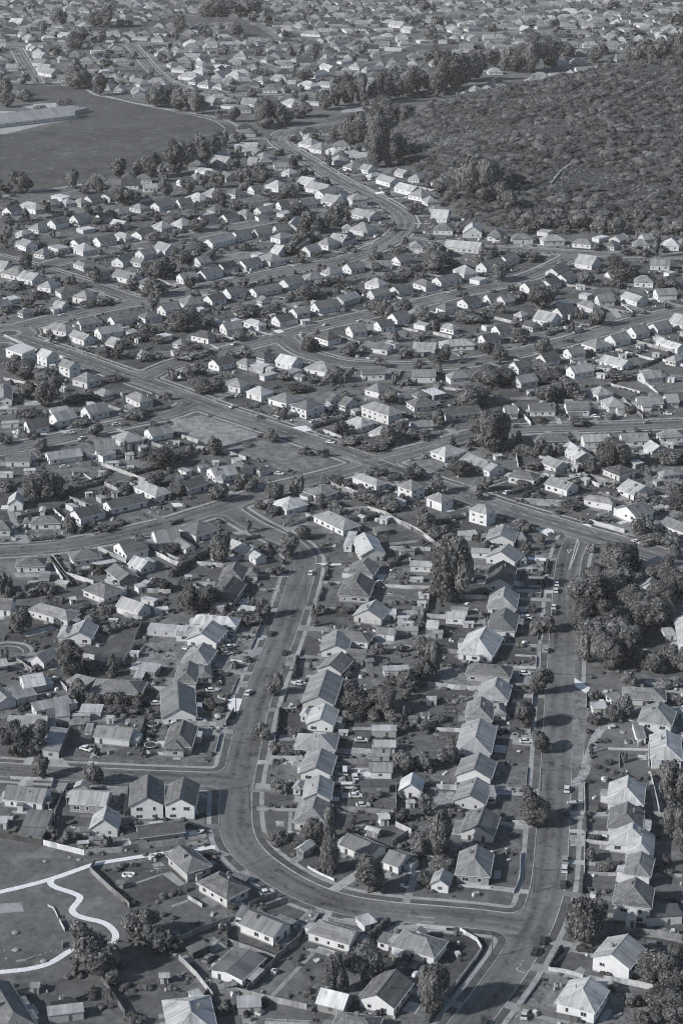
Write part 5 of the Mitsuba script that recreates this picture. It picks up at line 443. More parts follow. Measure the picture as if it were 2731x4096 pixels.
('c',[(153.3,1131.3),(159.4,1124.1),(160.4,1107.4),(156.9,1105.1)]),('c',[(162.2,1136.2),(172.9,1121.7),(174.5,1119.3),(168.2,1124.1)]),('d3',[(-240.9,1695.5),(-205.9,1695.5),(-177.1,1665.2),(-170.5,1598.3),(-186.5,1593.7),(-220.6,1665.2)]),
('e',[(-68.1,1628.7),(-56.6,1631.1),(-55.6,1626.4),(-67.9,1624.0)]),('w',[(21.6,1449.2),(29.7,1455.0),(33.6,1451.1),(25.5,1445.4)]),('c',[(8.2,1482.5),(23.0,1494.6),(25.4,1490.5),(11.4,1476.5)]),
('c',[(14.8,1486.5),(24.9,1456.9),(23.2,1453.1),(13.1,1482.5)]),('e',[(1.9,1626.4),(16.1,1635.9),(27.1,1598.3),(4.4,1571.1)]),('d3',[(-294.8,2388.0),(-246.9,2392.9),(-207.7,2490.1),(-190.6,2495.4),(-183.8,2402.8),(-226.4,2378.2),(-219.2,2339.9),(-246.7,2339.9),(-289.2,2339.9)]),
('c',[(-294.3,1729.7),(-261.7,1751.3),(-232.8,1779.0),(-229.1,1765.1),(-257.5,1735.1),(-286.8,1683.0)]),('e',[(-295.5,1836.9),(-261.3,1848.9),(-257.4,1819.2),(-278.2,1813.3)]),('d3',[(-198.9,2479.5),(-141.1,2484.8),(-124.5,2469.0),(-107.4,2438.0),(-111.3,2407.8),(-200.7,2402.8),(-206.9,2479.5)]),
('e',[(-157.5,2388.0),(-134.4,2407.8),(-130.5,2358.9),(-152.9,2354.1)]),('d3',[(-118.5,2397.8),(-90.6,2402.8),(-70.6,2289.0),(-106.0,2289.0),(-115.3,2330.5)]),('e',[(-140.2,2330.5),(-127.8,2330.5),(-123.9,2302.7),(-139.1,2289.0)]),
('d3',[(38.0,2140.4),(80.9,2218.7),(108.0,2240.2),(161.0,2244.6),(160.7,2223.0),(105.3,2180.9),(63.8,2120.6),(43.1,2109.0)]),('d3',[(55.4,1898.5),(74.6,1917.7),(88.5,1904.9),(84.6,1861.1),(54.4,1861.1)]),('e',[(0.1,1831.0),(28.0,1842.9),(27.5,1807.5),(0.1,1796.0)]),
('d3',[(-255.6,1441.5),(-294.3,1677.3),(-256.6,1706.7),(-229.4,1781.2),(-254.1,1834.4),(-285.4,1862.1),(-321.0,1958.0),(-248.9,1942.6),(-226.6,1893.6),(-185.0,1851.0),(-149.0,1800.8),(-117.4,1762.0),(-94.8,1727.2),(-86.4,1700.7),(-90.8,1669.3),(-104.8,1624.6),(-131.2,1571.8),(-165.8,1524.1),(-206.6,1469.9)]),('d3',[(-51.9,1694.8),(-25.1,1743.2),(7.7,1794.3),(25.7,1807.5),(25.1,1762.0),(-14.0,1712.7),(-34.9,1689.0)]),('k',[(-106.8,525.8),(-97.5,523.5),(-76.0,512.7),(-65.1,513.4),(-52.3,518.4),(-42.0,519.9),(-50.6,516.3),(-71.9,508.5),(-72.4,502.9),(-65.7,492.1),(-57.5,480.4),(-49.2,464.2),(-60.4,467.9),(-59.3,451.2),(-70.4,450.1),(-93.3,444.4)]),
('q',[(81.2,632.3),(82.7,634.1),(84.2,614.3),(84.6,603.7),(82.7,594.8),(79.1,582.4),(76.2,566.0),(73.3,566.0),(78.5,611.0)]),('q',[(86.9,683.8),(89.8,683.8),(85.0,654.9),(83.5,634.9),(81.3,633.2)]),('q',[(73.3,566.3),(76.6,566.3),(72.7,556.3),(72.2,556.3)])]
LINES = [
('c',1.2,[(-7.1,462.3),(-12.9,451.5),(-18.2,441.1)]),('c',1.0,[(-8.4,482.9),(-13.1,475.1)]),
('c',1.0,[(-5.4,481.8),(-11.0,474.3)]),('g',0.7,[(-38.9,482.9),(-40.0,480.9)]),
('c',1.0,[(-47.6,484.6),(-43.2,487.7)]),('c',1.2,[(54.3,453.0),(65.6,468.1)]),
('w',1.9,[(-97.3,492.0),(-89.7,495.5),(-83.1,499.2),(-76.8,503.8),(-72.1,507.4),(-67.8,508.8),(-58.6,511.7),(-50.2,513.9),(-42.9,516.4),(-37.3,517.0)]),('w',1.9,[(-83.2,498.7),(-83.5,497.0),(-81.8,494.6),(-77.2,492.3),(-74.5,490.3),(-73.9,489.4),(-73.8,488.0),(-75.2,484.0),(-75.4,482.3),(-73.8,479.8),(-70.6,478.2),(-65.8,476.5),(-62.8,473.0),(-61.3,468.9),(-63.0,464.7),(-68.8,463.6),(-73.1,462.6),(-74.4,461.0),(-76.4,458.1),(-78.9,455.6),(-83.6,453.5),(-90.6,452.3)]),
('c',0.9,[(-61.7,494.9),(-51.4,502.0)]),('c',1.1,[(-15.5,538.4),(-15.6,525.3)]),
('c',1.0,[(0.7,527.5),(11.2,531.8)]),('g',3.0,[(49.0,547.2),(52.9,547.2)]),
('c',0.5,[(32.2,586.6),(38.4,589.0)]),('c',0.5,[(41.7,615.2),(46.0,619.0)]),
('e',3.0,[(87.8,595.6),(84.7,590.9),(81.9,582.4),(79.5,573.4),(78.0,566.7),(76.8,562.4),(74.1,556.7),(71.9,555.3)]),('c',1.0,[(58.9,622.8),(66.7,622.4)]),
('c',1.2,[(61.9,660.5),(74.8,659.6)]),('g',3.0,[(-116.8,745.9),(-110.9,731.0),(-103.1,713.5)]),
('c',2.5,[(-141.5,797.7),(-131.0,758.9)]),('c',2.5,[(-137.8,795.0),(-128.8,758.9)]),
('c',1.5,[(-121.4,720.0),(-114.4,718.9)]),('c',0.6,[(51.2,722.7),(57.7,726.0)]),
('c',0.6,[(17.2,705.1),(22.6,704.9),(24.0,702.3)]),('f',1.4,[(-218.4,1605.2),(-209.3,1616.9),(-199.2,1628.7)]),
('f',0.4,[(-202.4,1532.0),(-202.9,1542.7),(-209.3,1566.7),(-218.4,1577.9),(-222.4,1582.4)]),('f',0.4,[(-209.4,1589.2),(-196.1,1571.1),(-181.3,1553.5)]),
('f',0.4,[(-269.7,1575.6),(-252.4,1557.9),(-238.1,1547.0)]),('f',0.4,[(-249.9,1616.9),(-249.3,1631.1),(-240.2,1643.1),(-226.6,1655.3)]),
('f',0.4,[(-249.5,1614.6),(-246.3,1598.3),(-238.0,1582.4)]),('e',3.0,[(-247.8,1437.8),(-226.5,1455.0),(-201.0,1474.5),(-182.6,1490.5)]),
('c',1.4,[(-208.9,1442.7),(-192.3,1462.8),(-176.8,1474.5),(-162.6,1486.5),(-154.4,1494.6)]),('c',1.6,[(-131.2,1529.9),(-123.2,1557.9),(-114.1,1586.9),(-103.4,1626.4),(-96.4,1660.3),(-89.3,1700.7),(-88.7,1716.3)]),
('c',3.0,[(-96.9,1670.2),(-78.7,1669.2),(-56.8,1666.2)]),('c',3.0,[(-225.9,1898.5),(-210.0,1873.4),(-193.7,1852.0),(-169.8,1831.0),(-153.8,1813.3)]),
('e',3.0,[(-242.3,1924.2),(-231.3,1892.2),(-216.7,1879.6),(-171.3,1825.1),(-153.3,1807.5)]),('c',2.0,[(-279.4,2140.4),(-263.3,2063.4),(-253.6,2019.7),(-243.1,1984.6)]),
('c',2.0,[(-244.7,2056.0),(-231.0,1991.5),(-218.1,1950.6),(-199.2,1908.1)]),('w',2.0,[(-333.3,1974.3),(-258.0,1967.5)]),
('c',3.0,[(-153.8,1813.3),(-127.5,1787.5),(-107.0,1767.8),(-94.4,1745.9),(-86.3,1713.9)]),('c',1.5,[(-153.1,1804.6),(-131.9,1781.8),(-111.2,1756.8),(-99.4,1716.5)]),
('c',2.0,[(0.1,1825.1),(30.1,1845.9)])]
CARS = [
(-35.7,457.9,63,4,'c'),(36.2,428.4,-99,1,'c'),(54.8,467.0,77,1,'c'),(52.3,461.5,68,0,'c'),(65.5,462.3,-15,2,'c'),
(89.5,470.2,-7,8,'t'),(46.9,432.5,77,7,'c'),(62.4,470.8,92,3,'c'),(-14.5,523.2,9,7,'c'),(-21.2,491.1,25,9,'c'),
(-43.2,523.7,23,9,'o'),(-45.3,528.7,-8,2,'c'),(-38.4,512.3,16,2,'c'),(1.1,562.7,90,9,'v'),(4.3,559.3,97,9,'c'),
(2.1,552.8,0,9,'v'),(4.4,547.2,0,9,'c'),(6.6,541.3,6,8,'c'),(70.2,551.6,82,9,'c'),(65.3,509.0,86,5,'c'),
(64.6,504.1,83,9,'c'),(63.3,495.8,83,2,'c'),(68.7,537.4,85,2,'c'),(71.8,541.9,14,8,'o'),(-82.7,578.2,-32,9,'c'),
(-62.7,611.4,16,9,'c'),(-20.4,652.6,87,1,'c'),(-32.0,620.0,75,8,'c'),(-41.7,634.3,-6,2,'c'),(-47.1,598.5,4,9,'c'),
(-40.9,651.6,17,8,'c'),(-40.0,657.2,37,9,'c'),(-44.5,621.5,13,9,'c'),(-18.1,608.1,10,9,'t'),(-14.2,626.7,-13,8,'c'),
(6.5,584.3,0,8,'c'),(88.1,610.2,82,9,'v'),(73.9,654.4,69,5,'c'),(64.2,634.9,0,9,'c'),(57.6,591.3,-24,2,'c'),
(60.3,583.6,0,9,'c'),(-12.1,726.9,84,9,'c'),(-25.8,669.1,69,2,'c'),(-33.3,715.6,-32,3,'c'),(83.6,715.9,83,9,'c'),
(82.6,709.2,82,8,'c'),(80.2,693.5,82,8,'c'),(80.1,688.4,79,1,'c'),(77.0,672.0,43,5,'c'),(120.7,759.8,-53,9,'c'),
(69.0,683.6,162,9,'c'),(-108.0,912.4,22,8,'c'),(-124.9,850.9,19,8,'c'),(-128.9,899.7,11,9,'c'),(-121.9,891.3,58,8,'c'),
(-103.7,911.2,-165,2,'c'),(-53.3,939.6,44,9,'c'),(-39.2,922.9,-48,1,'c'),(-5.2,885.8,-19,9,'c'),(-13.5,916.2,39,9,'c'),
(-51.7,957.3,41,9,'c'),(-27.9,841.9,-8,9,'c'),(72.1,817.7,54,9,'c'),(123.4,924.1,-20,9,'c'),(147.2,915.3,24,5,'c'),
(158.9,928.0,-13,9,'c'),(98.3,799.0,149,9,'c'),(-159.7,1110.6,-158,8,'c'),(-22.1,1070.0,62,9,'c'),(-58.5,1050.5,-125,8,'c'),
(-9.0,1090.7,55,8,'c'),(10.6,1097.6,-155,8,'c'),(64.3,1032.7,71,9,'c'),(64.0,1016.4,29,2,'c'),(71.9,1013.4,23,3,'c'),
(130.6,1074.4,30,7,'c'),(124.6,1057.4,32,4,'c'),(135.3,1086.7,37,9,'c'),(201.2,1144.9,-150,4,'c')]
NO_HOUSES = [
[(-186.7,1869.2),(-151.6,1834.4),(-102.4,1768.4),(-77.8,1706.7),(-45.9,1706.7),(-25.1,1743.2),(12.0,1768.4),(44.0,1820.8),(45.6,1890.7),(-14.9,1834.4),(-48.4,1807.5),(-90.5,1794.3),(-127.9,1820.8),(-170.0,1890.7)],
[(-255.6,1441.5),(-341.7,1965.7),(-249.8,1950.3),(-176.8,1862.1),(-92.4,1743.2),(-85.7,1694.8),(-130.5,1563.7),(-205.2,1459.1)],
[(-1.3,1834.4),(81.3,1965.7),(152.5,2080.7),(247.5,2152.4),(367.7,2189.9),(350.3,2080.7),(232.4,2013.5),(149.4,1965.7),(76.2,1834.4),(18.2,1730.9)]]
TRAMPOLINES = [(-62.0,580.5),(-62.8,595.6),(23.2,655.8)]
ROCKS = [
(-89.3,471.0,2.0),(-88.0,462.5,1.8),(-79.7,457.3,2.0),(-90.9,462.5,0.7),(-89.8,458.5,0.8),(-80.9,460.5,0.6),(-79.7,461.5,0.6),(-78.4,462.3,0.6),
(-77.0,462.8,0.6),(-79.5,510.9,1.2),(-76.7,509.6,1.4),(-86.4,508.7,1.5),(-54.8,503.4,1.0)]
POOL = (-61.4,501.1)
BEDS = [(34.3, 615.2, 38.4, 602.8)]
ROADS = [
('right_street',9.6,[(27.5,420.6),(32.6,429.4),(39.7,443.5),(46.5,457.2),(53.3,474.1),(57.7,489.7),(60.1,501.4),(64.9,538.4),(69.3,573.4),(73.8,611.0),(80.6,664.2),(88.1,723.2),(91.6,744.0),(96.9,764.9)]),
('middle_street',9.8,[(-15.2,742.6),(-15.4,727.7),(-16.7,712.3),(-21.3,671.5),(-24.9,645.6),(-29.7,611.0),(-31.3,579.4),(-32.7,557.4),(-32.8,545.1),(-31.6,525.2),(-28.1,514.8),(-22.0,505.0),(-11.7,493.4),(-0.0,485.6),(12.9,482.0),(27.3,480.0),(39.4,478.0),(51.8,474.5)]),
('link',9.5,[(-49.8,801.3),(-37.2,779.7),(-25.5,766.3),(-18.4,755.7),(-15.2,742.6)]),
('left_crescent',9.6,[(-148.7,750.5),(-138.2,751.0),(-118.8,754.3),(-104.1,760.5),(-87.3,771.2),(-71.5,781.2),(-63.0,789.8),(-49.8,801.3),(-36.4,816.8),(-27.2,825.6),(-13.0,835.1),(-0.0,845.4),(15.1,858.3)]),
('main_road',13.0,[(-212.2,1091.7),(-184.9,1073.7),(-166.0,1052.0),(-148.3,1034.3),(-121.8,1005.3),(-86.4,967.3),(-62.6,938.7),(-40.3,916.9),(-18.9,894.0),(-0.0,874.6),(14.9,858.3),(33.9,836.2),(52.3,818.4),(67.7,800.7),(91.8,779.7),(106.3,767.3),(126.2,749.6),(136.5,740.3),(153.2,725.0)]),
('cross_street',10.0,[(14.9,858.3),(22.6,865.5),(48.9,885.1),(64.7,900.4),(92.1,908.3),(118.2,908.9),(164.4,914.9),(182.0,917.5)]),
('upper_left_street',9.0,[(-169.0,868.5),(-158.2,876.4),(-139.6,887.7),(-120.9,901.7),(-101.7,916.9),(-83.3,928.3),(-71.3,949.2)]),
('inner_street',9.5,[(-102.0,989.0),(-90.1,1014.0),(-68.3,1034.3),(-45.7,1055.4),(-22.4,1080.0),(-0.0,1100.0),(25.2,1121.6),(51.3,1144.1),(78.4,1168.4),(103.9,1187.2),(126.7,1217.7),(146.3,1251.9)]),
('outer_crescent',9.5,[(-32.3,1069.3),(-21.6,1038.5),(-9.8,1026.1),(-0.0,1016.4),(22.9,1011.6),(51.5,1010.0),(75.1,1020.4),(91.6,1032.7),(116.8,1051.1),(150.6,1084.4),(178.7,1109.3),(197.3,1121.6),(224.5,1144.1)]),
('hill_street',10.0,[(42.1,1303.0),(57.6,1293.0),(78.4,1280.6),(124.7,1270.9),(158.8,1261.4),(218.9,1256.6),(244.1,1254.3)]),
('grand_curve',12.0,[(-184.9,1073.7),(-177.4,1089.0),(-168.9,1098.1),(-147.0,1121.6),(-123.7,1141.1),(-101.3,1154.1),(-77.1,1182.0),(-51.4,1201.2),(-25.1,1225.5),(-0.0,1240.3),(14.0,1261.4),(28.6,1289.2),(41.0,1323.4),(45.0,1357.9),(39.8,1388.5),(23.7,1436.7),(-0.0,1489.8),(-22.9,1562.3),(-41.2,1616.9),(-51.0,1649.4),(-52.5,1675.1),(-46.9,1701.6),(-34.3,1716.2),(-5.3,1746.1),(29.4,1786.0)]),
('short_street',9.0,[(-230.8,1261.4),(-202.0,1236.9),(-173.8,1206.7),(-147.2,1178.8),(-120.9,1146.1)]),
('terrace_street',9.0,[(-181.3,1236.9),(-157.3,1267.3),(-130.6,1283.1),(-106.0,1304.2),(-71.7,1340.5),(-50.1,1357.9)]),
('lower_left_street',9.0,[(-117.1,566.3),(-108.6,565.4),(-94.5,563.1),(-73.6,561.4),(-47.0,559.1),(-36.6,558.5),(-32.7,556.8)]),
('court',12.0,[(-128.4,650.4),(-120.4,653.0)]),
('far_left_avenue',10.0,[(-393.7,2233.4),(-232.0,2240.4),(-70.0,2275.6),(-11.7,2282.8)]),
('far_left_street',8.0,[(-352.3,2206.1),(-323.1,2078.6),(-295.7,1964.3)]),
('far_loop',8.0,[(-232.0,2240.4),(-216.9,2172.9),(-191.1,2048.8),(-165.2,1956.2),(-142.5,1932.3),(-88.6,1891.1),(-27.4,1891.1)]),
('far_right_street',8.0,[(39.9,2166.3),(106.7,2312.0),(207.9,2341.9),(309.8,2357.1),(398.0,2380.2)]),
('far_side_street',8.0,[(-102.8,2140.5),(-77.7,2078.6),(-58.8,2043.0)]),
('far_diag_street',8.0,[(-119.7,2511.6),(-70.3,2282.8)])]
HILL_TRACK = [(152.2,1444.8),(162.9,1478.7),(175.6,1510.0)]
HILL_FRONT = [(41.4,1706.7),(47.4,1615.9),(60.2,1524.1),(71.9,1445.9),(84.1,1370.8),(101.1,1339.7),(123.7,1326.8),(156.6,1319.4),(189.6,1315.0),(227.3,1309.8),(254.8,1306.2)]
HILL_BACK = [(41.4,1706.7),(64.8,1768.4),(100.4,1862.1),(125.7,1897.9),(162.7,1926.0),(202.1,1958.0),(244.4,2010.2),(273.4,2043.2),(316.2,2077.3),(352.5,2094.7),(414.6,2125.0)]
POLES = [(62.1, 551.0, 10), (40.4, 459.3, 20), (54.7, 492.3, 5), (-28.2, 540.3, 10), (16.5, 530.1, 80), (-37.3, 571.1, 10), (-35.4, 603.7, 10), (68.8, 620.2, 5), (127.0, 757.7, -30), (-98.7, 913.2, 80), (-13.5, 696.6, 10), (71.1, 647.0, 5)]
MARK_PTS = {'island': [(89.9, 731.0), (97.0, 764.3), (97.0, 758.9), (93.4, 743.6)], 'bars': [((102.7, 758.6), (98.9, 741.8)), ((102.7, 758.6), (107.5, 754.7)), ((102.6, 756.2), (106.7, 752.3)), ((101.7, 752.9), (106.0, 752.1)), ((101.0, 749.6), (104.8, 749.2)), ((100.2, 746.4), (102.9, 746.1)), ((98.9, 741.8), (101.6, 742.4)), ((91.5, 752.9), (93.6, 752.9)), ((91.5, 752.9), (91.7, 748.9)), ((93.6, 752.9), (91.7, 748.9)), ((17.2, 863.1), (28.6, 850.9)), ((17.2, 863.1), (49.3, 888.2)), ((0.1, 847.3), (9.2, 855.8)), ((9.2, 855.8), (0.1, 866.1)), ((-177.8, 1085.6), (-175.1, 1087.8)), ((-175.1, 1087.8), (-172.1, 1077.7)), ((-180.6, 1065.6), (-174.0, 1055.8)), ((88.7, 770.8), (97.0, 764.3))], 'lines': [((41.6, 433.0), (44.4, 440.6)), ((46.5, 453.4), (48.6, 452.1)), ((46.5, 453.4), (47.1, 454.8)), ((47.6, 455.6), (48.0, 456.5)), ((48.4, 457.3), (48.8, 458.1)), ((20.9, 479.5), (26.0, 478.7)), ((22.2, 477.0), (25.7, 476.6))]}
# ------------------------------------------------------------------ materials
RF = [.025, .038, .055, .085, .135, .20, .27, .34, .40, .47]     # roofs, dark to pale
WL = [.03, .05, .08, .12, .17, .25, .34, .43, .50, .57]            # walls, fences, paint


def C(v):
    v = mi.Float(v)
    return mi.Color3f(v * 0.955, v, v * 1.05)


def mat(name, fn, rough=0.85, spec=0.25, twosided=True, bump=None):
    b = {'type': 'principled', 'base_color': mikit.proc(fn), 'roughness': rough, 'specular': spec}
    if bump:
        b = {'type': 'bumpmap', 'arbitrary': mikit.proc(bump[0], eps=bump[1]), 'scale': 1.0, 'nested': b}
    scene[name] = {'type': 'twosided', 'nested': b} if twosided else b


def lawn(p, n, uv):      # uv.x: albedo of the turf
    a = fbm(p.x * 0.045, p.y * 0.045, 3, 4) - 0.5
    b = fbm(p.x * 0.6, p.y * 0.6, 9, 3) - 0.5
    c = noise(p.x * 3.1, p.y * 3.1, 2) - 0.5 + 0.7 * (noise(p.x * 0.06 + p.y * 0.02, p.y * 0.42, 6) - 0.5)
    d = smoothstep(0.60, 0.74, fbm(p.x * 0.16, p.y * 0.16, 31, 3))
    return C(uv.x * (1 + 0.55 * a + 0.62 * b + 0.35 * c + 0.35 * d))


def rough_grass(p, n, uv):
    b = fbm(p.x * 0.35, p.y * 0.35, 5, 4) - 0.5
    c = fbm(p.x * 1.7, p.y * 1.7, 12, 2) - 0.5
    return C(uv.x * (1 + 1.1 * b + 0.9 * c))


def asphalt(p, n, uv):   # uv.x: metres from the centre line, uv.y: metres along
    a = fbm(p.x * 0.09, p.y * 0.09, 1, 3) - 0.5
    b = fbm(p.x * 0.9, p.y * 0.9, 7, 3) - 0.5
    w = dr.abs(dr.abs(uv.x) - 2.2)
    track = dr.exp(-w * w * 1.6) * (0.7 + 0.6 * noise(uv.y * 0.05, 3, 1))
    patch = smoothstep(0.80, 0.82, cell_rand(uv.y / 17.0, dr.floor(uv.x / 4.7), 4)) * 0.16
    crack = smoothstep(0.030, 0.010, dr.abs(noise(p.x * 0.22, p.y * 0.22, 5) - 0.5)) * 0.22
    oil = smoothstep(0.64, 0.80, fbm(p.x * 0.5, p.y * 0.5, 21, 3)) * 0.35
    seal = (cell_rand(uv.y / 46.0, dr.floor(uv.x / 4.8), 9) - 0.5) * 0.22
    scar = smoothstep(0.60, 0.72, noise(uv.y * 0.09, uv.x * 0.8, 6)) * 0.20
    edge = smoothstep(3.2, 4.6, dr.abs(uv.x)) * 0.10
    return C(0.128 * (1 + 0.55 * a + 0.40 * b - 0.22 * track + patch + seal - scar + edge - .3 * crack - oil))


def concrete(p, n, uv):  # uv.x: albedo
    a = fbm(p.x * 0.3, p.y * 0.3, 2, 4) - 0.5
    b = noise(p.x * 2.3, p.y * 2.3, 8) - 0.5
    s = smoothstep(0.55, 0.75, fbm(p.x * 0.7, p.y * 0.7, 13, 3))
    return C(uv.x * (1 + 0.42 * a + 0.18 * b - 0.22 * s))


def roof_decode(uv):
    k = dr.floor((uv.y + 100.0) / 200.0)
    return k / 500.0, uv.y - 200.0 * k


def roof_metal(p, n, uv):
    a, v = roof_decode(uv)
    sheet = cell_rand(dr.floor(uv.x / 0.8), k0(a), 3) - 0.5
    rib = smoothstep(0.40, 0.5, dr.abs(uv.x / 0.8 - dr.floor(uv.x / 0.8) - 0.5))
    w = fbm(p.x * 0.35, p.y * 0.35, p.z * 0.4, 4) - 0.5
    st = noise(uv.x * 2.2, v * 0.22, a * 90) - 0.5
    lap = smoothstep(0.05, 0.02, dr.abs(v - 2.6)) * 0.12
    rust = smoothstep(0.62, 0.78, fbm(p.x * 0.5 + 9, p.y * 0.5, p.z * 0.5, 3)) * 0.28
    big = noise(uv.x * 0.30 + a * 700, v * 0.18, 2.0) - 0.5
    return C(a * (1 + 0.30 * sheet - 0.24 * rib + 0.45 * w + 0.34 * st + 0.22 * big - 1.4 * lap - rust))


def k0(a):
    return dr.floor(a * 977.0)


def roof_tile(p, n, uv):
    a, v = roof_decode(uv)
    row, col = v / 0.36, uv.x / 0.33
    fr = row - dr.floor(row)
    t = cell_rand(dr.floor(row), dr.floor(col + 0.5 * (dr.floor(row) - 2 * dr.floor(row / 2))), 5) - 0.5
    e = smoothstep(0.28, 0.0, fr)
    w = fbm(p.x * 0.3, p.y * 0.3, p.z * 0.3, 4) - 0.5
    moss = smoothstep(0.52, 0.72, fbm(p.x * 0.8, p.y * 0.8, p.z * 0.8, 3))
    course = cell_rand(dr.floor(v / 0.72), k0(a), 8) - 0.5
    cl_ = uv.x / 0.66
    col2 = smoothstep(0.30, 0.5, dr.abs(cl_ - dr.floor(cl_) - 0.5))
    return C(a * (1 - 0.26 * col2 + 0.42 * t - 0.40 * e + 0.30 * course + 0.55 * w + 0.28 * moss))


def wall_paint(p, n, uv):   # uv.x: albedo
    z = p.z / 0.19
    line = smoothstep(0.22, 0.0, z - dr.floor(z)) * 0.10
    w = fbm(p.x * 0.5 + p.z * 0.13, p.y * 0.5, p.z * 0.7, 3) - 0.5
    st = noise(p.x * 1.6, p.y * 1.6, p.z * 0.15) - 0.5
    return C(uv.x * (1 + 0.20 * w + 0.10 * st - line))


def boards(p, n, uv):
    h = dr.floor((p.x * 0.83 + p.y * 0.61) / 0.3)
    w = fbm(p.x * 0.6, p.y * 0.6, p.z, 3) - 0.5
    return C(uv.x * (1 + 0.24 * (cell_rand(h, 3, 1) - 0.5) + 0.5 * w))


def leaf(p, n, uv):
    t = noise(p.x * 0.085, p.y * 0.085, 3) - 0.5
    c = fbm(p.x * 0.55, p.y * 0.55, p.z * 0.55, 3) - 0.5
    f = noise(p.x * 3.3, p.y * 3.3, p.z * 3.3) - 0.5
    return C(uv.x * (1 + 0.85 * t + 1.1 * c + 0.9 * f))


def plain(p, n, uv):
    return C(uv.x * (1 + 0.12 * (noise(p.x * 1.1, p.y * 1.1, p.z * 1.1) - 0.5)))


mat('m_lawn', lawn, 0.95, 0.1)
mat('m_rough', rough_grass, 0.95, 0.1)
mat('m_asphalt', asphalt, 0.8, 0.3)
mat('m_concrete', concrete, 0.85, 0.25)
mat('m_metal_roof', roof_metal, 0.45, 0.45)
mat('m_tile_roof', roof_tile, 0.75, 0.3)
mat('m_wall', wall_paint, 0.7, 0.3)
mat('m_boards', boards, 0.9, 0.15)
mat('m_leaf', leaf, 0.75, 0.25)
mat('m_plain', plain, 0.6, 0.35)
scene['m_glass'] = {'type': 'principled', 'base_color': {'type': 'rgb', 'value': [0.030, 0.033, 0.037]}, 'roughness': 0.12, 'specular': 0.6}
scene['m_dull_glass'] = {'type': 'principled', 'base_color': {'type': 'rgb', 'value': [0.095, 0.1, 0.106]}, 'roughness': 0.3, 'specular': 0.6}     # panes with drawn curtains
scene['m_paint'] = {'type': 'principled', 'base_color': mikit.proc(plain), 'roughness': 0.3, 'specular': 0.5, 'clearcoat': 0.8, 'clearcoat_gloss': 0.9}

# ------------------------------------------------------------------ helpers
R = random.Random(7)
NUM = {}


def numbered(name):
    n = NUM.get(name, 0)
    NUM[name] = n + 1
    return name if n == 0 else '%s_%03d' % (name, n)


def put(key, v, f, bsdf, a=None, uv=None, smooth=False):
    v, f = np.asarray(v, float), np.asarray(f, int)
    if uv is None:
        uv = np.tile([0.1 if a is None else a, 0.0], (len(v), 1))
    scene[key] = mikit.ply((v, f), bsdf, smooth=smooth, uv=uv)


def part(parent, name, v, f, bsdf, a=None, uv=None, smooth=False):
    key, n = parent + '__' + name, 0
    while key in scene:
        n += 1
        key = '%s__%s_%03d' % (parent, name, n)
    put(key, v, f, bsdf, a, uv, smooth)
    return key


def tag(key, label, cat, group=None, kind=None):
    d = {'label': label}
    if cat:
        d['category'] = cat
    if group:
        d['group'] = group
    if kind:
        d['kind'] = kind
    labels[key] = d


BOXV = np.array([[x, y, z] for z in (0, 1) for y in (-.5, .5) for x in (-.5, .5)], float)
BOXF = np.array([[0, 2, 3], [0, 3, 1], [4, 5, 7], [4, 7, 6], [0, 1, 5], [0, 5, 4], [2, 6, 7], [2, 7, 3], [0, 4, 6], [0, 6, 2], [1, 3, 7], [1, 7, 5]])


def rot(v, deg, x=0.0, y=0.0):
    c, s = math.cos(math.radians(deg)), math.sin(math.radians(deg))
    v = np.asarray(v, float)
    o = v.copy()
    o[:, 0], o[:, 1] = v[:, 0] * c - v[:, 1] * s + x, v[:, 0] * s + v[:, 1] * c + y
    return o


class MB:
    """Collects boxes and other pieces, each with its own albedo, into one mesh."""
    def __init__(self):
        self.v, self.f, self.u, self.n = [], [], [], 0

    def add(self, v, f, a=0.1):
        self.v.append(np.asarray(v, float)); self.f.append(np.asarray(f, int) + self.n); self.u.append(np.tile([a, 0.0], (len(v), 1)))
        self.n += len(v)

    def box(self, x, y, z, dx, dy, dz, a=0.1, deg=0.0):
        self.add(rot(BOXV * [dx, dy, dz], deg, x, y) + [0, 0, z], BOXF, a)

    def get(self):
        return np.vstack(self.v), np.vstack(self.f), np.vstack(self.u)


def hull(pts):
    return m3.Manifold.hull_points(np.asarray(pts, float))


def vf(m):
    q = m.to_mesh()
    return np.array(q.vert_properties[:, :3], float), np.array(q.tri_verts)


def poly_tris(g):
    """Triangles of a shapely geometry."""
    V, Fc, n = [], [], 0
    for q in getattr(g, 'geoms', [g]):
        if q.geom_type != 'Polygon' or q.area < 0.3:
            continue
        v, f = trimesh.creation.triangulate_polygon(q, engine='earcut')
        V.append(v); Fc.append(f + n); n += len(v)
    return (np.vstack(V), np.vstack(Fc)) if V else (None, None)


def sheet(key, g, z, bsdf, a=0.1, uvfn=None):
    v, f = poly_tris(g)
    if v is None:
        return None
    a3 = v[f[:, 1]] - v[f[:, 0]], v[f[:, 2]] - v[f[:, 0]]
    flip = a3[0][:, 0] * a3[1][:, 1] - a3[0][:, 1] * a3[1][:, 0] < 0
    f[flip] = f[flip][:, ::-1]
    put(key, np.c_[v, np.full(len(v), z)], f, bsdf, a, uv=uvfn(v) if uvfn else None)
    return key


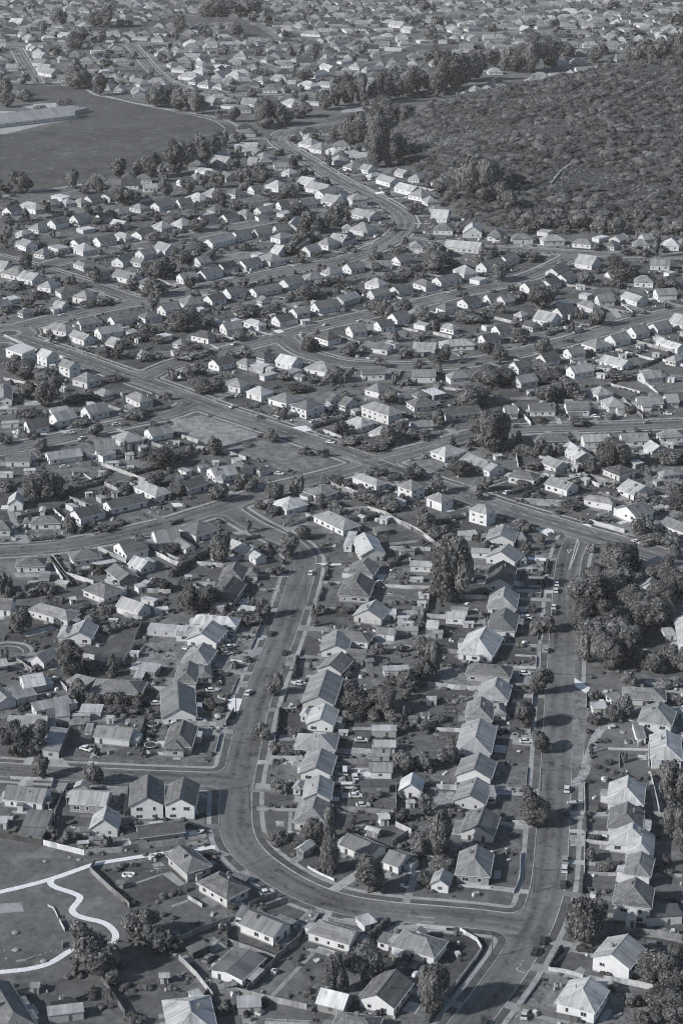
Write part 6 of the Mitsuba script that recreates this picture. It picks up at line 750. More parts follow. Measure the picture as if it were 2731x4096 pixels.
# ------------------------------------------------------------------ streets
STREET = {'right_street': ('straight right-hand street', 0), 'middle_street': ('bending middle street', 1), 'link': ('short link street', 0), 'left_crescent': ('lower left crescent', 1),
          'main_road': ('diagonal main road', 1), 'cross_street': ('cross street', 1), 'upper_left_street': ('upper left street', 1), 'inner_street': ('inner street', 1),
          'outer_crescent': ('curved crescent', 1), 'hill_street': ('hillfoot street', 1), 'grand_curve': ('sweeping main curve', 1), 'short_street': ('short upper street', 1),
          'terrace_street': ('terrace street', 1), 'lower_left_street': ('lower left side street', 1), 'court': ('small left court', 1)}


def smooth_line(pts, step=4.0):
    p = np.array(pts, float)
    d = np.r_[0, np.cumsum(np.linalg.norm(np.diff(p, axis=0), axis=1))]
    for _ in range(2):      # corner cutting keeps the bends round
        q = [p[0]]
        for i in range(len(p) - 1):
            q += [p[i] * 0.75 + p[i + 1] * 0.25, p[i] * 0.25 + p[i + 1] * 0.75]
        p = np.array(q + [p[-1]])
    return p


LINES_R = {n: smooth_line(p) for n, w, p in ROADS}
WIDTH = {n: w for n, w, p in ROADS}
road_poly = so.unary_union([sg.LineString(LINES_R[n]).buffer(WIDTH[n] / 2, join_style=1) for n in LINES_R])
RB = np.array(HILL_FRONT[0]) * 0
ROUNDABOUT = LINES_R['grand_curve'][0]
road_poly = road_poly.union(sg.Point(ROUNDABOUT).buffer(15))
road_poly = road_poly.buffer(5).buffer(-5).buffer(-1.0).buffer(1.0)
road_pts = np.vstack([np.c_[p, np.full(len(p), i)] for i, (n, p) in enumerate((n, np.array([sg.LineString(LINES_R[n]).interpolate(t).coords[0] for t in np.arange(0, sg.LineString(LINES_R[n]).length, 3.0)])) for n in LINES_R)])
road_tree = cKDTree(road_pts[:, :2])
road_names = list(LINES_R)
road_ls = {n: sg.LineString(LINES_R[n]) for n in LINES_R}


def road_uv(v):
    _, i = road_tree.query(v[:, :2])
    uv = np.zeros((len(v), 2))
    for k, (q, j) in enumerate(zip(v, i)):
        n = road_names[int(road_pts[j, 2])]
        s = road_ls[n].project(sg.Point(q[:2]))
        a, b = np.array(road_ls[n].interpolate(s).coords[0]), np.array(road_ls[n].interpolate(s + 0.5).coords[0])
        t = b - a
        uv[k] = [np.sign(t[0] * (q[1] - a[1]) - t[1] * (q[0] - a[0])) * math.hypot(*(q[:2] - a)), s]
    return uv


def strip_mesh(n):
    """A road as a ribbon with coordinates across and along; its edges follow the road polygon."""
    ls, w = road_ls[n], WIDTH[n] / 2
    s = np.arange(0, ls.length, 3.0)
    p = np.array([ls.interpolate(t).coords[0] for t in s])
    t = np.gradient(p, axis=0)
    t /= np.linalg.norm(t, axis=1, keepdims=True) + 1e-9
    nn = np.c_[-t[:, 1], t[:, 0]]
    cols = np.linspace(-w, w, 5)
    v = np.vstack([np.c_[p + nn * c, np.full(len(p), 0.0)] for c in cols])
    uv = np.vstack([np.c_[np.full(len(p), c), s] for c in cols])
    m = len(p)
    f = []
    for j in range(4):
        for i in range(m - 1):
            a, b = j * m + i, (j + 1) * m + i
            f += [[a, a + 1, b + 1], [a, b + 1, b]]
    return v, np.array(f)[:, ::-1], uv


ZR = -0.12
key = 'road_base'
sheet('road_base', road_poly.buffer(0.1), ZR - 0.012, 'm_asphalt', uvfn=lambda v: np.c_[np.zeros(len(v)), v[:, 1]])
tag('road_base', 'grey sealed street junctions and corners', None, kind='structure')
for i, n in enumerate(LINES_R):
    v, f, uv = strip_mesh(n)
    k = numbered('road')
    put(k, v + [0, 0, ZR - 0.008 + 0.0006 * i], f, 'm_asphalt', uv=uv)
    tag(k, 'grey asphalt of the %s' % STREET.get(n, ('far street',))[0], None, kind='structure')
kerb = road_poly.buffer(0.22).difference(road_poly)
kv, kf = [], []
kb = MB()
for q in getattr(kerb, 'geoms', [kerb]):
    m = trimesh.creation.extrude_polygon(q, 0.145, engine='earcut')
    kb.add(np.array(m.vertices) + [0, 0, ZR - 0.01], m.faces, 0.36)
v, f, u = kb.get()
put('kerb', v, f, 'm_concrete', uv=u)
tag('kerb', 'pale concrete kerb edging the streets', None, kind='structure')
foot = road_poly.buffer(3.9).difference(road_poly.buffer(2.45))
verge = road_poly.buffer(2.45).difference(road_poly.buffer(0.2))
BIG = sg.box(-5000, -300, 5000, 14000)
sheet('ground', BIG.difference(road_poly.buffer(0.2)), 0.0, 'm_lawn', 0.100)
tag('ground', 'grassed ground of the whole suburb', None, kind='structure')
sheet('footpath', foot, 0.008, 'm_concrete', 0.29)
tag('footpath', 'pale concrete footpath along the streets', None, kind='structure')
sheet('verge', verge, 0.004, 'm_lawn', 0.092)
tag('verge', 'grass verge between kerb and footpath', None, kind='structure')

# ------------------------------------------------------------------ lots, drives, paths, bare patches
KIND = {'c': ('concrete_drive', 'm_concrete', .25), 'w': ('white_concrete', 'm_plain', .66), 'e': ('gravel_patch', 'm_rough', .27), 'd': ('turf_patch', 'm_lawn', .085), 'd2': ('rubber_mat', 'm_plain', .04),
        'd3': ('playing_field', 'm_lawn', .068), 'y': ('dry_grass_lot', 'm_rough', .23), 'z': ('weedy_lot', 'm_rough', .15), 'k': ('park_grass', 'm_lawn', .10), 'q': ('rough_bank', 'm_rough', .145), 'f': ('pitch_line', 'm_lawn', .105), 'g': ('grass_strip', 'm_lawn', .085)}
ALLH = [h for h in HOUSES] + [(h[0], h[1], h[2], h[3], h[4]) for h in FAR_HOUSES]
hp = np.array([[h[0], h[1]] for h in ALLH])
vor = Voronoi(np.vstack([hp, [[-4000, -100], [4000, -100], [-4000, 9000], [4000, 9000]]]))
nogo = road_poly.buffer(4.1)
special = so.unary_union([sg.Polygon(p).buffer(0) for k, p in PATCHES if k in ('d3', 'y', 'z', 'k')] + [sg.Polygon(p).buffer(0) for p in NO_HOUSES])
lots = []
R2 = random.Random(11)
lv = MB(); dv = MB()
for i, h in enumerate(ALLH):
    reg = vor.regions[vor.point_region[i]]
    if -1 in reg or not reg:
        lots.append(None); continue
    g = sg.Polygon(vor.vertices[reg]).buffer(0).intersection(sg.Point(h[0], h[1]).buffer(24)).difference(nogo).difference(special).buffer(-0.35)
    lots.append(g)
    v, f = poly_tris(g)
    if v is None:
        continue
    bare = R2.random() < 0.13
    a = R2.uniform(.11, .17) if bare else R2.uniform(.066, .122)
    (dv if bare else lv).add(np.c_[v, np.full(len(v), 0.012 + 0.0004 * (i % 7))], f, a)
v, f, u = lv.get(); put('lawn', v, f, 'm_lawn', uv=u); tag('lawn', 'mown lawns of the house lots', None, kind='structure')
v, f, u = dv.get(); put('bare_yard', v, f, 'm_rough', uv=u); tag('bare_yard', 'worn yards of bare earth and thin grass', None, kind='structure')
LAY = {'q': .02, 'd3': .018, 'k': .0175, 'y': .022, 'z': .024, 'g': .026, 'd': .028, 'e': .032, 'c': .036, 'w': .044, 'd2': .048}
R3 = random.Random(5)
for i, (k, p) in enumerate(PATCHES):
    nm, bs, a = KIND[k]
    g = sg.Polygon(p).buffer(0)
    if k not in ('d3',):
        g = g.buffer(0.25).buffer(-0.25)
    g = g.difference(road_poly.buffer(0.02))
    kk = numbered(nm)
    if sheet(kk, g, LAY[k] + 0.0003 * (i % 12), bs, a * R3.uniform(.88, 1.14)):
        tag(kk, {'c': 'grey concrete drive or slab', 'w': 'bright white new concrete', 'e': 'worn gravel and bare earth', 'd': 'dark turf', 'd2': 'dark rubber playground mat', 'd3': 'broad mown playing field',
                 'y': 'vacant lot of dry pale grass', 'z': 'vacant lot of weedy rough grass', 'k': 'open park grass', 'q': 'rough grass bank beside the street', 'f': 'worn line', 'g': 'strip of grass'}[k], None, kind='structure')
    else:
        NUM[nm] -= 1
LNAME = {'w': ('white_path', 'winding white concrete path across the park'), 'c': ('path', 'narrow concrete garden path'), 'e': ('dirt_track', 'worn dirt track'), 'f': ('pitch_line', 'faint worn line on the playing field'), 'g': ('grass_drive', 'grass drive between the fences')}
for i, (k, w, p) in enumerate(LINES):
    g = sg.LineString(smooth_line(p) if len(p) > 2 else p).buffer(w / 2, cap_style=2).difference(road_poly.buffer(0.02))
    nm, lb = LNAME[k]
    kk = numbered(nm)
    if sheet(kk, g, (.052 if k == 'w' else .041) + 0.0003 * (i % 9), KIND[k][1], KIND[k][2]):
        tag(kk, lb, None, kind='structure')
    else:
        NUM[nm] -= 1
dm = MB()
for i, h in enumerate(HOUSES):     # drives from the houses of the middle distance to their street
    if R3.random() < (0.35 if h[1] > 690 else 0.25):
        continue
    d, j = road_tree.query([h[0], h[1]])
    if d > 32:
        continue
    t = (road_pts[j, :2] - np.array(h[:2])) / d
    s = np.array([-t[1], t[0]]) * R3.choice((-1, 1)) * (h[4] / 2 + R3.uniform(.5, 2.5))
    g = sg.LineString([np.array(h[:2]) + s - t * R3.uniform(-2, 4), road_pts[j, :2] + s]).buffer(R3.uniform(1.1, 1.6), cap_style=2).difference(road_poly.buffer(.02))
    v, f = poly_tris(g)
    if v is not None:
        dm.add(np.c_[v, np.full(len(v), 0.0335 + 0.00015 * (i % 9))], f, R3.choice((.16, .21, .26, .34)))
for i, h in enumerate(HOUSES):
    for _ in range(R3.choice((2, 3, 3, 4)) if h[1] < 780 else R3.choice((1, 2, 2, 3))):
        a = math.radians(h[2] + R3.choice((0, 90, 180, 270)))
        r_ = (h[3] if abs(math.cos(a - math.radians(h[2]))) > .7 else h[4]) / 2 + R3.uniform(0, 2.5)
        c = np.array(h[:2]) + [math.cos(a) * r_, math.sin(a) * r_]
        if road_tree.query(c)[0] < 9 or special.contains(sg.Point(c)):
            continue
        w_, d_ = R3.uniform(2, 6.5), R3.uniform(1.5, 4.5)
        v = rot([[-w_ / 2, -d_ / 2, 0], [w_ / 2, -d_ / 2, 0], [w_ / 2, d_ / 2, 0], [-w_ / 2, d_ / 2, 0]], h[2], *c)
        dm.add(v + [0, 0, 0.0355 + .00012 * (i % 9)], [[0, 1, 2], [0, 2, 3]], R3.choice((.16, .20, .25, .30, .38, .48)))
v, f, u = dm.get(); put('driveway', v, f, 'm_concrete', uv=u); tag('driveway', 'concrete drives running from the houses to the kerb', None, kind='structure')

# ------------------------------------------------------------------ road markings
mk = MB()


def dash(p, q, w, z):
    p, q = np.array(p, float), np.array(q, float)
    d = q - p
    L = math.hypot(*d)
    mk.box(*((p + q) / 2), z, L, w, 0.004, 0.42, math.degrees(math.atan2(d[1], d[0])))


def along(n, on, off, w, lat=0.0, s0=0, s1=None):
    ls = road_ls[n]
    s = s0
    while s < min(ls.length, s1 or 1e9) - on:
        a, b = np.array(ls.interpolate(s).coords[0]), np.array(ls.interpolate(s + on).coords[0])
        t = (b - a) / (np.linalg.norm(b - a) + 1e-9)
        o = np.array([-t[1], t[0]]) * lat
        dash(a + o, b + o, w, ZR + 0.012)
        s += on + off


along('main_road', 3, 5, 0.24)
along('main_road', 2, 7, 0.16, 4.6); along('main_road', 2, 7, 0.16, -4.6)
along('grand_curve', 5, 4, 0.28)
along('inner_street', 3, 9, 0.14)
dash((105.6, 770), (99.4, 792), .2, ZR + .012)
JX = [(float(a), float(b)) for a, b in MARK_PTS['island']]
for a, b in zip(JX, JX[1:] + JX[:1]):
    dash(a, b, .35, ZR + .013)
for a, b in MARK_PTS['bars']:
    dash(a, b, .3, ZR + .013)
for a, b in MARK_PTS['lines']:
    dash(a, b, .22, ZR + .013)
v, f, u = mk.get()
put('road_marking', v, f, 'm_concrete', uv=u); tag('road_marking', 'white painted lines on the streets', None, kind='structure')
ring = sg.Point(ROUNDABOUT).buffer(7.5).difference(sg.Point(ROUNDABOUT).buffer(4.6))
m = trimesh.creation.extrude_polygon(ring, .16, engine='earcut')
put('roundabout_apron', np.array(m.vertices) + [0, 0, ZR], m.faces, 'm_concrete', .21); tag('roundabout_apron', 'pale ring of the roundabout', None, kind='structure')
m = trimesh.creation.extrude_polygon(sg.Point(ROUNDABOUT).buffer(4.6), .3, engine='earcut')
put('roundabout_island', np.array(m.vertices) + [0, 0, ZR], m.faces, 'm_lawn', .07); tag('roundabout_island', 'grassed centre of the roundabout', None, kind='structure')

# ------------------------------------------------------------------ the hill
hf, hb = np.array(HILL_FRONT), np.array(HILL_BACK)
hill_poly = sg.Polygon(list(map(tuple, hf)) + list(map(tuple, hb[::-1]))).buffer(0)


def hill_poly_contains(p):
    return hill_poly.contains(sg.Point(float(p[0]), float(p[1])))


def arc(p, n):
    ls = sg.LineString(p)
    return np.array([ls.interpolate(t, normalized=True).coords[0] for t in np.linspace(0, 1, n)])


NU, NV = 70, 56
A, B = arc(hf, NU), arc(hb, NU)
S = np.linspace(0, 1, NV)
hv = A[:, None, :] * (1 - S)[None, :, None] + B[:, None, :] * S[None, :, None]
uu = np.linspace(0, 1, NU)[:, None]
prof = np.where(S < .72, np.sin(S / .72 * math.pi / 2) ** 1.15, np.cos((S - .72) / .28 * math.pi / 2) ** .8)[None, :]
amp = 25 * np.clip(uu * 1.25, 0, 1) ** .8
hz = amp * prof
hz = hz + (meshkit.fbm(np.dstack([hv[..., 0] / 70, hv[..., 1] / 70, hv[..., 0] * 0]), 3, 4) - .5) * 6 * np.minimum(prof * 2, 1) * np.minimum(amp / 15, 1)
hz[:, 0] = hz[:, -1] = -0.6
hz[0, :] = -0.6
V = np.dstack([hv, hz]).reshape(-1, 3)
idx = np.arange(NU * NV).reshape(NU, NV)
q = np.stack([idx[:-1, :-1], idx[1:, :-1], idx[1:, 1:], idx[:-1, 1:]], -1).reshape(-1, 4)
put('hill', V, np.vstack([q[:, [0, 1, 2]], q[:, [0, 2, 3]]]), 'm_rough', .055, smooth=True)
tag('hill', 'scrub covered hill rising behind the houses', None, kind='structure')
hill_tree = cKDTree(V[:, :2])


def hill_z(x, y):
    if not hill_poly.contains(sg.Point(x, y)):
        return 0.0
    d, i = hill_tree.query([x, y], k=4)
    w = 1 / (d + .5)
    return max(0.0, float((V[i, 2] * w).sum() / w.sum()))


def spherelet(sub, rg, amp, squash=1.0):
    m = trimesh.creation.icosphere(subdivisions=sub)
    v = np.array(m.vertices)
    n = meshkit.noise(v * 2.1 + rg.uniform(0, 90), rg.randrange(999))
    v = v * (1 + amp * (n - .5)[:, None])
    v[:, 2] *= squash
    return v, np.array(m.faces)


def random_rot(rg):
    return trimesh.transformations.random_rotation_matrix([rg.random() for _ in range(3)])[:3, :3]


def leaf_cards(rg, pts, size, a, jag=.5):
    """Leaf sprays: one bent quad at each point, facing roughly away from the centre."""
    V_, F_, U_ = [], [], []
    for i, (p, n) in enumerate(pts):
        t = np.cross(n, [rg.uniform(-1, 1), rg.uniform(-1, 1), rg.uniform(-1, 1)])
        t /= np.linalg.norm(t) + 1e-9
        b = np.cross(n, t)
        n2 = n + .7 * np.array([rg.uniform(-1, 1), rg.uniform(-1, 1), rg.uniform(-1, 1)])
        s = size * rg.uniform(.6, 1.4)
        q = np.array([p - t * s * .5, p + b * s * .45 + n2 * s * .2, p + t * s * .55 + n2 * s * .25, p - b * s * .4])
        V_.append(q); F_.append([[4 * i, 4 * i + 1, 4 * i + 2], [4 * i, 4 * i + 2, 4 * i + 3]]); U_.append(np.tile([a * rg.uniform(.7, 1.35), 0], (4, 1)))
    return np.vstack(V_), np.vstack(F_), np.vstack(U_)


rg = random.Random(21)
sc = MB()
for sub, cnt, lo, hi in ((1, 6000, 1.4, 3.9), (0, 22000, .5, 1.5)):
    protos = [spherelet(sub, rg, .9, .8) for _ in range(12)]
    for _ in range(cnt):
        s = 1 - rg.random() ** .55
        u_ = rg.random() ** .8
        i = min(int(u_ * (NU - 1)), NU - 2); fr = u_ * (NU - 1) - i
        p = (A[i] * (1 - fr) + A[i + 1] * fr) * (1 - s) + (B[i] * (1 - fr) + B[i + 1] * fr) * s
        clump = meshkit.noise(np.array([p[0] / 16, p[1] / 16, 2.0]))
        dense = meshkit.fbm(np.array([p[0] / 55, p[1] / 70, 4.0]), 3)
        if clump < .25 and rg.random() < .5:
            continue
        if sub == 1 and dense + .35 * (1 - s) < .56 + .1 * rg.random():
            continue
        z = hill_z(*p)
        r = rg.uniform(lo, hi) * (.7 + .6 * clump)
        v, f = protos[rg.randrange(12)]
        sc.add(rot(v, rg.uniform(0, 360)) * [r * rg.uniform(.8, 1.4), r, r * rg.uniform(.6, 1.1)] + [p[0], p[1], z + r * .25], f, (.052 if sub else .060 * (1.45 - dense)) * rg.uniform(.45, 1.8))
v, f, u = sc.get()
put('hillside_scrub', v, f, 'm_leaf', uv=u, smooth=False)
tag('hillside_scrub', 'dense low scrub covering the hill', None, kind='stuff')

tv = []
tp = np.array(HILL_TRACK)
for i in range(25):
    s_ = i / 24 * (len(tp) - 1); j = min(int(s_), len(tp) - 2); p = tp[j] * (1 - s_ + j) + tp[j + 1] * (s_ - j)
    t = tp[j + 1] - tp[j]; n_ = np.array([-t[1], t[0]]) / np.hypot(*t) * (.75 + .3 * math.sin(i * 1.7))
    tv += [[*(p + n_), hill_z(*(p + n_)) + 1.2], [*(p - n_), hill_z(*(p - n_)) + 1.2]]
tf = [q for i in range(24) for q in ([2 * i, 2 * i + 1, 2 * i + 3], [2 * i, 2 * i + 3, 2 * i + 2])]
put('hill_track', tv, tf, 'm_rough', .21)
tag('hill_track', 'pale bare track climbing the hill', None, kind='structure')

# ------------------------------------------------------------------ names of places: which house is which
ORD = ['first', 'second', 'third', 'fourth', 'fifth', 'sixth', 'seventh', 'eighth', 'ninth', 'tenth', 'eleventh', 'twelfth', 'thirteenth', 'fourteenth', 'fifteenth', 'sixteenth', 'seventeenth', 'eighteenth', 'nineteenth', 'twentieth']
TENS = {2: 'twenty', 3: 'thirty', 4: 'forty', 5: 'fifty', 6: 'sixty', 7: 'seventy', 8: 'eighty'}


def ordinal(i):
    if i < 20:
        return ORD[i]
    t, o = divmod(i + 1, 10)
    return TENS[t] + '-' + ORD[o - 1] if o else TENS[t][:-1] + 'ieth'


rowof = {}
for i, h in enumerate(HOUSES):
    best = None
    for n in STREET:
        d = road_ls[n].distance(sg.Point(h[0], h[1]))
        if best is None or d < best[0]:
            best = (d, n)
    d, n = best
    s = road_ls[n].project(sg.Point(h[0], h[1]))
    a = np.array(road_ls[n].interpolate(s).coords[0])
    t = np.array(road_ls[n].interpolate(min(s + 2, road_ls[n].length)).coords[0]) - np.array(road_ls[n].interpolate(max(s - 2, 0)).coords[0])
    e = np.array(h[:2]) - a
    vert = n in ('right_street', 'middle_street', 'link')
    if vert:
        side = 'right' if e[0] > 0 else 'left'
    else:
        side = 'far' if e[1] > 0 else 'near'
    depth = 0 if d < 30 else (1 if d < 58 else 2)
    # position counted from the near end of the two long up-and-down streets, from the left end of all others
    pos = h[1] if vert else h[0]
    rowof.setdefault((n, side, depth), []).append((pos, i))
REF, REFH = {}, {}
for (n, side, depth), q in rowof.items():
    q.sort()
    st = STREET[n][0]
    for k_, (pos, i) in enumerate(q):
        end = 'near end' if n in ('right_street', 'middle_street', 'link') else 'left'
        row = '' if depth == 0 else (' second row,' if depth == 1 else ' third row,')
        REF[i] = '%s from %s,%s %s side of %s' % (ordinal(k_), end, row, side, st)
        REFH[i] = '%s house,%s %s side, %s' % (ordinal(k_), row, side, st)
house_tree = cKDTree(np.array([[h[0], h[1]] for h in HOUSES]))


def beside(x, y, tree=True):
    """A phrase that places a thing by the house nearest to it."""
    d, i = house_tree.query([x, y])
    h = HOUSES[i]
    e = np.array([x - h[0], y - h[1]])
    rel = ('left of' if e[0] < 0 else 'right of') if abs(e[0]) > abs(e[1]) else ('behind' if e[1] > 0 else 'before')
    return rel + ' ' + REFH[i], d


PENDING = []


def tag_later(key, label, cat, group, size):
    PENDING.append((key, label, cat, group, size))


def settle_labels():
    """Things that would read alike are told apart by their size."""
    by = {}
    for q in PENDING:
        by.setdefault(q[1].lower(), []).append(q)
    for q in by.values():
        q.sort(key=lambda t: -t[4])
        for i, (key, label, cat, group, size) in enumerate(q):
            pre = '' if len(q) == 1 else 'largest ' if i == 0 else 'smallest ' if i == len(q) - 1 else ORD[i] + ' largest '
            w = (pre + label).split()
            if len(w) > 16:
                w = [x for x in w if x not in ('leafy', 'street')]
            tag(key, ' '.join(w[:16]), cat, group)


def shade(t):
    return 'dark grey' if t <= 3 else 'mid grey' if t <= 5 else 'light grey' if t <= 7 else 'white'


# ------------------------------------------------------------------ houses
def roof_shape(L, W, typ, ev, pitch, ext=0.6):
    """(outer solid, inner solid to cut, solid of the wall under it)."""
    tn = math.tan(math.radians(pitch))
    i = 0.45
    if typ in 'fm':
        rise = 0.12 * W if typ == 'm' else 0.02
        c = [[x, y, ev + (rise if y > 0 else 0) + dz] for x in (-L / 2, L / 2) for y in (-W / 2, W / 2) for dz in (-.2, 0)]
        wl = [[x, y, z] for x in (-L / 2 + .25, L / 2 - .25) for y in (-W / 2 + .25, W / 2 - .25) for z in (-.3, ev - .1 + (rise * .93 if y > 0 else rise * .05))]
        return hull(c), None, hull(wl)
    rz = ev + W / 2 * tn
    x0 = -L / 2 + (min(W / 2, L / 2 - .15) if typ in ('h', 'hg') else 0)
    x1 = L / 2 - (min(W / 2, L / 2 - .15) if typ in ('h', 'gh') else 0)
    corners = [[x, y] for x in (-L / 2, L / 2) for y in (-W / 2, W / 2)]
    outer = hull([c + [ev - .16] for c in corners] + [c + [ev] for c in corners] + [[x0, 0, rz], [x1, 0, rz]])
    g0, g1 = typ in ('g', 'gh'), typ in ('g', 'hg')
    a0, a1 = -L / 2 - (ext if g0 else 0), L / 2 + (ext if g1 else 0)
    b0, b1 = x0 - (ext if g0 else 0), x1 + (ext if g1 else 0)
    cc = [[x, y] for x in (a0, a1) for y in (-W / 2, W / 2)]
    inner = hull([c + [ev - .19] for c in cc] + [c + [ev - 1.0] for c in cc] + [[b0, 0, rz - .19], [b1, 0, rz - .19]])
    wc = [[x, y] for x in (-L / 2 + i, L / 2 - i) for y in (-W / 2 + i, W / 2 - i)]
    y0 = W / 2 - i
    wz = rz - .25
    wall = hull([c + [-.3] for c in wc] + [c + [ev - .03] for c in wc] + [[x0 + (i if g0 else .2), 0, wz], [x1 - (i if g1 else .2), 0, wz]])
    return outer, inner, wall


def place(m, deg, x, y):
    return m.rotate([0, 0, deg]).translate([x, y, 0]) if m is not None else None


def roof_mesh(m, alb):
    """Unshared triangles with coordinates along and up each slope; the albedo rides in the second coordinate."""
    v, f = vf(m)
    P = v[f]
    n = np.cross(P[:, 1] - P[:, 0], P[:, 2] - P[:, 0])
    ln = np.linalg.norm(n, axis=1)
    keep = ln > 1e-7
    P, n = P[keep], n[keep] / ln[keep][:, None]
    hx = np.hypot(n[:, 0], n[:, 1])
    up = np.where(hx[:, None] > .05, -n[:, :2] / np.maximum(hx, 1e-6)[:, None], [[0, 1.0]])
    al = np.c_[up[:, 1], -up[:, 0]]
    c = v[:, :2].mean(0)
    d = P[..., :2] - c
    uu_ = (d * al[:, None, :]).sum(-1)
    vv_ = (d * up[:, None, :]).sum(-1)
    k = round(alb * 500)
    return P.reshape(-1, 3), np.arange(len(P) * 3).reshape(-1, 3), np.stack([uu_, vv_ + 200.0 * k], -1).reshape(-1, 2)


def build_house(key, row, level, rg):
    """level 2: near, all parts; 1: middle distance; 0: far, walls and roof in two meshes."""
    x, y, deg, L, W, typ, rt, wt, ev = row[:9]
    wings = row[10] if len(row) > 10 else []
    pitch = (rg.uniform(25, 30) if level == 2 else rg.uniform(30, 37)) if typ not in 'fm' else 0
    if typ == 'gl':
        typ, pitch = 'g', 11
    tall_gable = ev == 3.4 and typ == 'g' and y > 800
    if tall_gable:
        pitch = 46
    rects = [(x, y, deg, L, W, typ, ev)] + [(q[0], q[1], q[2], q[3], q[4], q[5], q[7]) for q in wings]
    outs, ins, wl = [], [], []
    for j, q in enumerate(rects):
        o, i_, w_ = roof_shape(q[3], q[4], q[5], q[6] - (0.03 * j), pitch or 25)
        outs.append(place(o, q[2], q[0], q[1])); wl.append(place(w_, q[2], q[0], q[1]))
        if i_ is not None:
            ins.append(place(i_, q[2], q[0], q[1]))
    roof, wall = outs[0], wl[0]
    for o in outs[1:]:
        roof = roof + o
    for w_ in wl[1:]:
        wall = wall + w_
    for i_ in ins:
        roof = roof - i_
    tile = typ in ('h', 'hg', 'gh') and rt in (2, 3, 4, 5) and rg.random() < .6 or (typ == 'g' and rt <= 4 and rg.random() < .4)
    alb = RF[rt] * rg.uniform(.9, 1.12)
    rv, rf, ru = roof_mesh(roof, alb)
    wv, wf = vf(wall)
    wa = WL[wt] * rg.uniform(.88, 1.0)
    if level == 0:
        return (rv, rf, ru), (wv, wf, wa)
    part(key, 'wall', wv, wf, 'm_wall', wa)
    rk = part(key, 'roof', rv, rf, 'm_tile_roof' if tile else 'm_metal_roof', uv=ru)
    if level == 2:
        fb = None
        for q in rects:
            m_ = place(hull([[sx * (q[3] / 2 - .41), sy * (q[4] / 2 - .41), z_] for sx in (-1, 1) for sy in (-1, 1) for z_ in (-.2, .45)]), q[2], q[0], q[1])
            fb = m_ if fb is None else fb + m_
        v, f = vf(fb); part(key, 'foundation', v, f, 'm_concrete', .2 if wt > 5 else .34)
    # windows and doors
    polys = [sg.Polygon(rot([[-q[3] / 2, -q[4] / 2, 0], [q[3] / 2, -q[4] / 2, 0], [q[3] / 2, q[4] / 2, 0], [-q[3] / 2, q[4] / 2, 0]], q[2], q[0], q[1])[:, :2]) for q in rects]
    trim = WL[9] * .95 if wt < 9 else WL[8]
    doors = 0
    for j, q in enumerate(rects):
        if q[5] in 'fm' and j > 0 and q[4] < 4:
            continue
        ins_ = .25 if q[5] in 'fm' else .45
        for side in range(4):
            Ls, off = (q[3], q[4] / 2 - ins_) if side % 2 == 0 else (q[4], q[3] / 2 - ins_)
            sd = q[2] + (0, 90, 180, 270)[side] - 90          # outward direction of this wall
            od = np.array([math.cos(math.radians(sd)), math.sin(math.radians(sd))])
            if level == 1 and od[1] > .35:
                continue                                     # no window is seen on the far walls of the middle distance
            td = np.array([-od[1], od[0]])
            n = max(1, int((Ls - 1.3) / 3.4))
            if level == 1:
                n = min(n, 3)
            for fl in range(2 if q[6] > 4.6 else 1):
                for w_ in range(n):
                    if rg.random() < .14:
                        continue
                    s = (w_ + .5) / n * (Ls - 1.8) - (Ls - 1.8) / 2 + rg.uniform(-.2, .2)
                    c = np.array(q[:2]) + od * off + td * s
                    if any(polys[k_].contains(sg.Point(c + od * .3)) for k_ in range(len(polys)) if k_ != j):
                        continue
                    z0 = (.95 if fl == 0 else 3.35) + (max(0, q[6] - 2.9) if q[6] < 4.6 else 0)
                    if doors < (1 if level == 1 else 2) and fl == 0 and rg.random() < .25:
                        doors += 1
                        b = MB(); b.box(c[0] + od[0] * .02, c[1] + od[1] * .02, .1, .95, .09, 2.0 + max(0, z0 - 1.2), .05 if rg.random() < .6 else .3, sd + 90)
                        v, f, u = b.get(); part(key, 'door', v, f, 'm_plain', uv=u)
                        if level == 2:
                            b = MB(); b.box(c[0] + od[0] * .7, c[1] + od[1] * .7, 0, 1.8, 1.4, .3, .22, sd + 90); b.box(c[0] + od[0] * 1.55, c[1] + od[1] * 1.55, 0, 1.8, .3, .15, .22, sd + 90)
                            v, f, u = b.get(); part(key, 'step', v, f, 'm_concrete', uv=u)
                        continue
                    ww, wh = rg.choice((.8, 1.1, 1.5, 1.9)), rg.choice((.9, 1.1))
                    if level == 2:
                        b = MB(); b.box(c[0], c[1], z0 - .07, ww + .2, .12, wh + .18, trim, sd + 90)
                        b.box(c[0] + od[0] * .04, c[1] + od[1] * .04, z0 - .13, ww + .34, .2, .07, trim, sd + 90)
                        v, f, u = b.get(); wk = part(key, 'window', v, f, 'm_plain', uv=u)
                        np_ = 2 if ww > 1.2 else 1
                        for pn in range(np_):
                            b = MB(); pc = c + td * ((pn + .5) / np_ - .5) * ww + od * .03
                            b.box(pc[0], pc[1], z0, ww / np_ - .07, .1, wh, .03, sd + 90)
                            v, f, u = b.get(); part(wk, 'pane', v, f, 'm_glass')
                    else:
                        b = MB(); b.box(c[0], c[1], z0, ww * .85, .12, wh * .9, .03, sd + 90)
                        v, f, u = b.get(); part(key, 'window', v, f, 'm_dull_glass')
    if typ in 'fm':
        return
    rz = ev + W / 2 * math.tan(math.radians(pitch))
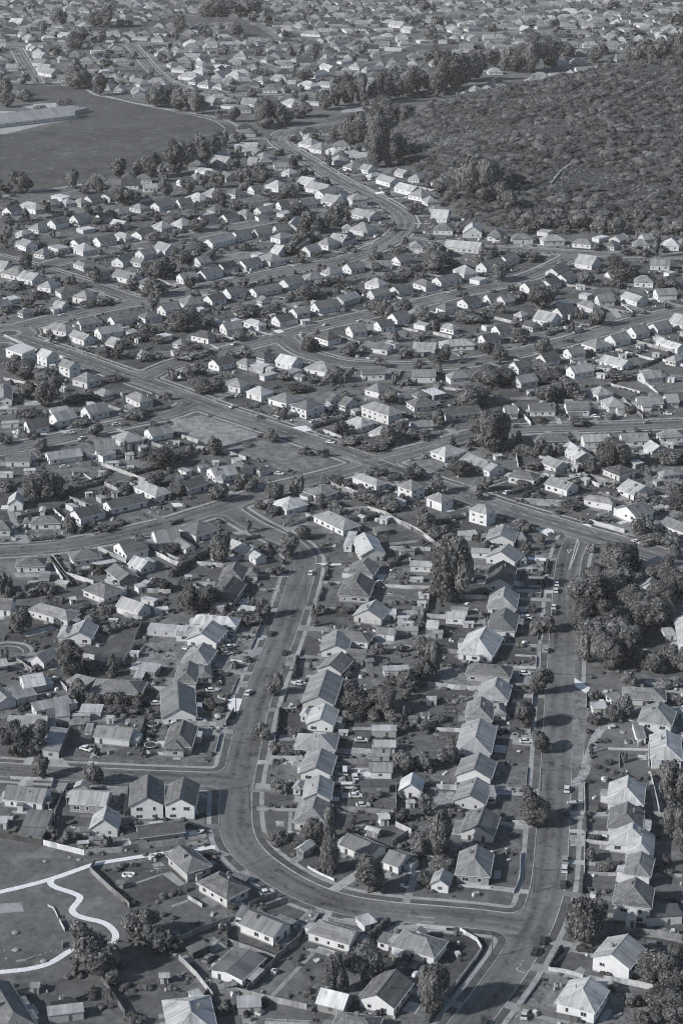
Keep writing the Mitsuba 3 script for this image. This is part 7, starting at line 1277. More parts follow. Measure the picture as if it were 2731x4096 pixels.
    if level == 2:
        # ridge cap, gutters, flue or chimney
        x0 = -L / 2 + (min(W / 2, L / 2 - .15) if typ in ('h', 'hg') else 0)
        x1 = L / 2 - (min(W / 2, L / 2 - .15) if typ in ('h', 'gh') else 0)
        b = MB()
        b.add(rot(BOXV * [x1 - x0 + .1, .34, .12] + [(x0 + x1) / 2, 0, rz - .07], deg, x, y), BOXF, alb * 1.1)
        tn = math.tan(math.radians(pitch))
        for ex, hx_ in ((-1, x0), (1, x1)):
            if abs(hx_) < L / 2 - .3:
                for ey in (-1, 1):
                    p0, p1 = np.array([ex * L / 2, ey * W / 2, ev]), np.array([hx_, 0, rz])
                    d = p1 - p0
                    wv_ = np.cross(d, [0, 0, 1]); wv_ = wv_ / np.linalg.norm(wv_) * .15
                    q8 = np.array([p0 - wv_, p0 + wv_, p1 + wv_, p1 - wv_])
                    b.add(rot(np.vstack([q8 - [0, 0, .05], q8 + [0, 0, .06]]), deg, x, y), [[0, 1, 2], [0, 2, 3], [4, 6, 5], [4, 7, 6], [0, 4, 5], [0, 5, 1], [2, 6, 7], [2, 7, 3], [1, 5, 6], [1, 6, 2], [0, 3, 7], [0, 7, 4]], alb * 1.12)
        v, f, u = b.get(); part(rk, 'ridge_cap', v, f, 'm_plain', uv=u)
        b = MB()
        for ey in (-1, 1):
            b.add(rot(BOXV * [L + .1, .13, .13] + [0, ey * (W / 2 + .06), ev - .13], deg, x, y), BOXF, .5)
        for ex, hip in ((-1, abs(x0) < L / 2 - .3), (1, abs(x1) < L / 2 - .3)):
            if hip:
                b.add(rot(BOXV * [.13, W - .02, .13] + [ex * (L / 2 + .06), 0, ev - .13], deg, x, y), BOXF, .5)
        v, f, u = b.get(); part(rk, 'gutter', v, f, 'm_plain', uv=u)
        cx_, cy_ = rg.uniform(x0, x1) * .6, rg.choice((-1, 1)) * W * rg.uniform(.08, .2)
        cz = rz - abs(cy_) * tn
        b = MB()
        if rg.random() < .35:
            b.add(rot(BOXV * [.9, .6, 1.5] + [cx_, cy_, cz - .5], deg, x, y), BOXF, .17); b.add(rot(BOXV * [1.0, .7, .12] + [cx_, cy_, cz + 1.0], deg, x, y), BOXF, .2)
            v, f, u = b.get(); part(rk, 'chimney', v, f, 'm_concrete', uv=u)
        else:
            m = trimesh.creation.cylinder(.13, 1.0, sections=8)
            b.add(rot(np.array(m.vertices) + [cx_, cy_, cz + .35], deg, x, y), m.faces, .08)
            m = trimesh.creation.cone(.22, .2, sections=8)
            b.add(rot(np.array(m.vertices) + [cx_, cy_, cz + .87], deg, x, y), m.faces, .1)
            v, f, u = b.get(); part(rk, 'flue', v, f, 'm_plain', uv=u)


def porch(key, h, rg):
    # A lean-to, porch or carport against one wall of the house.
    x, y, deg, L, W, typ, rt, wt, ev = h[:9]
    side = max((rg.randrange(4), rg.randrange(4)), key=lambda s_: math.sin(math.radians(deg + s_ * 90 - 90)))
    Ls, off = (L, W / 2) if side % 2 == 0 else (W, L / 2)
    sd = deg + side * 90 - 90
    pw, pd = rg.uniform(2.2, min(6, Ls * .6)), rg.uniform(1.8, 3.2)
    s = rg.uniform(-1, 1) * (Ls - pw) / 2 * .9
    od = np.array([math.cos(math.radians(sd)), math.sin(math.radians(sd))]); td = np.array([-od[1], od[0]])
    c = np.array([x, y]) + od * (off - .35 + pd / 2) + td * s
    others = [q for q in hkd.query_ball_point(c, 14) if np.hypot(*(np.array(HOUSES[q][:2]) - [x, y])) > 1]
    if any(np.hypot(*(np.array(HOUSES[q][:2]) - c)) < max(HOUSES[q][3:5]) * .5 + 1 for q in others) or road_tree.query(c)[0] < 8:
        return
    hi, lo = ev - .25, ev - .25 - pd * .12
    v8 = hull([[-pd / 2, sy * pw / 2, hi + dz] for sy in (-1, 1) for dz in (0, .1)] + [[pd / 2, sy * pw / 2, lo + dz] for sy in (-1, 1) for dz in (0, .1)])
    rv, rf, ru = roof_mesh(place(v8, sd, c[0], c[1]), RF[rg.choice((rt, 5, 6, 7, 8))])
    pk = part(key, 'porch', rv, rf, 'm_metal_roof', uv=ru)
    if rg.random() < .5:
        v, f = vf(place(hull([[a, b_, z] for a in (-pd / 2, pd / 2 - .3) for b_ in (-pw / 2 + .2, pw / 2 - .2) for z in (0, lo - .02)]), sd, c[0], c[1]))
        part(pk, 'wall', v, f, 'm_wall', WL[wt] * .9)
    else:
        for sy in (-1, 1):
            b = MB(); b.add(rot(BOXV * [.12, .12, lo] + [pd / 2 - .25, sy * (pw / 2 - .2), 0], sd, c[0], c[1]), BOXF, .4)
            v, f, u = b.get(); part(pk, 'post', v, f, 'm_plain', uv=u)


hkd = cKDTree(np.array([[h[0], h[1]] for h in HOUSES]))
rgp = random.Random(404)
TYPE = {'gl': 'low gable', 'h': 'hip', 'hg': 'hip', 'gh': 'hip', 'g': 'gable', 'f': 'flat', 'm': 'sloping'}
NEAR = 125
rg = random.Random(3)
for i, h in enumerate(HOUSES):
    school, civic = h[9] == 'school', h[9] == 'civic'
    key = numbered('public_building' if civic else 'school_building' if school else 'two_storey_house' if h[8] > 4.6 else 'house')
    build_house(key, h, 2 if i < NEAR else 1, rg)
    for _ in range(1 if school else (rgp.choice((0, 1, 1, 2)) if i < NEAR else rgp.choice((0, 0, 1)))):
        porch(key, h, rgp)
    st = 'two-storey ' if h[8] > 4.6 else ''
    lab = '%s %s-roofed %s%s, %s' % (shade(h[6]), TYPE[h[5]], st, 'public building' if civic else 'school block' if school else 'house', REF[i])
    tag_later(key, lab, 'public building' if civic else 'school building' if school else 'house', 'houses along the suburban streets', h[3] * h[4])
for i, h in enumerate(GARAGES):
    key = numbered('garage')
    build_house(key, h, 1, rg)
    w, d = beside(h[0], h[1])
    tag_later(key, '%s %s-roofed garage %s' % (shade(h[6]), TYPE[h[5]], w), 'garage', 'garages and outbuildings in the back yards', h[3] * h[4])
R5 = random.Random(77)
EXTRA = []
hkd = cKDTree(np.array([[h[0], h[1]] for h in HOUSES]))
for i, h in enumerate(HOUSES):      # back-yard sheds of the middle distance, on the side away from the street
    if not 690 < h[1] < 1130 or R5.random() < .45:
        continue
    d, j = road_tree.query([h[0], h[1]])
    t = (np.array(h[:2]) - road_pts[j, :2]) / max(d, 1e-6)
    p = np.array(h[:2]) + t * (h[4] / 2 + R5.uniform(7, 11)) + np.array([-t[1], t[0]]) * R5.uniform(-7, 7)
    if hkd.query(p)[0] < 9.5 or road_tree.query(p)[0] < 11 or special.contains(sg.Point(p)) or hill_poly_contains(p):
        continue
    EXTRA.append((round(float(p[0]), 1), round(float(p[1]), 1), round(h[2] + R5.choice((0, 90))), R5.uniform(3, 6.5), R5.uniform(2.4, 4), R5.choice('gfm'), R5.choice((5, 6, 7, 8)), R5.choice((6, 7, 8, 9)), R5.uniform(2.1, 2.6)))
for s in SHEDS + EXTRA:
    key = numbered('shed')
    x, y, deg, L, W, typ, rt, wt, hh = s
    o, i_, w_ = roof_shape(L + .3, W + .3, typ if typ in 'gfm' else 'g', hh, 18, .3)
    rv, rf, ru = roof_mesh(place(o if i_ is None else o - i_, deg, x, y), RF[rt])
    part(key, 'roof', rv, rf, 'm_metal_roof', uv=ru)
    v, f = vf(place(w_, deg, x, y)); part(key, 'wall', v, f, 'm_wall', WL[wt] * .92)
    b = MB(); b.add(rot(BOXV * [min(.9, L * .4), .08, min(1.8, hh - .3)] + [L * .12, -W / 2 + (.12 if typ in 'fm' else .3), .05], deg, x, y), BOXF, .08 if wt > 5 else .3)
    v, f, u = b.get(); part(key, 'door', v, f, 'm_plain', uv=u)
    w, d = beside(x, y)
    tag_later(key, '%s shed %s' % (shade(max(rt, wt)), w), 'shed', 'sheds in the back yards', L * W)

# far houses: past the three hundred that show largest they are one mass, walls, roofs and windows of every one still built
rg = random.Random(17)
far = [tuple(h) + (2.8,) for h in FAR_HOUSES]
taken = [(h[0], h[1]) for h in far] + [(h[0], h[1]) for h in HOUSES]
tk = cKDTree(np.array(taken))
trees_xy = cKDTree(np.array([[t[0], t[1]] for t in TREES]))
for r_ in range(64):
    yy = 1480 + r_ * 23.5
    for c_ in range(-37, 38):
        xx = c_ * 17.0 + (r_ % 2) * 8 + rg.uniform(-3, 3)
        y2 = yy + rg.uniform(-4, 4) + 18 * math.sin(xx * .006)
        if abs(xx) > y2 * .2 + 45 or (r_ % 3 == 2 and rg.random() < .8):
            continue
        if tk.query([xx, y2])[0] < 15.5 or trees_xy.query([xx, y2])[0] < 11 or road_tree.query([xx, y2])[0] < 13 or special.contains(sg.Point(xx, y2)) or hill_poly.buffer(14).contains(sg.Point(xx, y2)):
            continue
        far.append((xx, y2, rg.choice((0, 90)) + rg.gauss(0, 9), rg.uniform(12, 18), rg.uniform(9.5, 12.5), rg.choice(('h', 'h', 'h', 'g')), rg.choice((2, 2, 3, 3, 4, 4, 5, 5, 6)), rg.choice((5, 6, 6, 7, 8)), 2.8))
fw, fr, fwin = MB(), [], MB()
nv = 0
FV, FF, FU = [], [], []
for h in far:
    ro, wa = build_house('', h, 0, rg)
    FV.append(ro[0]); FF.append(ro[1] + nv); FU.append(ro[2]); nv += len(ro[0])
    fw.add(wa[0], wa[1], wa[2])
    x, y, deg, L, W = h[:5]
    for side in range(4):
        Ls, off = (L, W / 2 - .45) if side % 2 == 0 else (W, L / 2 - .45)
        sd = deg + side * 90 - 90
        od = np.array([math.cos(math.radians(sd)), math.sin(math.radians(sd))])
        if od[1] > .3:
            continue
        for s in (-.28, .05, .3):
            c = np.array([x, y]) + od * off + np.array([-od[1], od[0]]) * s * Ls
            fwin.box(c[0], c[1], .95, 1.3, .12, 1.0, .03, sd + 90)
put('distant_houses__roof', np.vstack(FV), np.vstack(FF), 'm_metal_roof', uv=np.vstack(FU))
v, f, u = fw.get(); put('distant_houses__wall', v, f, 'm_wall', uv=u)
v, f, u = fwin.get(); put('distant_houses__window', v, f, 'm_dull_glass')
for q in ('roof', 'wall', 'window'):
    labels['distant_houses__' + q] = {'kind': 'stuff'}
tag('distant_houses', 'hundreds of small distant houses filling the far suburb', None, kind='stuff')

# ------------------------------------------------------------------ trees and shrubs
def crown(seed, nblob, sub, ncard, shape='r', card=.085):
    """A crown one unit wide and one unit tall, its foot at z = 0: overlapping leafy clumps with loose sprays around them."""
    rg = random.Random(seed)
    b = MB(); pts = []
    lobes = [(np.array([rg.uniform(-.2, .2), rg.uniform(-.2, .2), rg.uniform(.42, .72)]), rg.uniform(.6, 1.0)) for _ in range(4)]
    for i in range(nblob):
        for _ in range(50):
            p = np.array([rg.gauss(0, 1), rg.gauss(0, 1), rg.gauss(0, 1)])
            p /= np.linalg.norm(p)
            rr = rg.uniform(.25, 1) ** .5
            if shape == 'c':
                z = rg.random() ** 1.1
                wd = .42 * (1 - z) ** .6 + .05
                q = np.array([p[0] * wd * .75, p[1] * wd * .75, .06 + z * .86]); rad = (.13 + .12 * (1 - z)) * .9
            else:
                lo = lobes[i % 4]; q = lo[0] + p * np.array([.21, .21, .20]) * rr * lo[1]; q[2] = min(max(q[2], .22), .86); rad = rg.uniform(.10, .20)
            break
        v, f = spherelet(sub, rg, .85)
        sz = .55 if shape == 'c' else .95
        v = v * rad * .9 * [1, 1, sz] + q
        a = .055 * rg.uniform(.5, 1.5)
        b.add(v, f, a)
        for _ in range(ncard // nblob):
            n = np.array([rg.gauss(0, 1), rg.gauss(0, 1), rg.gauss(.25, 1)]); n /= np.linalg.norm(n)
            pts.append((q + n * rad * rg.uniform(.85, 1.18) * np.array([1, 1, sz]), n))
    v, f, u = b.get()
    lv_, lf, lu = leaf_cards(rg, pts, card, .120)
    V_ = np.vstack([v, lv_])
    lo, hi = np.percentile(V_, .6, axis=0), np.percentile(V_, 99.4, axis=0)
    if shape != 'c':     # fill the unit box: spread one wide, foliage from near the ground to one tall
        V_[:, :2] = (V_[:, :2] - (lo + hi)[:2] / 2) / max(hi[0] - lo[0], hi[1] - lo[1]) * [1.0, 1.0]
        V_[:, 2] = .10 + (V_[:, 2] - lo[2]) / (hi[2] - lo[2]) * .90
    return V_, np.vstack([f, lf + len(v)]), np.vstack([u, lu])


def trunk(seed, limbs=3, r=.035, top=.5):
    rg = random.Random(seed)
    b = MB()

    def tube(p, q, r0, r1, n=7):
        p, q = np.array(p, float), np.array(q, float)
        d = (q - p) / np.linalg.norm(q - p)
        a = np.cross(d, [.3, .9, .1]); a /= np.linalg.norm(a); c = np.cross(d, a)
        an = np.arange(n) * 2 * math.pi / n
        ring = np.cos(an)[:, None] * a + np.sin(an)[:, None] * c
        b.add(np.vstack([p + ring * r0, q + ring * r1]), [[i, (i + 1) % n, n + (i + 1) % n] for i in range(n)] + [[i, n + (i + 1) % n, n + i] for i in range(n)], .055)
    tube([0, 0, -.02], [.01, .01, .28], r, r * .7)
    for i in range(limbs):
        an = i * 2 * math.pi / limbs + rg.uniform(-.4, .4)
        tube([.01, .01, .25], [.24 * math.cos(an), .24 * math.sin(an), top + rg.uniform(0, .2)], r * .62, r * .2, 5)
    return b.get()


def bare_crown(seed):
    """Thin street tree: a spray of fine twigs and few leaves."""
    rg = random.Random(seed)
    pts = []
    for _ in range(420):
        n = np.array([rg.gauss(0, 1), rg.gauss(0, 1), rg.gauss(0, 1)]); n /= np.linalg.norm(n)
        pts.append((np.array([0, 0, .62]) + n * np.array([.42, .42, .33]) * rg.random() ** .4, n))
    return leaf_cards(rg, pts, .07, .09)


def palm_crown(seed):
    rg = random.Random(seed)
    V_, F_, n = [], [], 0
    for i in range(22):
        an, dr_ = rg.uniform(0, 6.283), rg.uniform(.1, .55)
        d = np.array([math.cos(an), math.sin(an)])
        t = np.linspace(0, 1, 6)
        pth = np.c_[d[0] * t * .5, d[1] * t * .5, .72 + .30 * t - (.3 + dr_) * t ** 2]
        s = np.array([-d[1], d[0], 0])
        w = .07 * np.sin(t * 2.6 + .35)
        V_.append(np.vstack([pth - s * w[:, None] - [0, 0, .03], pth, pth + s * w[:, None] - [0, 0, .03]]))
        for k in range(5):
            for o in (0, 6):
                F_ += [[n + o + k, n + o + k + 1, n + o + k + 7], [n + o + k, n + o + k + 7, n + o + k + 6]]
        n += 18
    v = np.vstack(V_)
    return v, np.array(F_), np.tile([.075, 0], (len(v), 1))


PROTO = {}


def proto(name, cr, tr):
    d = {'type': 'shapegroup'}
    if tr is not None:
        d['trunk'] = mikit.ply((tr[0], tr[1]), 'm_plain', uv=tr[2])
    d['crown'] = mikit.ply((cr[0], cr[1]), 'm_leaf', uv=cr[2])
    scene[name] = d
    PROTO[name] = 1


for i in range(6):
    proto('grp_round_a%d' % i, crown(100 + i, 42, 1, 3600, card=.042), trunk(i))
for i in range(5):
    proto('grp_round_b%d' % i, crown(200 + i, 26, 1, 1200, card=.07), trunk(i + 20))
for i in range(4):
    proto('grp_round_c%d' % i, crown(300 + i, 14, 0, 200, card=.15), trunk(i + 40, 2))
    proto('grp_bush%d' % i, crown(400 + i, 18, 1, 800, card=.075), None)
for i in range(2):
    proto('grp_cone%d' % i, crown(500 + i, 60, 1, 1800, 'c', .06), trunk(i + 50, 0))
proto('grp_palm', palm_crown(5), trunk(70, 0, .04))
proto('grp_bare', bare_crown(6), trunk(71, 5, .022, .6))


def instance(key, grp, x, y, z, w, h, rgi):
    scene[key] = {'type': 'instance', 'shapegroup': {'type': 'ref', 'id': grp}, 'to_world': T().translate([x, y, z]).rotate([0, 0, 1], rgi.uniform(0, 360)).scale([w * rgi.uniform(.93, 1.07), w * rgi.uniform(.93, 1.07), h])}


rg = random.Random(31)
KT = {'r': ('tree', 'leafy tree'), 'c': ('conifer_tree', 'narrow dark conifer'), 'p': ('palm_tree', 'shaggy palm tree'), 'n': ('young_tree', 'thin young street tree')}
for i, (x, y, w, h, kd) in enumerate(TREES):
    z = hill_z(x, y)
    grp = {'c': 'grp_cone%d' % (i % 2), 'p': 'grp_palm', 'n': 'grp_bare'}.get(kd) or ('grp_round_a%d' % (i % 6) if i < 90 else 'grp_round_b%d' % (i % 5) if i < 300 else 'grp_round_c%d' % (i % 4))
    w2 = w * (1.02 if kd == 'r' else 1.0)
    if i < 300:
        key = numbered(KT[kd][0])
        instance(key, grp, x, y, z - .1, w2, h * 1.04, rg)
        ph, d = beside(x, y)
        size = 'tall' if h > 11 else 'broad' if w > 9 else 'small' if h < 5 else ''
        lab = ('%s %s %s' % (size, KT[kd][1], ph)).strip()
        tag_later(key, lab, 'tree', 'trees of the streets and gardens', w * h)
    else:
        instance('distant_trees__%03d' % (i - 299), grp, x, y, z - .1, w2, h, rg)
tag('distant_trees', 'small distant trees among the far houses', None, kind='stuff')
for i, (x, y, w, h) in enumerate(SHRUBS):
    key = numbered('shrub')
    instance(key, 'grp_bush%d' % (i % 4), x, y, hill_z(x, y) - .35 * h, w * 1.15, h * 1.55, rg)
    ph, d = beside(x, y)
    tag_later(key, '%s shrub %s' % ('wide' if w > 6 else 'small' if w < 2.5 else 'leafy', ph), 'shrub', 'garden shrubs', w * h)
# small trees and bushes between the far houses and along the lot lines: too many and too small to pick apart
k_ = len(TREES) - 299
rg2 = random.Random(41)
allh = cKDTree(np.array([[h[0], h[1]] for h in far] + [[h[0], h[1]] for h in HOUSES]))
for _ in range(2000):
    y = 1150 + 1650 * rg2.random()
    x = rg2.uniform(-.2, .2) * y
    if allh.query([x, y])[0] < 8.5 or road_tree.query([x, y])[0] < 7 or special.contains(sg.Point(x, y)) or hill_poly.contains(sg.Point(x, y)):
        continue
    w = rg2.uniform(3.0, 8.5)
    instance('distant_trees__%03d' % k_, 'grp_round_c%d' % (k_ % 4), x, y, -.4, w, w * rg2.uniform(.6, 1.05), rg2)
    k_ += 1
for _ in range(1300):
    y = 640 + 640 * rg2.random()
    x = rg2.uniform(-.185, .185) * y
    dh = allh.query([x, y])[0]
    if dh < 7.5 or (dh < 9.5 and rg2.random() < .5) or road_tree.query([x, y])[0] < 7.5 or special.contains(sg.Point(x, y)) or hill_poly.contains(sg.Point(x, y)):
        continue
    if y < 760 and rg2.random() < .6 or meshkit.noise(np.array([x / 30, y / 30, 7.7])) < .38:
        continue
    w = rg2.uniform(1.6, 4.6)
    instance('distant_trees__%03d' % k_, 'grp_round_c%d' % (k_ % 4), x, y, -.3 * w, w, w * rg2.uniform(.7, 1.15), rg2)
    k_ += 1
ug = MB()
protos = [spherelet(0, rg2, .9, .8) for _ in range(10)] + [spherelet(1, rg2, .9, .8) for _ in range(4)]
house_poly = so.unary_union([sg.Point(h[0], h[1]).buffer(max(h[3], h[4]) * .42) for h in HOUSES])
hpp = shapely.prepared.prep(house_poly)
for i, g in enumerate(lots[:len(HOUSES)]):
    if g is None or g.is_empty:
        continue
    for q in getattr(g, 'geoms', [g]):
        if q.geom_type != 'Polygon':
            continue
        ln = q.exterior
        for _ in range(int(ln.length / 2.6)):
            s = rg2.uniform(0, ln.length)
            if meshkit.noise(np.array([s / 7.0, i * 3.1, .5])) < .42:
                continue
            p = ln.interpolate(s)
            x, y = p.x + rg2.gauss(0, .7), p.y + rg2.gauss(0, .7)
            if road_tree.query([x, y])[0] < 10 or hpp.contains(sg.Point(x, y)):
                continue
            r = rg2.uniform(.35, 1.15)
            v, f = protos[rg2.randrange(14)]
            ug.add(rot(v, rg2.uniform(0, 360)) * [r, r * rg2.uniform(.8, 1.3), r * rg2.uniform(.7, 1.2)] + [x, y, r * .4], f, .065 * rg2.uniform(.5, 1.7))
v, f, u = ug.get(); put('garden_undergrowth', v, f, 'm_leaf', uv=u)
tag('garden_undergrowth', 'low garden plants along the lot lines', None, kind='stuff')

cl = MB()
rgc = random.Random(90)
for i, h in enumerate(HOUSES):      # bins, timber, boxes, barrows and toys left about the yards
    for _ in range(rgc.choice((3, 5, 8, 11))):
        a, r_ = rgc.uniform(0, 6.283), rgc.uniform(.5, 1.0)
        c = np.array(h[:2]) + np.array([math.cos(a), math.sin(a)]) * (max(h[3], h[4]) * .5 + 1 + 8 * r_ ** 2)
        if road_tree.query(c)[0] < 10 or hkd.query(c)[0] < 6.5 or special.contains(sg.Point(c)):
            continue
        t_ = rgc.choice((.05, .12, .2, .3, .42, .55, .6))
        k = rgc.random()
        dim = (rgc.uniform(.4, .8), rgc.uniform(.4, .7), rgc.uniform(.5, 1.1)) if k < .5 else (rgc.uniform(1, 2.6), rgc.uniform(.3, 1.0), rgc.uniform(.2, .7)) if k < .8 else (rgc.uniform(1.2, 2.2), rgc.uniform(1, 1.8), rgc.uniform(.3, 1.3))
        cl.box(c[0], c[1], 0, *dim, t_, rgc.uniform(0, 180))
        if k > .55:
            cl.box(c[0] + rgc.uniform(-.3, .3), c[1] + rgc.uniform(-.3, .3), dim[2], dim[0] * .6, dim[1] * .7, rgc.uniform(.1, .4), rgc.choice((.08, .25, .5)), rgc.uniform(0, 180))
v, f, u = cl.get(); put('yard_clutter', v, f, 'm_plain', uv=u)
tag('yard_clutter', 'bins timber and odds and ends left about the yards', None, kind='stuff')
# rotary clothes lines behind the nearer houses
for i, h in enumerate(HOUSES[:NEAR]):
    if rgc.random() < .6:
        continue
    d, j = road_tree.query([h[0], h[1]])
    t = (np.array(h[:2]) - road_pts[j, :2]) / max(d, 1e-6)
    p = np.array(h[:2]) + t * (max(h[3], h[4]) / 2 + rgc.uniform(3, 6)) + np.array([-t[1], t[0]]) * rgc.uniform(-4, 4)
    if hkd.query(p)[0] < 9 or road_tree.query(p)[0] < 12 or trees_xy.query(p)[0] < 4:
        continue
    key = numbered('clothes_line')
    b = MB(); b.box(p[0], p[1], 0, .08, .08, 2.0, .4); v, f, u = b.get(); part(key, 'pole', v, f, 'm_plain', uv=u)
    for a in (0, 45, 90, 135):
        b = MB(); b.box(p[0], p[1], 1.9, 3.2, .05, .05, .5, a); v, f, u = b.get(); part(key, 'arm', v, f, 'm_plain', uv=u)
    ph, d = beside(*p)
    tag_later(key, 'rotary clothes line %s' % ph, 'clothes line', 'clothes lines in the back yards', -p[1])

# ------------------------------------------------------------------ fences, walls and hedges
def fence_mesh(pts, h, a, rg, thick=.07):
    b = MB()
    for p, q in zip(pts, pts[1:]):
        p, q = np.array(p, float), np.array(q, float)
        L = math.hypot(*(q - p))
        n = max(1, round(L / 2.2))
        d = (q - p) / max(L, 1e-6)
        dg = math.degrees(math.atan2(d[1], d[0]))
        for i in range(n):
            c = p + d * L * (i + .5) / n
            hh = h * rg.uniform(.95, 1.04)
            b.box(c[0], c[1], 0, L / n * .985, thick, hh, a * rg.uniform(.72, 1.2), dg + rg.uniform(-1.2, 1.2))
            e = p + d * L * i / n
            b.box(e[0], e[1], 0, .12, .13, h + .06, a * .8, dg)
        b.box(*((p + q) / 2), h * .99, L, .12, .05, a * 1.15, dg)
    return b.get()


rg = random.Random(61)
for tone, h, pts in FENCES:
    low = h < .95
    key = numbered('low_wall' if low else 'fence')
    v, f, u = fence_mesh(pts, h, WL[tone] * .85, rg, .16 if tone >= 8 else .07)
    put(key, v, f, 'm_boards', uv=u)
    c = np.mean(pts, axis=0)
    ph, d = beside(*c)
    tag_later(key, '%s %s %s' % ('white' if tone >= 8 else 'pale' if tone >= 6 else 'weathered' if tone >= 5 else 'dark', 'low garden wall' if low else 'board fence', ph),
        'wall' if low else 'fence', 'garden walls' if low else 'fences between the lots', sg.LineString(pts).length)
for i, h in enumerate(HOUSES):      # low walls and fences along the front of the nearer lots
    if h[1] > 690 or rg.random() < .25:
        continue
    d, j = road_tree.query([h[0], h[1]])
    n = road_names[int(road_pts[j, 2])]
    if d > 30 or n not in ('right_street', 'middle_street', 'left_crescent'):
        continue
    s = road_ls[n].project(sg.Point(h[0], h[1]))
    pts = []
    gap = rg.choice((-1, 1))
    e = np.array(h[:2]) - np.array(road_ls[n].interpolate(s).coords[0])
    for o in np.linspace(-8, 8, 6)[(1 if gap < 0 else 0):(6 if gap < 0 else 5)]:
        q = np.array(road_ls[n].interpolate(s + o).coords[0]); t = np.array(road_ls[n].interpolate(s + o + .5).coords[0]) - q
        nn = np.array([-t[1], t[0]]); nn = nn / (np.hypot(*nn) + 1e-9)
        if nn @ e < 0:
            nn = -nn
        pts.append(tuple(q + nn * (WIDTH[n] / 2 + 4.3)))
    line = sg.LineString(pts)
    if line.length > 22 or line.length < 8 or road_poly.buffer(3.9).intersects(line) or any(line.distance(sg.LineString(f_[2])) < 2.5 for f_ in FENCES) or hkd.query(np.mean(pts, axis=0))[0] < 6:
        continue
    tone = rg.choice((5, 6, 7, 8, 9))
    hh = rg.choice((.6, .8, .9, 1.2))
    v, f, u = fence_mesh(pts, hh, WL[tone] * .85, rg, .14)
    key = numbered('low_wall' if hh < .95 else 'fence')
    put(key, v, f, 'm_boards', uv=u)
    ph, d = beside(*np.mean(pts, axis=0))
    tag_later(key, '%s low front %s %s' % ('white' if tone >= 8 else 'pale' if tone >= 6 else 'weathered', 'wall' if hh < .95 else 'fence', ph), 'wall' if hh < .95 else 'fence', 'low walls and fences along the front lawns', line.length)
# fences of the middle distance stand on the lot lines
ff, nf = MB(), 0
for (a, b_), rv_ in sorted(zip(map(tuple, vor.ridge_points), vor.ridge_vertices), key=lambda q: hp[min(q[0][0], len(hp) - 1)][1]):
    if -1 in rv_ or a >= len(HOUSES) or b_ >= len(HOUSES):
        continue
    p, q = vor.vertices[rv_[0]], vor.vertices[rv_[1]]
    m = (p + q) / 2
    if m[1] < 735 or m[1] > 1500 or abs(m[0]) > .18 * m[1] or False:
        continue
    ls = sg.LineString([p, q])
    if not 9 < ls.length < 45 or rg.random() < .3:
        continue
    ls = ls.difference(road_poly.buffer(5.5)).difference(house_poly).difference(hill_poly).difference(special)
    ls = max(getattr(ls, 'geoms', [ls]), key=lambda g: g.length) if not ls.is_empty else ls
    if ls.is_empty or ls.length < 6:
        continue
    if ls.length > 26:
        ls = so.substring(ls, 0, 26)
    tone = rg.choice((4, 5, 6, 7, 8))
    v, f, u = fence_mesh(list(ls.coords), rg.uniform(1.3, 1.8), WL[tone] * .85, rg)
    if nf >= 150:
        ff.add(v, f, .1); ff.u[-1] = u
        continue
    key = numbered('fence')
    put(key, v, f, 'm_boards', uv=u)
    ph, d = beside(*np.mean(np.array(ls.coords), axis=0))
    tag_later(key, '%s board fence %s' % ('white' if tone >= 8 else 'pale' if tone >= 6 else 'weathered' if tone >= 5 else 'dark', ph), 'fence', 'fences between the lots', ls.length)
    nf += 1
if ff.v:
    v, f, u = ff.get(); put('distant_fences', v, f, 'm_boards', uv=u)
    tag('distant_fences', 'many small distant fences between the further lots', None, kind='stuff')
for h, w, pts in HEDGES:
    key = numbered('hedge')
    b = MB(); cards = []
    for p, q in zip(pts, pts[1:]):
        p, q = np.array(p), np.array(q)
        L = math.hypot(*(q - p))
        for i in range(max(2, int(L / (w * .5)))):
            c = p + (q - p) * (i + .5) / max(2, int(L / (w * .5)))
            v, f = spherelet(1, rg, .6)
            hh = h * rg.uniform(.9, 1.1)
            b.add(v * [w * .6, w * .6, hh * .58] + [c[0], c[1], hh * .45], f, .06 * rg.uniform(.7, 1.3))
            for _ in range(22):
                n = np.array([rg.gauss(0, 1), rg.gauss(0, 1), abs(rg.gauss(0, 1))]); n /= np.linalg.norm(n)
                cards.append((np.array([c[0], c[1], hh * .45]) + n * [w * .62, w * .62, hh * .6], n))
    v, f, u = b.get(); v2, f2, u2 = leaf_cards(rg, cards, .4, .065)
    put(key, np.vstack([v, v2]), np.vstack([f, f2 + len(v)]), 'm_leaf', uv=np.vstack([u, u2]))
    ph, d = beside(*np.mean(pts, axis=0))
    tag_later(key, 'dense clipped hedge %s' % ph, 'hedge', 'hedges of the gardens', sg.LineString(pts).length)

# ------------------------------------------------------------------ vehicles
def hb_(pts):
    return vf(hull(pts))


def profile_body(prof, w, top_in=.0):
    """Side profile (x, z) points to a closed body of width w, drawn in a little towards the top."""
    zs = [p[1] for p in prof]
    z0, z1 = min(zs), max(zs)
    return hull([[x, s * (w / 2 - top_in * (z - z0) / max(z1 - z0, 1e-6)), z] for x, z in prof for s in (-1, 1)])


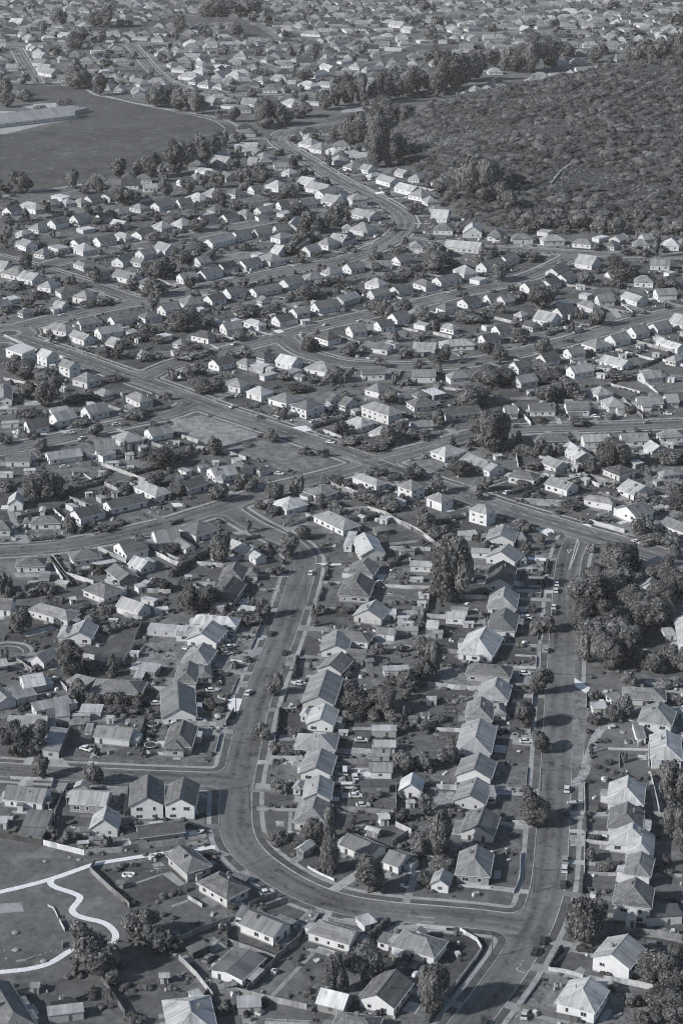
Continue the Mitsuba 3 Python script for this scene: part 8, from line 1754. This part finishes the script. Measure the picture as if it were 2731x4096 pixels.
def vehicle(key, kind, x, y, deg, tone, z):
    a = WL[tone] if tone > 2 else (.02, .03, .05)[tone]
    if kind == 'v':
        L, w, body, cab, roof = 4.8, 1.85, [(-2.4, .35), (-2.4, 1.05), (2.05, 1.05), (2.4, .8), (2.4, .35)], [(-2.38, 1.04), (-2.3, 1.75), (1.35, 1.75), (2.0, 1.04)], [(-2.32, 1.74), (-2.28, 1.95), (1.25, 1.95), (1.38, 1.74)]
    elif kind == 't':
        L, w, body, cab, roof = 5.6, 1.9, [(-2.8, .5), (-2.8, 1.0), (2.5, 1.0), (2.8, .85), (2.8, .4)], [(.6, .99), (.7, 1.6), (1.7, 1.6), (2.3, .99)], [(.68, 1.59), (.72, 1.7), (1.6, 1.7), (1.72, 1.59)]
    elif kind == 'o':
        L, w = 5.2, 1.9
        hullm = hull([[-2.4, s * .85, .7] for s in (-1, 1)] + [[-2.4, s * .95, 1.25] for s in (-1, 1)] + [[1.0, s * .95, 1.3] for s in (-1, 1)] + [[2.6, 0, 1.45], [1.9, 0, .8]])
        v, f = vf(place(hullm - hull([[-2.2, s * .75, z_] for s in (-1, 1) for z_ in (1.0, 2)] + [[.6, s * .7, z_] for s in (-1, 1) for z_ in (1.05, 2)]), deg, x, y)); part(key, 'hull', v + [0, 0, z], f, 'm_paint', a)
        v, f = vf(place(hull([[.3, s * .6, 1.25] for s in (-1, 1)] + [[.55, s * .5, 1.75] for s in (-1, 1)] + [[1.1, s * .5, 1.3] for s in (-1, 1)]), deg, x, y)); part(key, 'windscreen', v + [0, 0, z], f, 'm_glass')
        b = MB(); b.add(rot(BOXV * [5.2, .1, .12] + [.2, 0, .5], deg, x, y) + [0, 0, z], BOXF, .2); b.add(rot(BOXV * [.1, 1.9, .12] + [-.9, 0, .5], deg, x, y) + [0, 0, z], BOXF, .2)
        v, f, u = b.get(); part(key, 'trailer_frame', v, f, 'm_plain', uv=u)
        for s in (-1, 1):
            m = trimesh.creation.cylinder(.3, .2, sections=14); wv = np.array(m.vertices)[:, [0, 2, 1]]
            part(key, 'wheel', rot(wv + [-.9, s * 1.0, .3], deg, x, y) + [0, 0, z], m.faces[:, ::-1], 'm_plain', .03)
        return
    else:
        L, w, body, cab, roof = 4.3, 1.76, [(-2.15, .38), (-2.15, .85), (-1.9, .95), (1.1, .93), (2.05, .78), (2.15, .6), (2.12, .35)], [(-1.75, .92), (-1.3, 1.36), (.25, 1.38), (1.05, .92)], [(-1.32, 1.35), (-1.1, 1.45), (.05, 1.46), (.3, 1.36)]
    v, f = vf(place(profile_body(body, w, .04), deg, x, y)); part(key, 'body', v + [0, 0, z], f, 'm_paint', a)
    v, f = vf(place(profile_body(cab, w - .1, .16), deg, x, y)); part(key, 'cabin_glass', v + [0, 0, z], f, 'm_glass')
    v, f = vf(place(profile_body(roof, w - .36, .05), deg, x, y)); part(key, 'roof', v + [0, 0, z], f, 'm_paint', a)
    for sx in (-1, 1):
        for s in (-1, 1):
            m = trimesh.creation.cylinder(.32, .22, sections=14); wv = np.array(m.vertices)[:, [0, 2, 1]]
            part(key, 'wheel', rot(wv + [sx * L * .31, s * (w / 2 - .09), .32], deg, x, y) + [0, 0, z], m.faces[:, ::-1], 'm_plain', .03)
    for s in (-1, 1):
        b = MB(); b.add(rot(BOXV * [.1, .34, .16] + [L / 2 - .07, s * (w / 2 - .3), .62], deg, x, y) + [0, 0, z], BOXF, .5)
        v, f, u = b.get(); part(key, 'headlight', v, f, 'm_paint', uv=u)
    if kind == 't':
        b = MB(); b.add(rot(BOXV * [3.0, 1.6, .04] + [-1.2, 0, 1.0], deg, x, y) + [0, 0, z], BOXF, .12)
        v, f, u = b.get(); part(key, 'tray', v, f, 'm_plain', uv=u)


VN = {'c': ('car', 'car'), 'v': ('van', 'van'), 't': ('utility_truck', 'truck'), 'o': ('boat_trailer', 'boat')}
for x, y, deg, tone, kd in CARS:
    key = numbered(VN[kd][0])
    on = road_poly.contains(sg.Point(x, y))
    vehicle(key, kd, x, y, deg, tone, ZR if on else .05)
    ph, d = beside(x, y)
    col = 'black' if tone <= 1 else 'dark grey' if tone <= 3 else 'grey' if tone <= 6 else 'white'
    tag_later(key, '%s %s %s %s' % (col, VN[kd][1] if kd != 'o' else 'boat on trailer', 'in the street' if on else 'parked', ph), VN[kd][1], 'parked vehicles', -y)

# ------------------------------------------------------------------ small things of the yards and the park
def tube_ring(r, t, z, seg=28, flat=1.0):
    m = trimesh.creation.torus(major_radius=r, minor_radius=t, major_sections=seg, minor_sections=8)
    return np.array(m.vertices) * [1, flat, 1] + [0, 0, z], np.array(m.faces)


for x, y in TRAMPOLINES:
    key = numbered('trampoline')
    v, f = tube_ring(2.0, .16, .85); part(key, 'pad', v + [x, y, 0], f, 'm_plain', .42)
    m = trimesh.creation.cylinder(1.9, .02, sections=28); part(key, 'mat', np.array(m.vertices) + [x, y, .84], m.faces, 'm_plain', .04)
    for i in range(6):
        b = MB(); b.box(x + 1.95 * math.cos(i * 1.047), y + 1.95 * math.sin(i * 1.047), 0, .07, .07, .8, .2)
        v, f, u = b.get(); part(key, 'leg', v, f, 'm_plain', uv=u)
    ph, d = beside(x, y)
    tag_later(key, 'round trampoline with white pad %s' % ph, 'trampoline', 'trampolines in the yards', -y)
x, y = POOL
key = 'paddling_pool'
b = MB()
out_ = sg.Point(-.85, 0).buffer(1.0).union(sg.Point(.85, 0).buffer(1.0)).union(sg.box(-.8, -.2, .8, 1.0)).buffer(.4).buffer(-.4)
rim = out_.difference(out_.buffer(-.28))
m = trimesh.creation.extrude_polygon(rim, .6, engine='earcut'); part(key, 'rim', np.array(m.vertices) + [x, y, 0], m.faces, 'm_plain', .66)
m = trimesh.creation.extrude_polygon(out_.buffer(-.27), .2, engine='earcut'); part(key, 'base', np.array(m.vertices) + [x, y, .02], m.faces, 'm_plain', .07)
tag(key, 'white rimmed curved paddling pool on the lawn', 'pool')
for x, y, s in ROCKS:
    key = numbered('rock')
    v, f = spherelet(2, rg, .7)
    put(key, v * [s * .5, s * .42, s * .26] + [x, y, s * .08], f, 'm_concrete', .24, smooth=True)
    ph, d = beside(x, y)
    tag_later(key, 'pale rock in grass %s' % ph, 'rock', 'pale rocks in the park', s)
x0, y0, x1, y1 = BEDS[0]
for i in range(3):
    for j in range(4):
        key = numbered('planter_bed')
        cx_, cy_ = x0 + (x1 - x0) * (i + .5) / 3, y0 + (y1 - y0) * (j + .5) / 4
        b = MB(); w, d = abs(x1 - x0) / 3 * .72, abs(y1 - y0) / 4 * .6
        for s in (-1, 1):
            b.box(cx_, cy_ + s * d / 2, 0, w, .1, .4, .14); b.box(cx_ + s * w / 2, cy_, 0, .1, d, .4, .14)
        v, f, u = b.get(); part(key, 'edging', v, f, 'm_boards', uv=u)
        b = MB(); b.box(cx_, cy_, 0, w - .1, d - .1, .32, .05); v, f, u = b.get(); part(key, 'soil', v, f, 'm_rough', uv=u)
        tag(key, 'raised vegetable bed, %s row and %s across, in the kitchen garden' % (ORD[j], ORD[i]), 'planter', 'vegetable beds of the kitchen garden')
for i, (x, y, deg) in enumerate(POLES):
    key = numbered('power_pole')
    m = trimesh.creation.cylinder(.15, 8.4, sections=9); v = np.array(m.vertices)
    v[:, :2] *= (1.1 - .35 * (v[:, 2:] + 4.2) / 8.4)
    part(key, 'pole', v + [x, y, 4.1], m.faces, 'm_boards', .07)
    b = MB(); b.add(rot(BOXV * [2.2, .12, .14] + [0, 0, 7.6], deg, x, y), BOXF, .12); v, f, u = b.get(); part(key, 'crossarm', v, f, 'm_boards', uv=u)
    d_, j_ = road_tree.query([x, y])
    t_ = (road_pts[j_, :2] - [x, y]) / max(d_, 1e-6)
    for s in (-.35, .35):
        e = np.array([x, y]) + t_ * (2 * d_ + 4)
        b = MB(); b.box((x + e[0]) / 2 + s * t_[1], (y + e[1]) / 2 - s * t_[0], 7.3, 2 * d_ + 4, .07, .07, .04, math.degrees(math.atan2(t_[1], t_[0]))); v, f, u = b.get(); part(key, 'wire', v, f, 'm_plain', uv=u)
    for s in (-.9, -.35, .35, .9):
        b = MB(); b.add(rot(BOXV * [.08, .08, .18] + [s, 0, 7.74], deg, x, y), BOXF, .3); v, f, u = b.get(); part(key, 'insulator', v, f, 'm_plain', uv=u)
    ph, d = beside(x, y)
    tag_later(key, 'timber power pole %s' % ph, 'power pole', 'power poles along the streets', -y)
settle_labels()
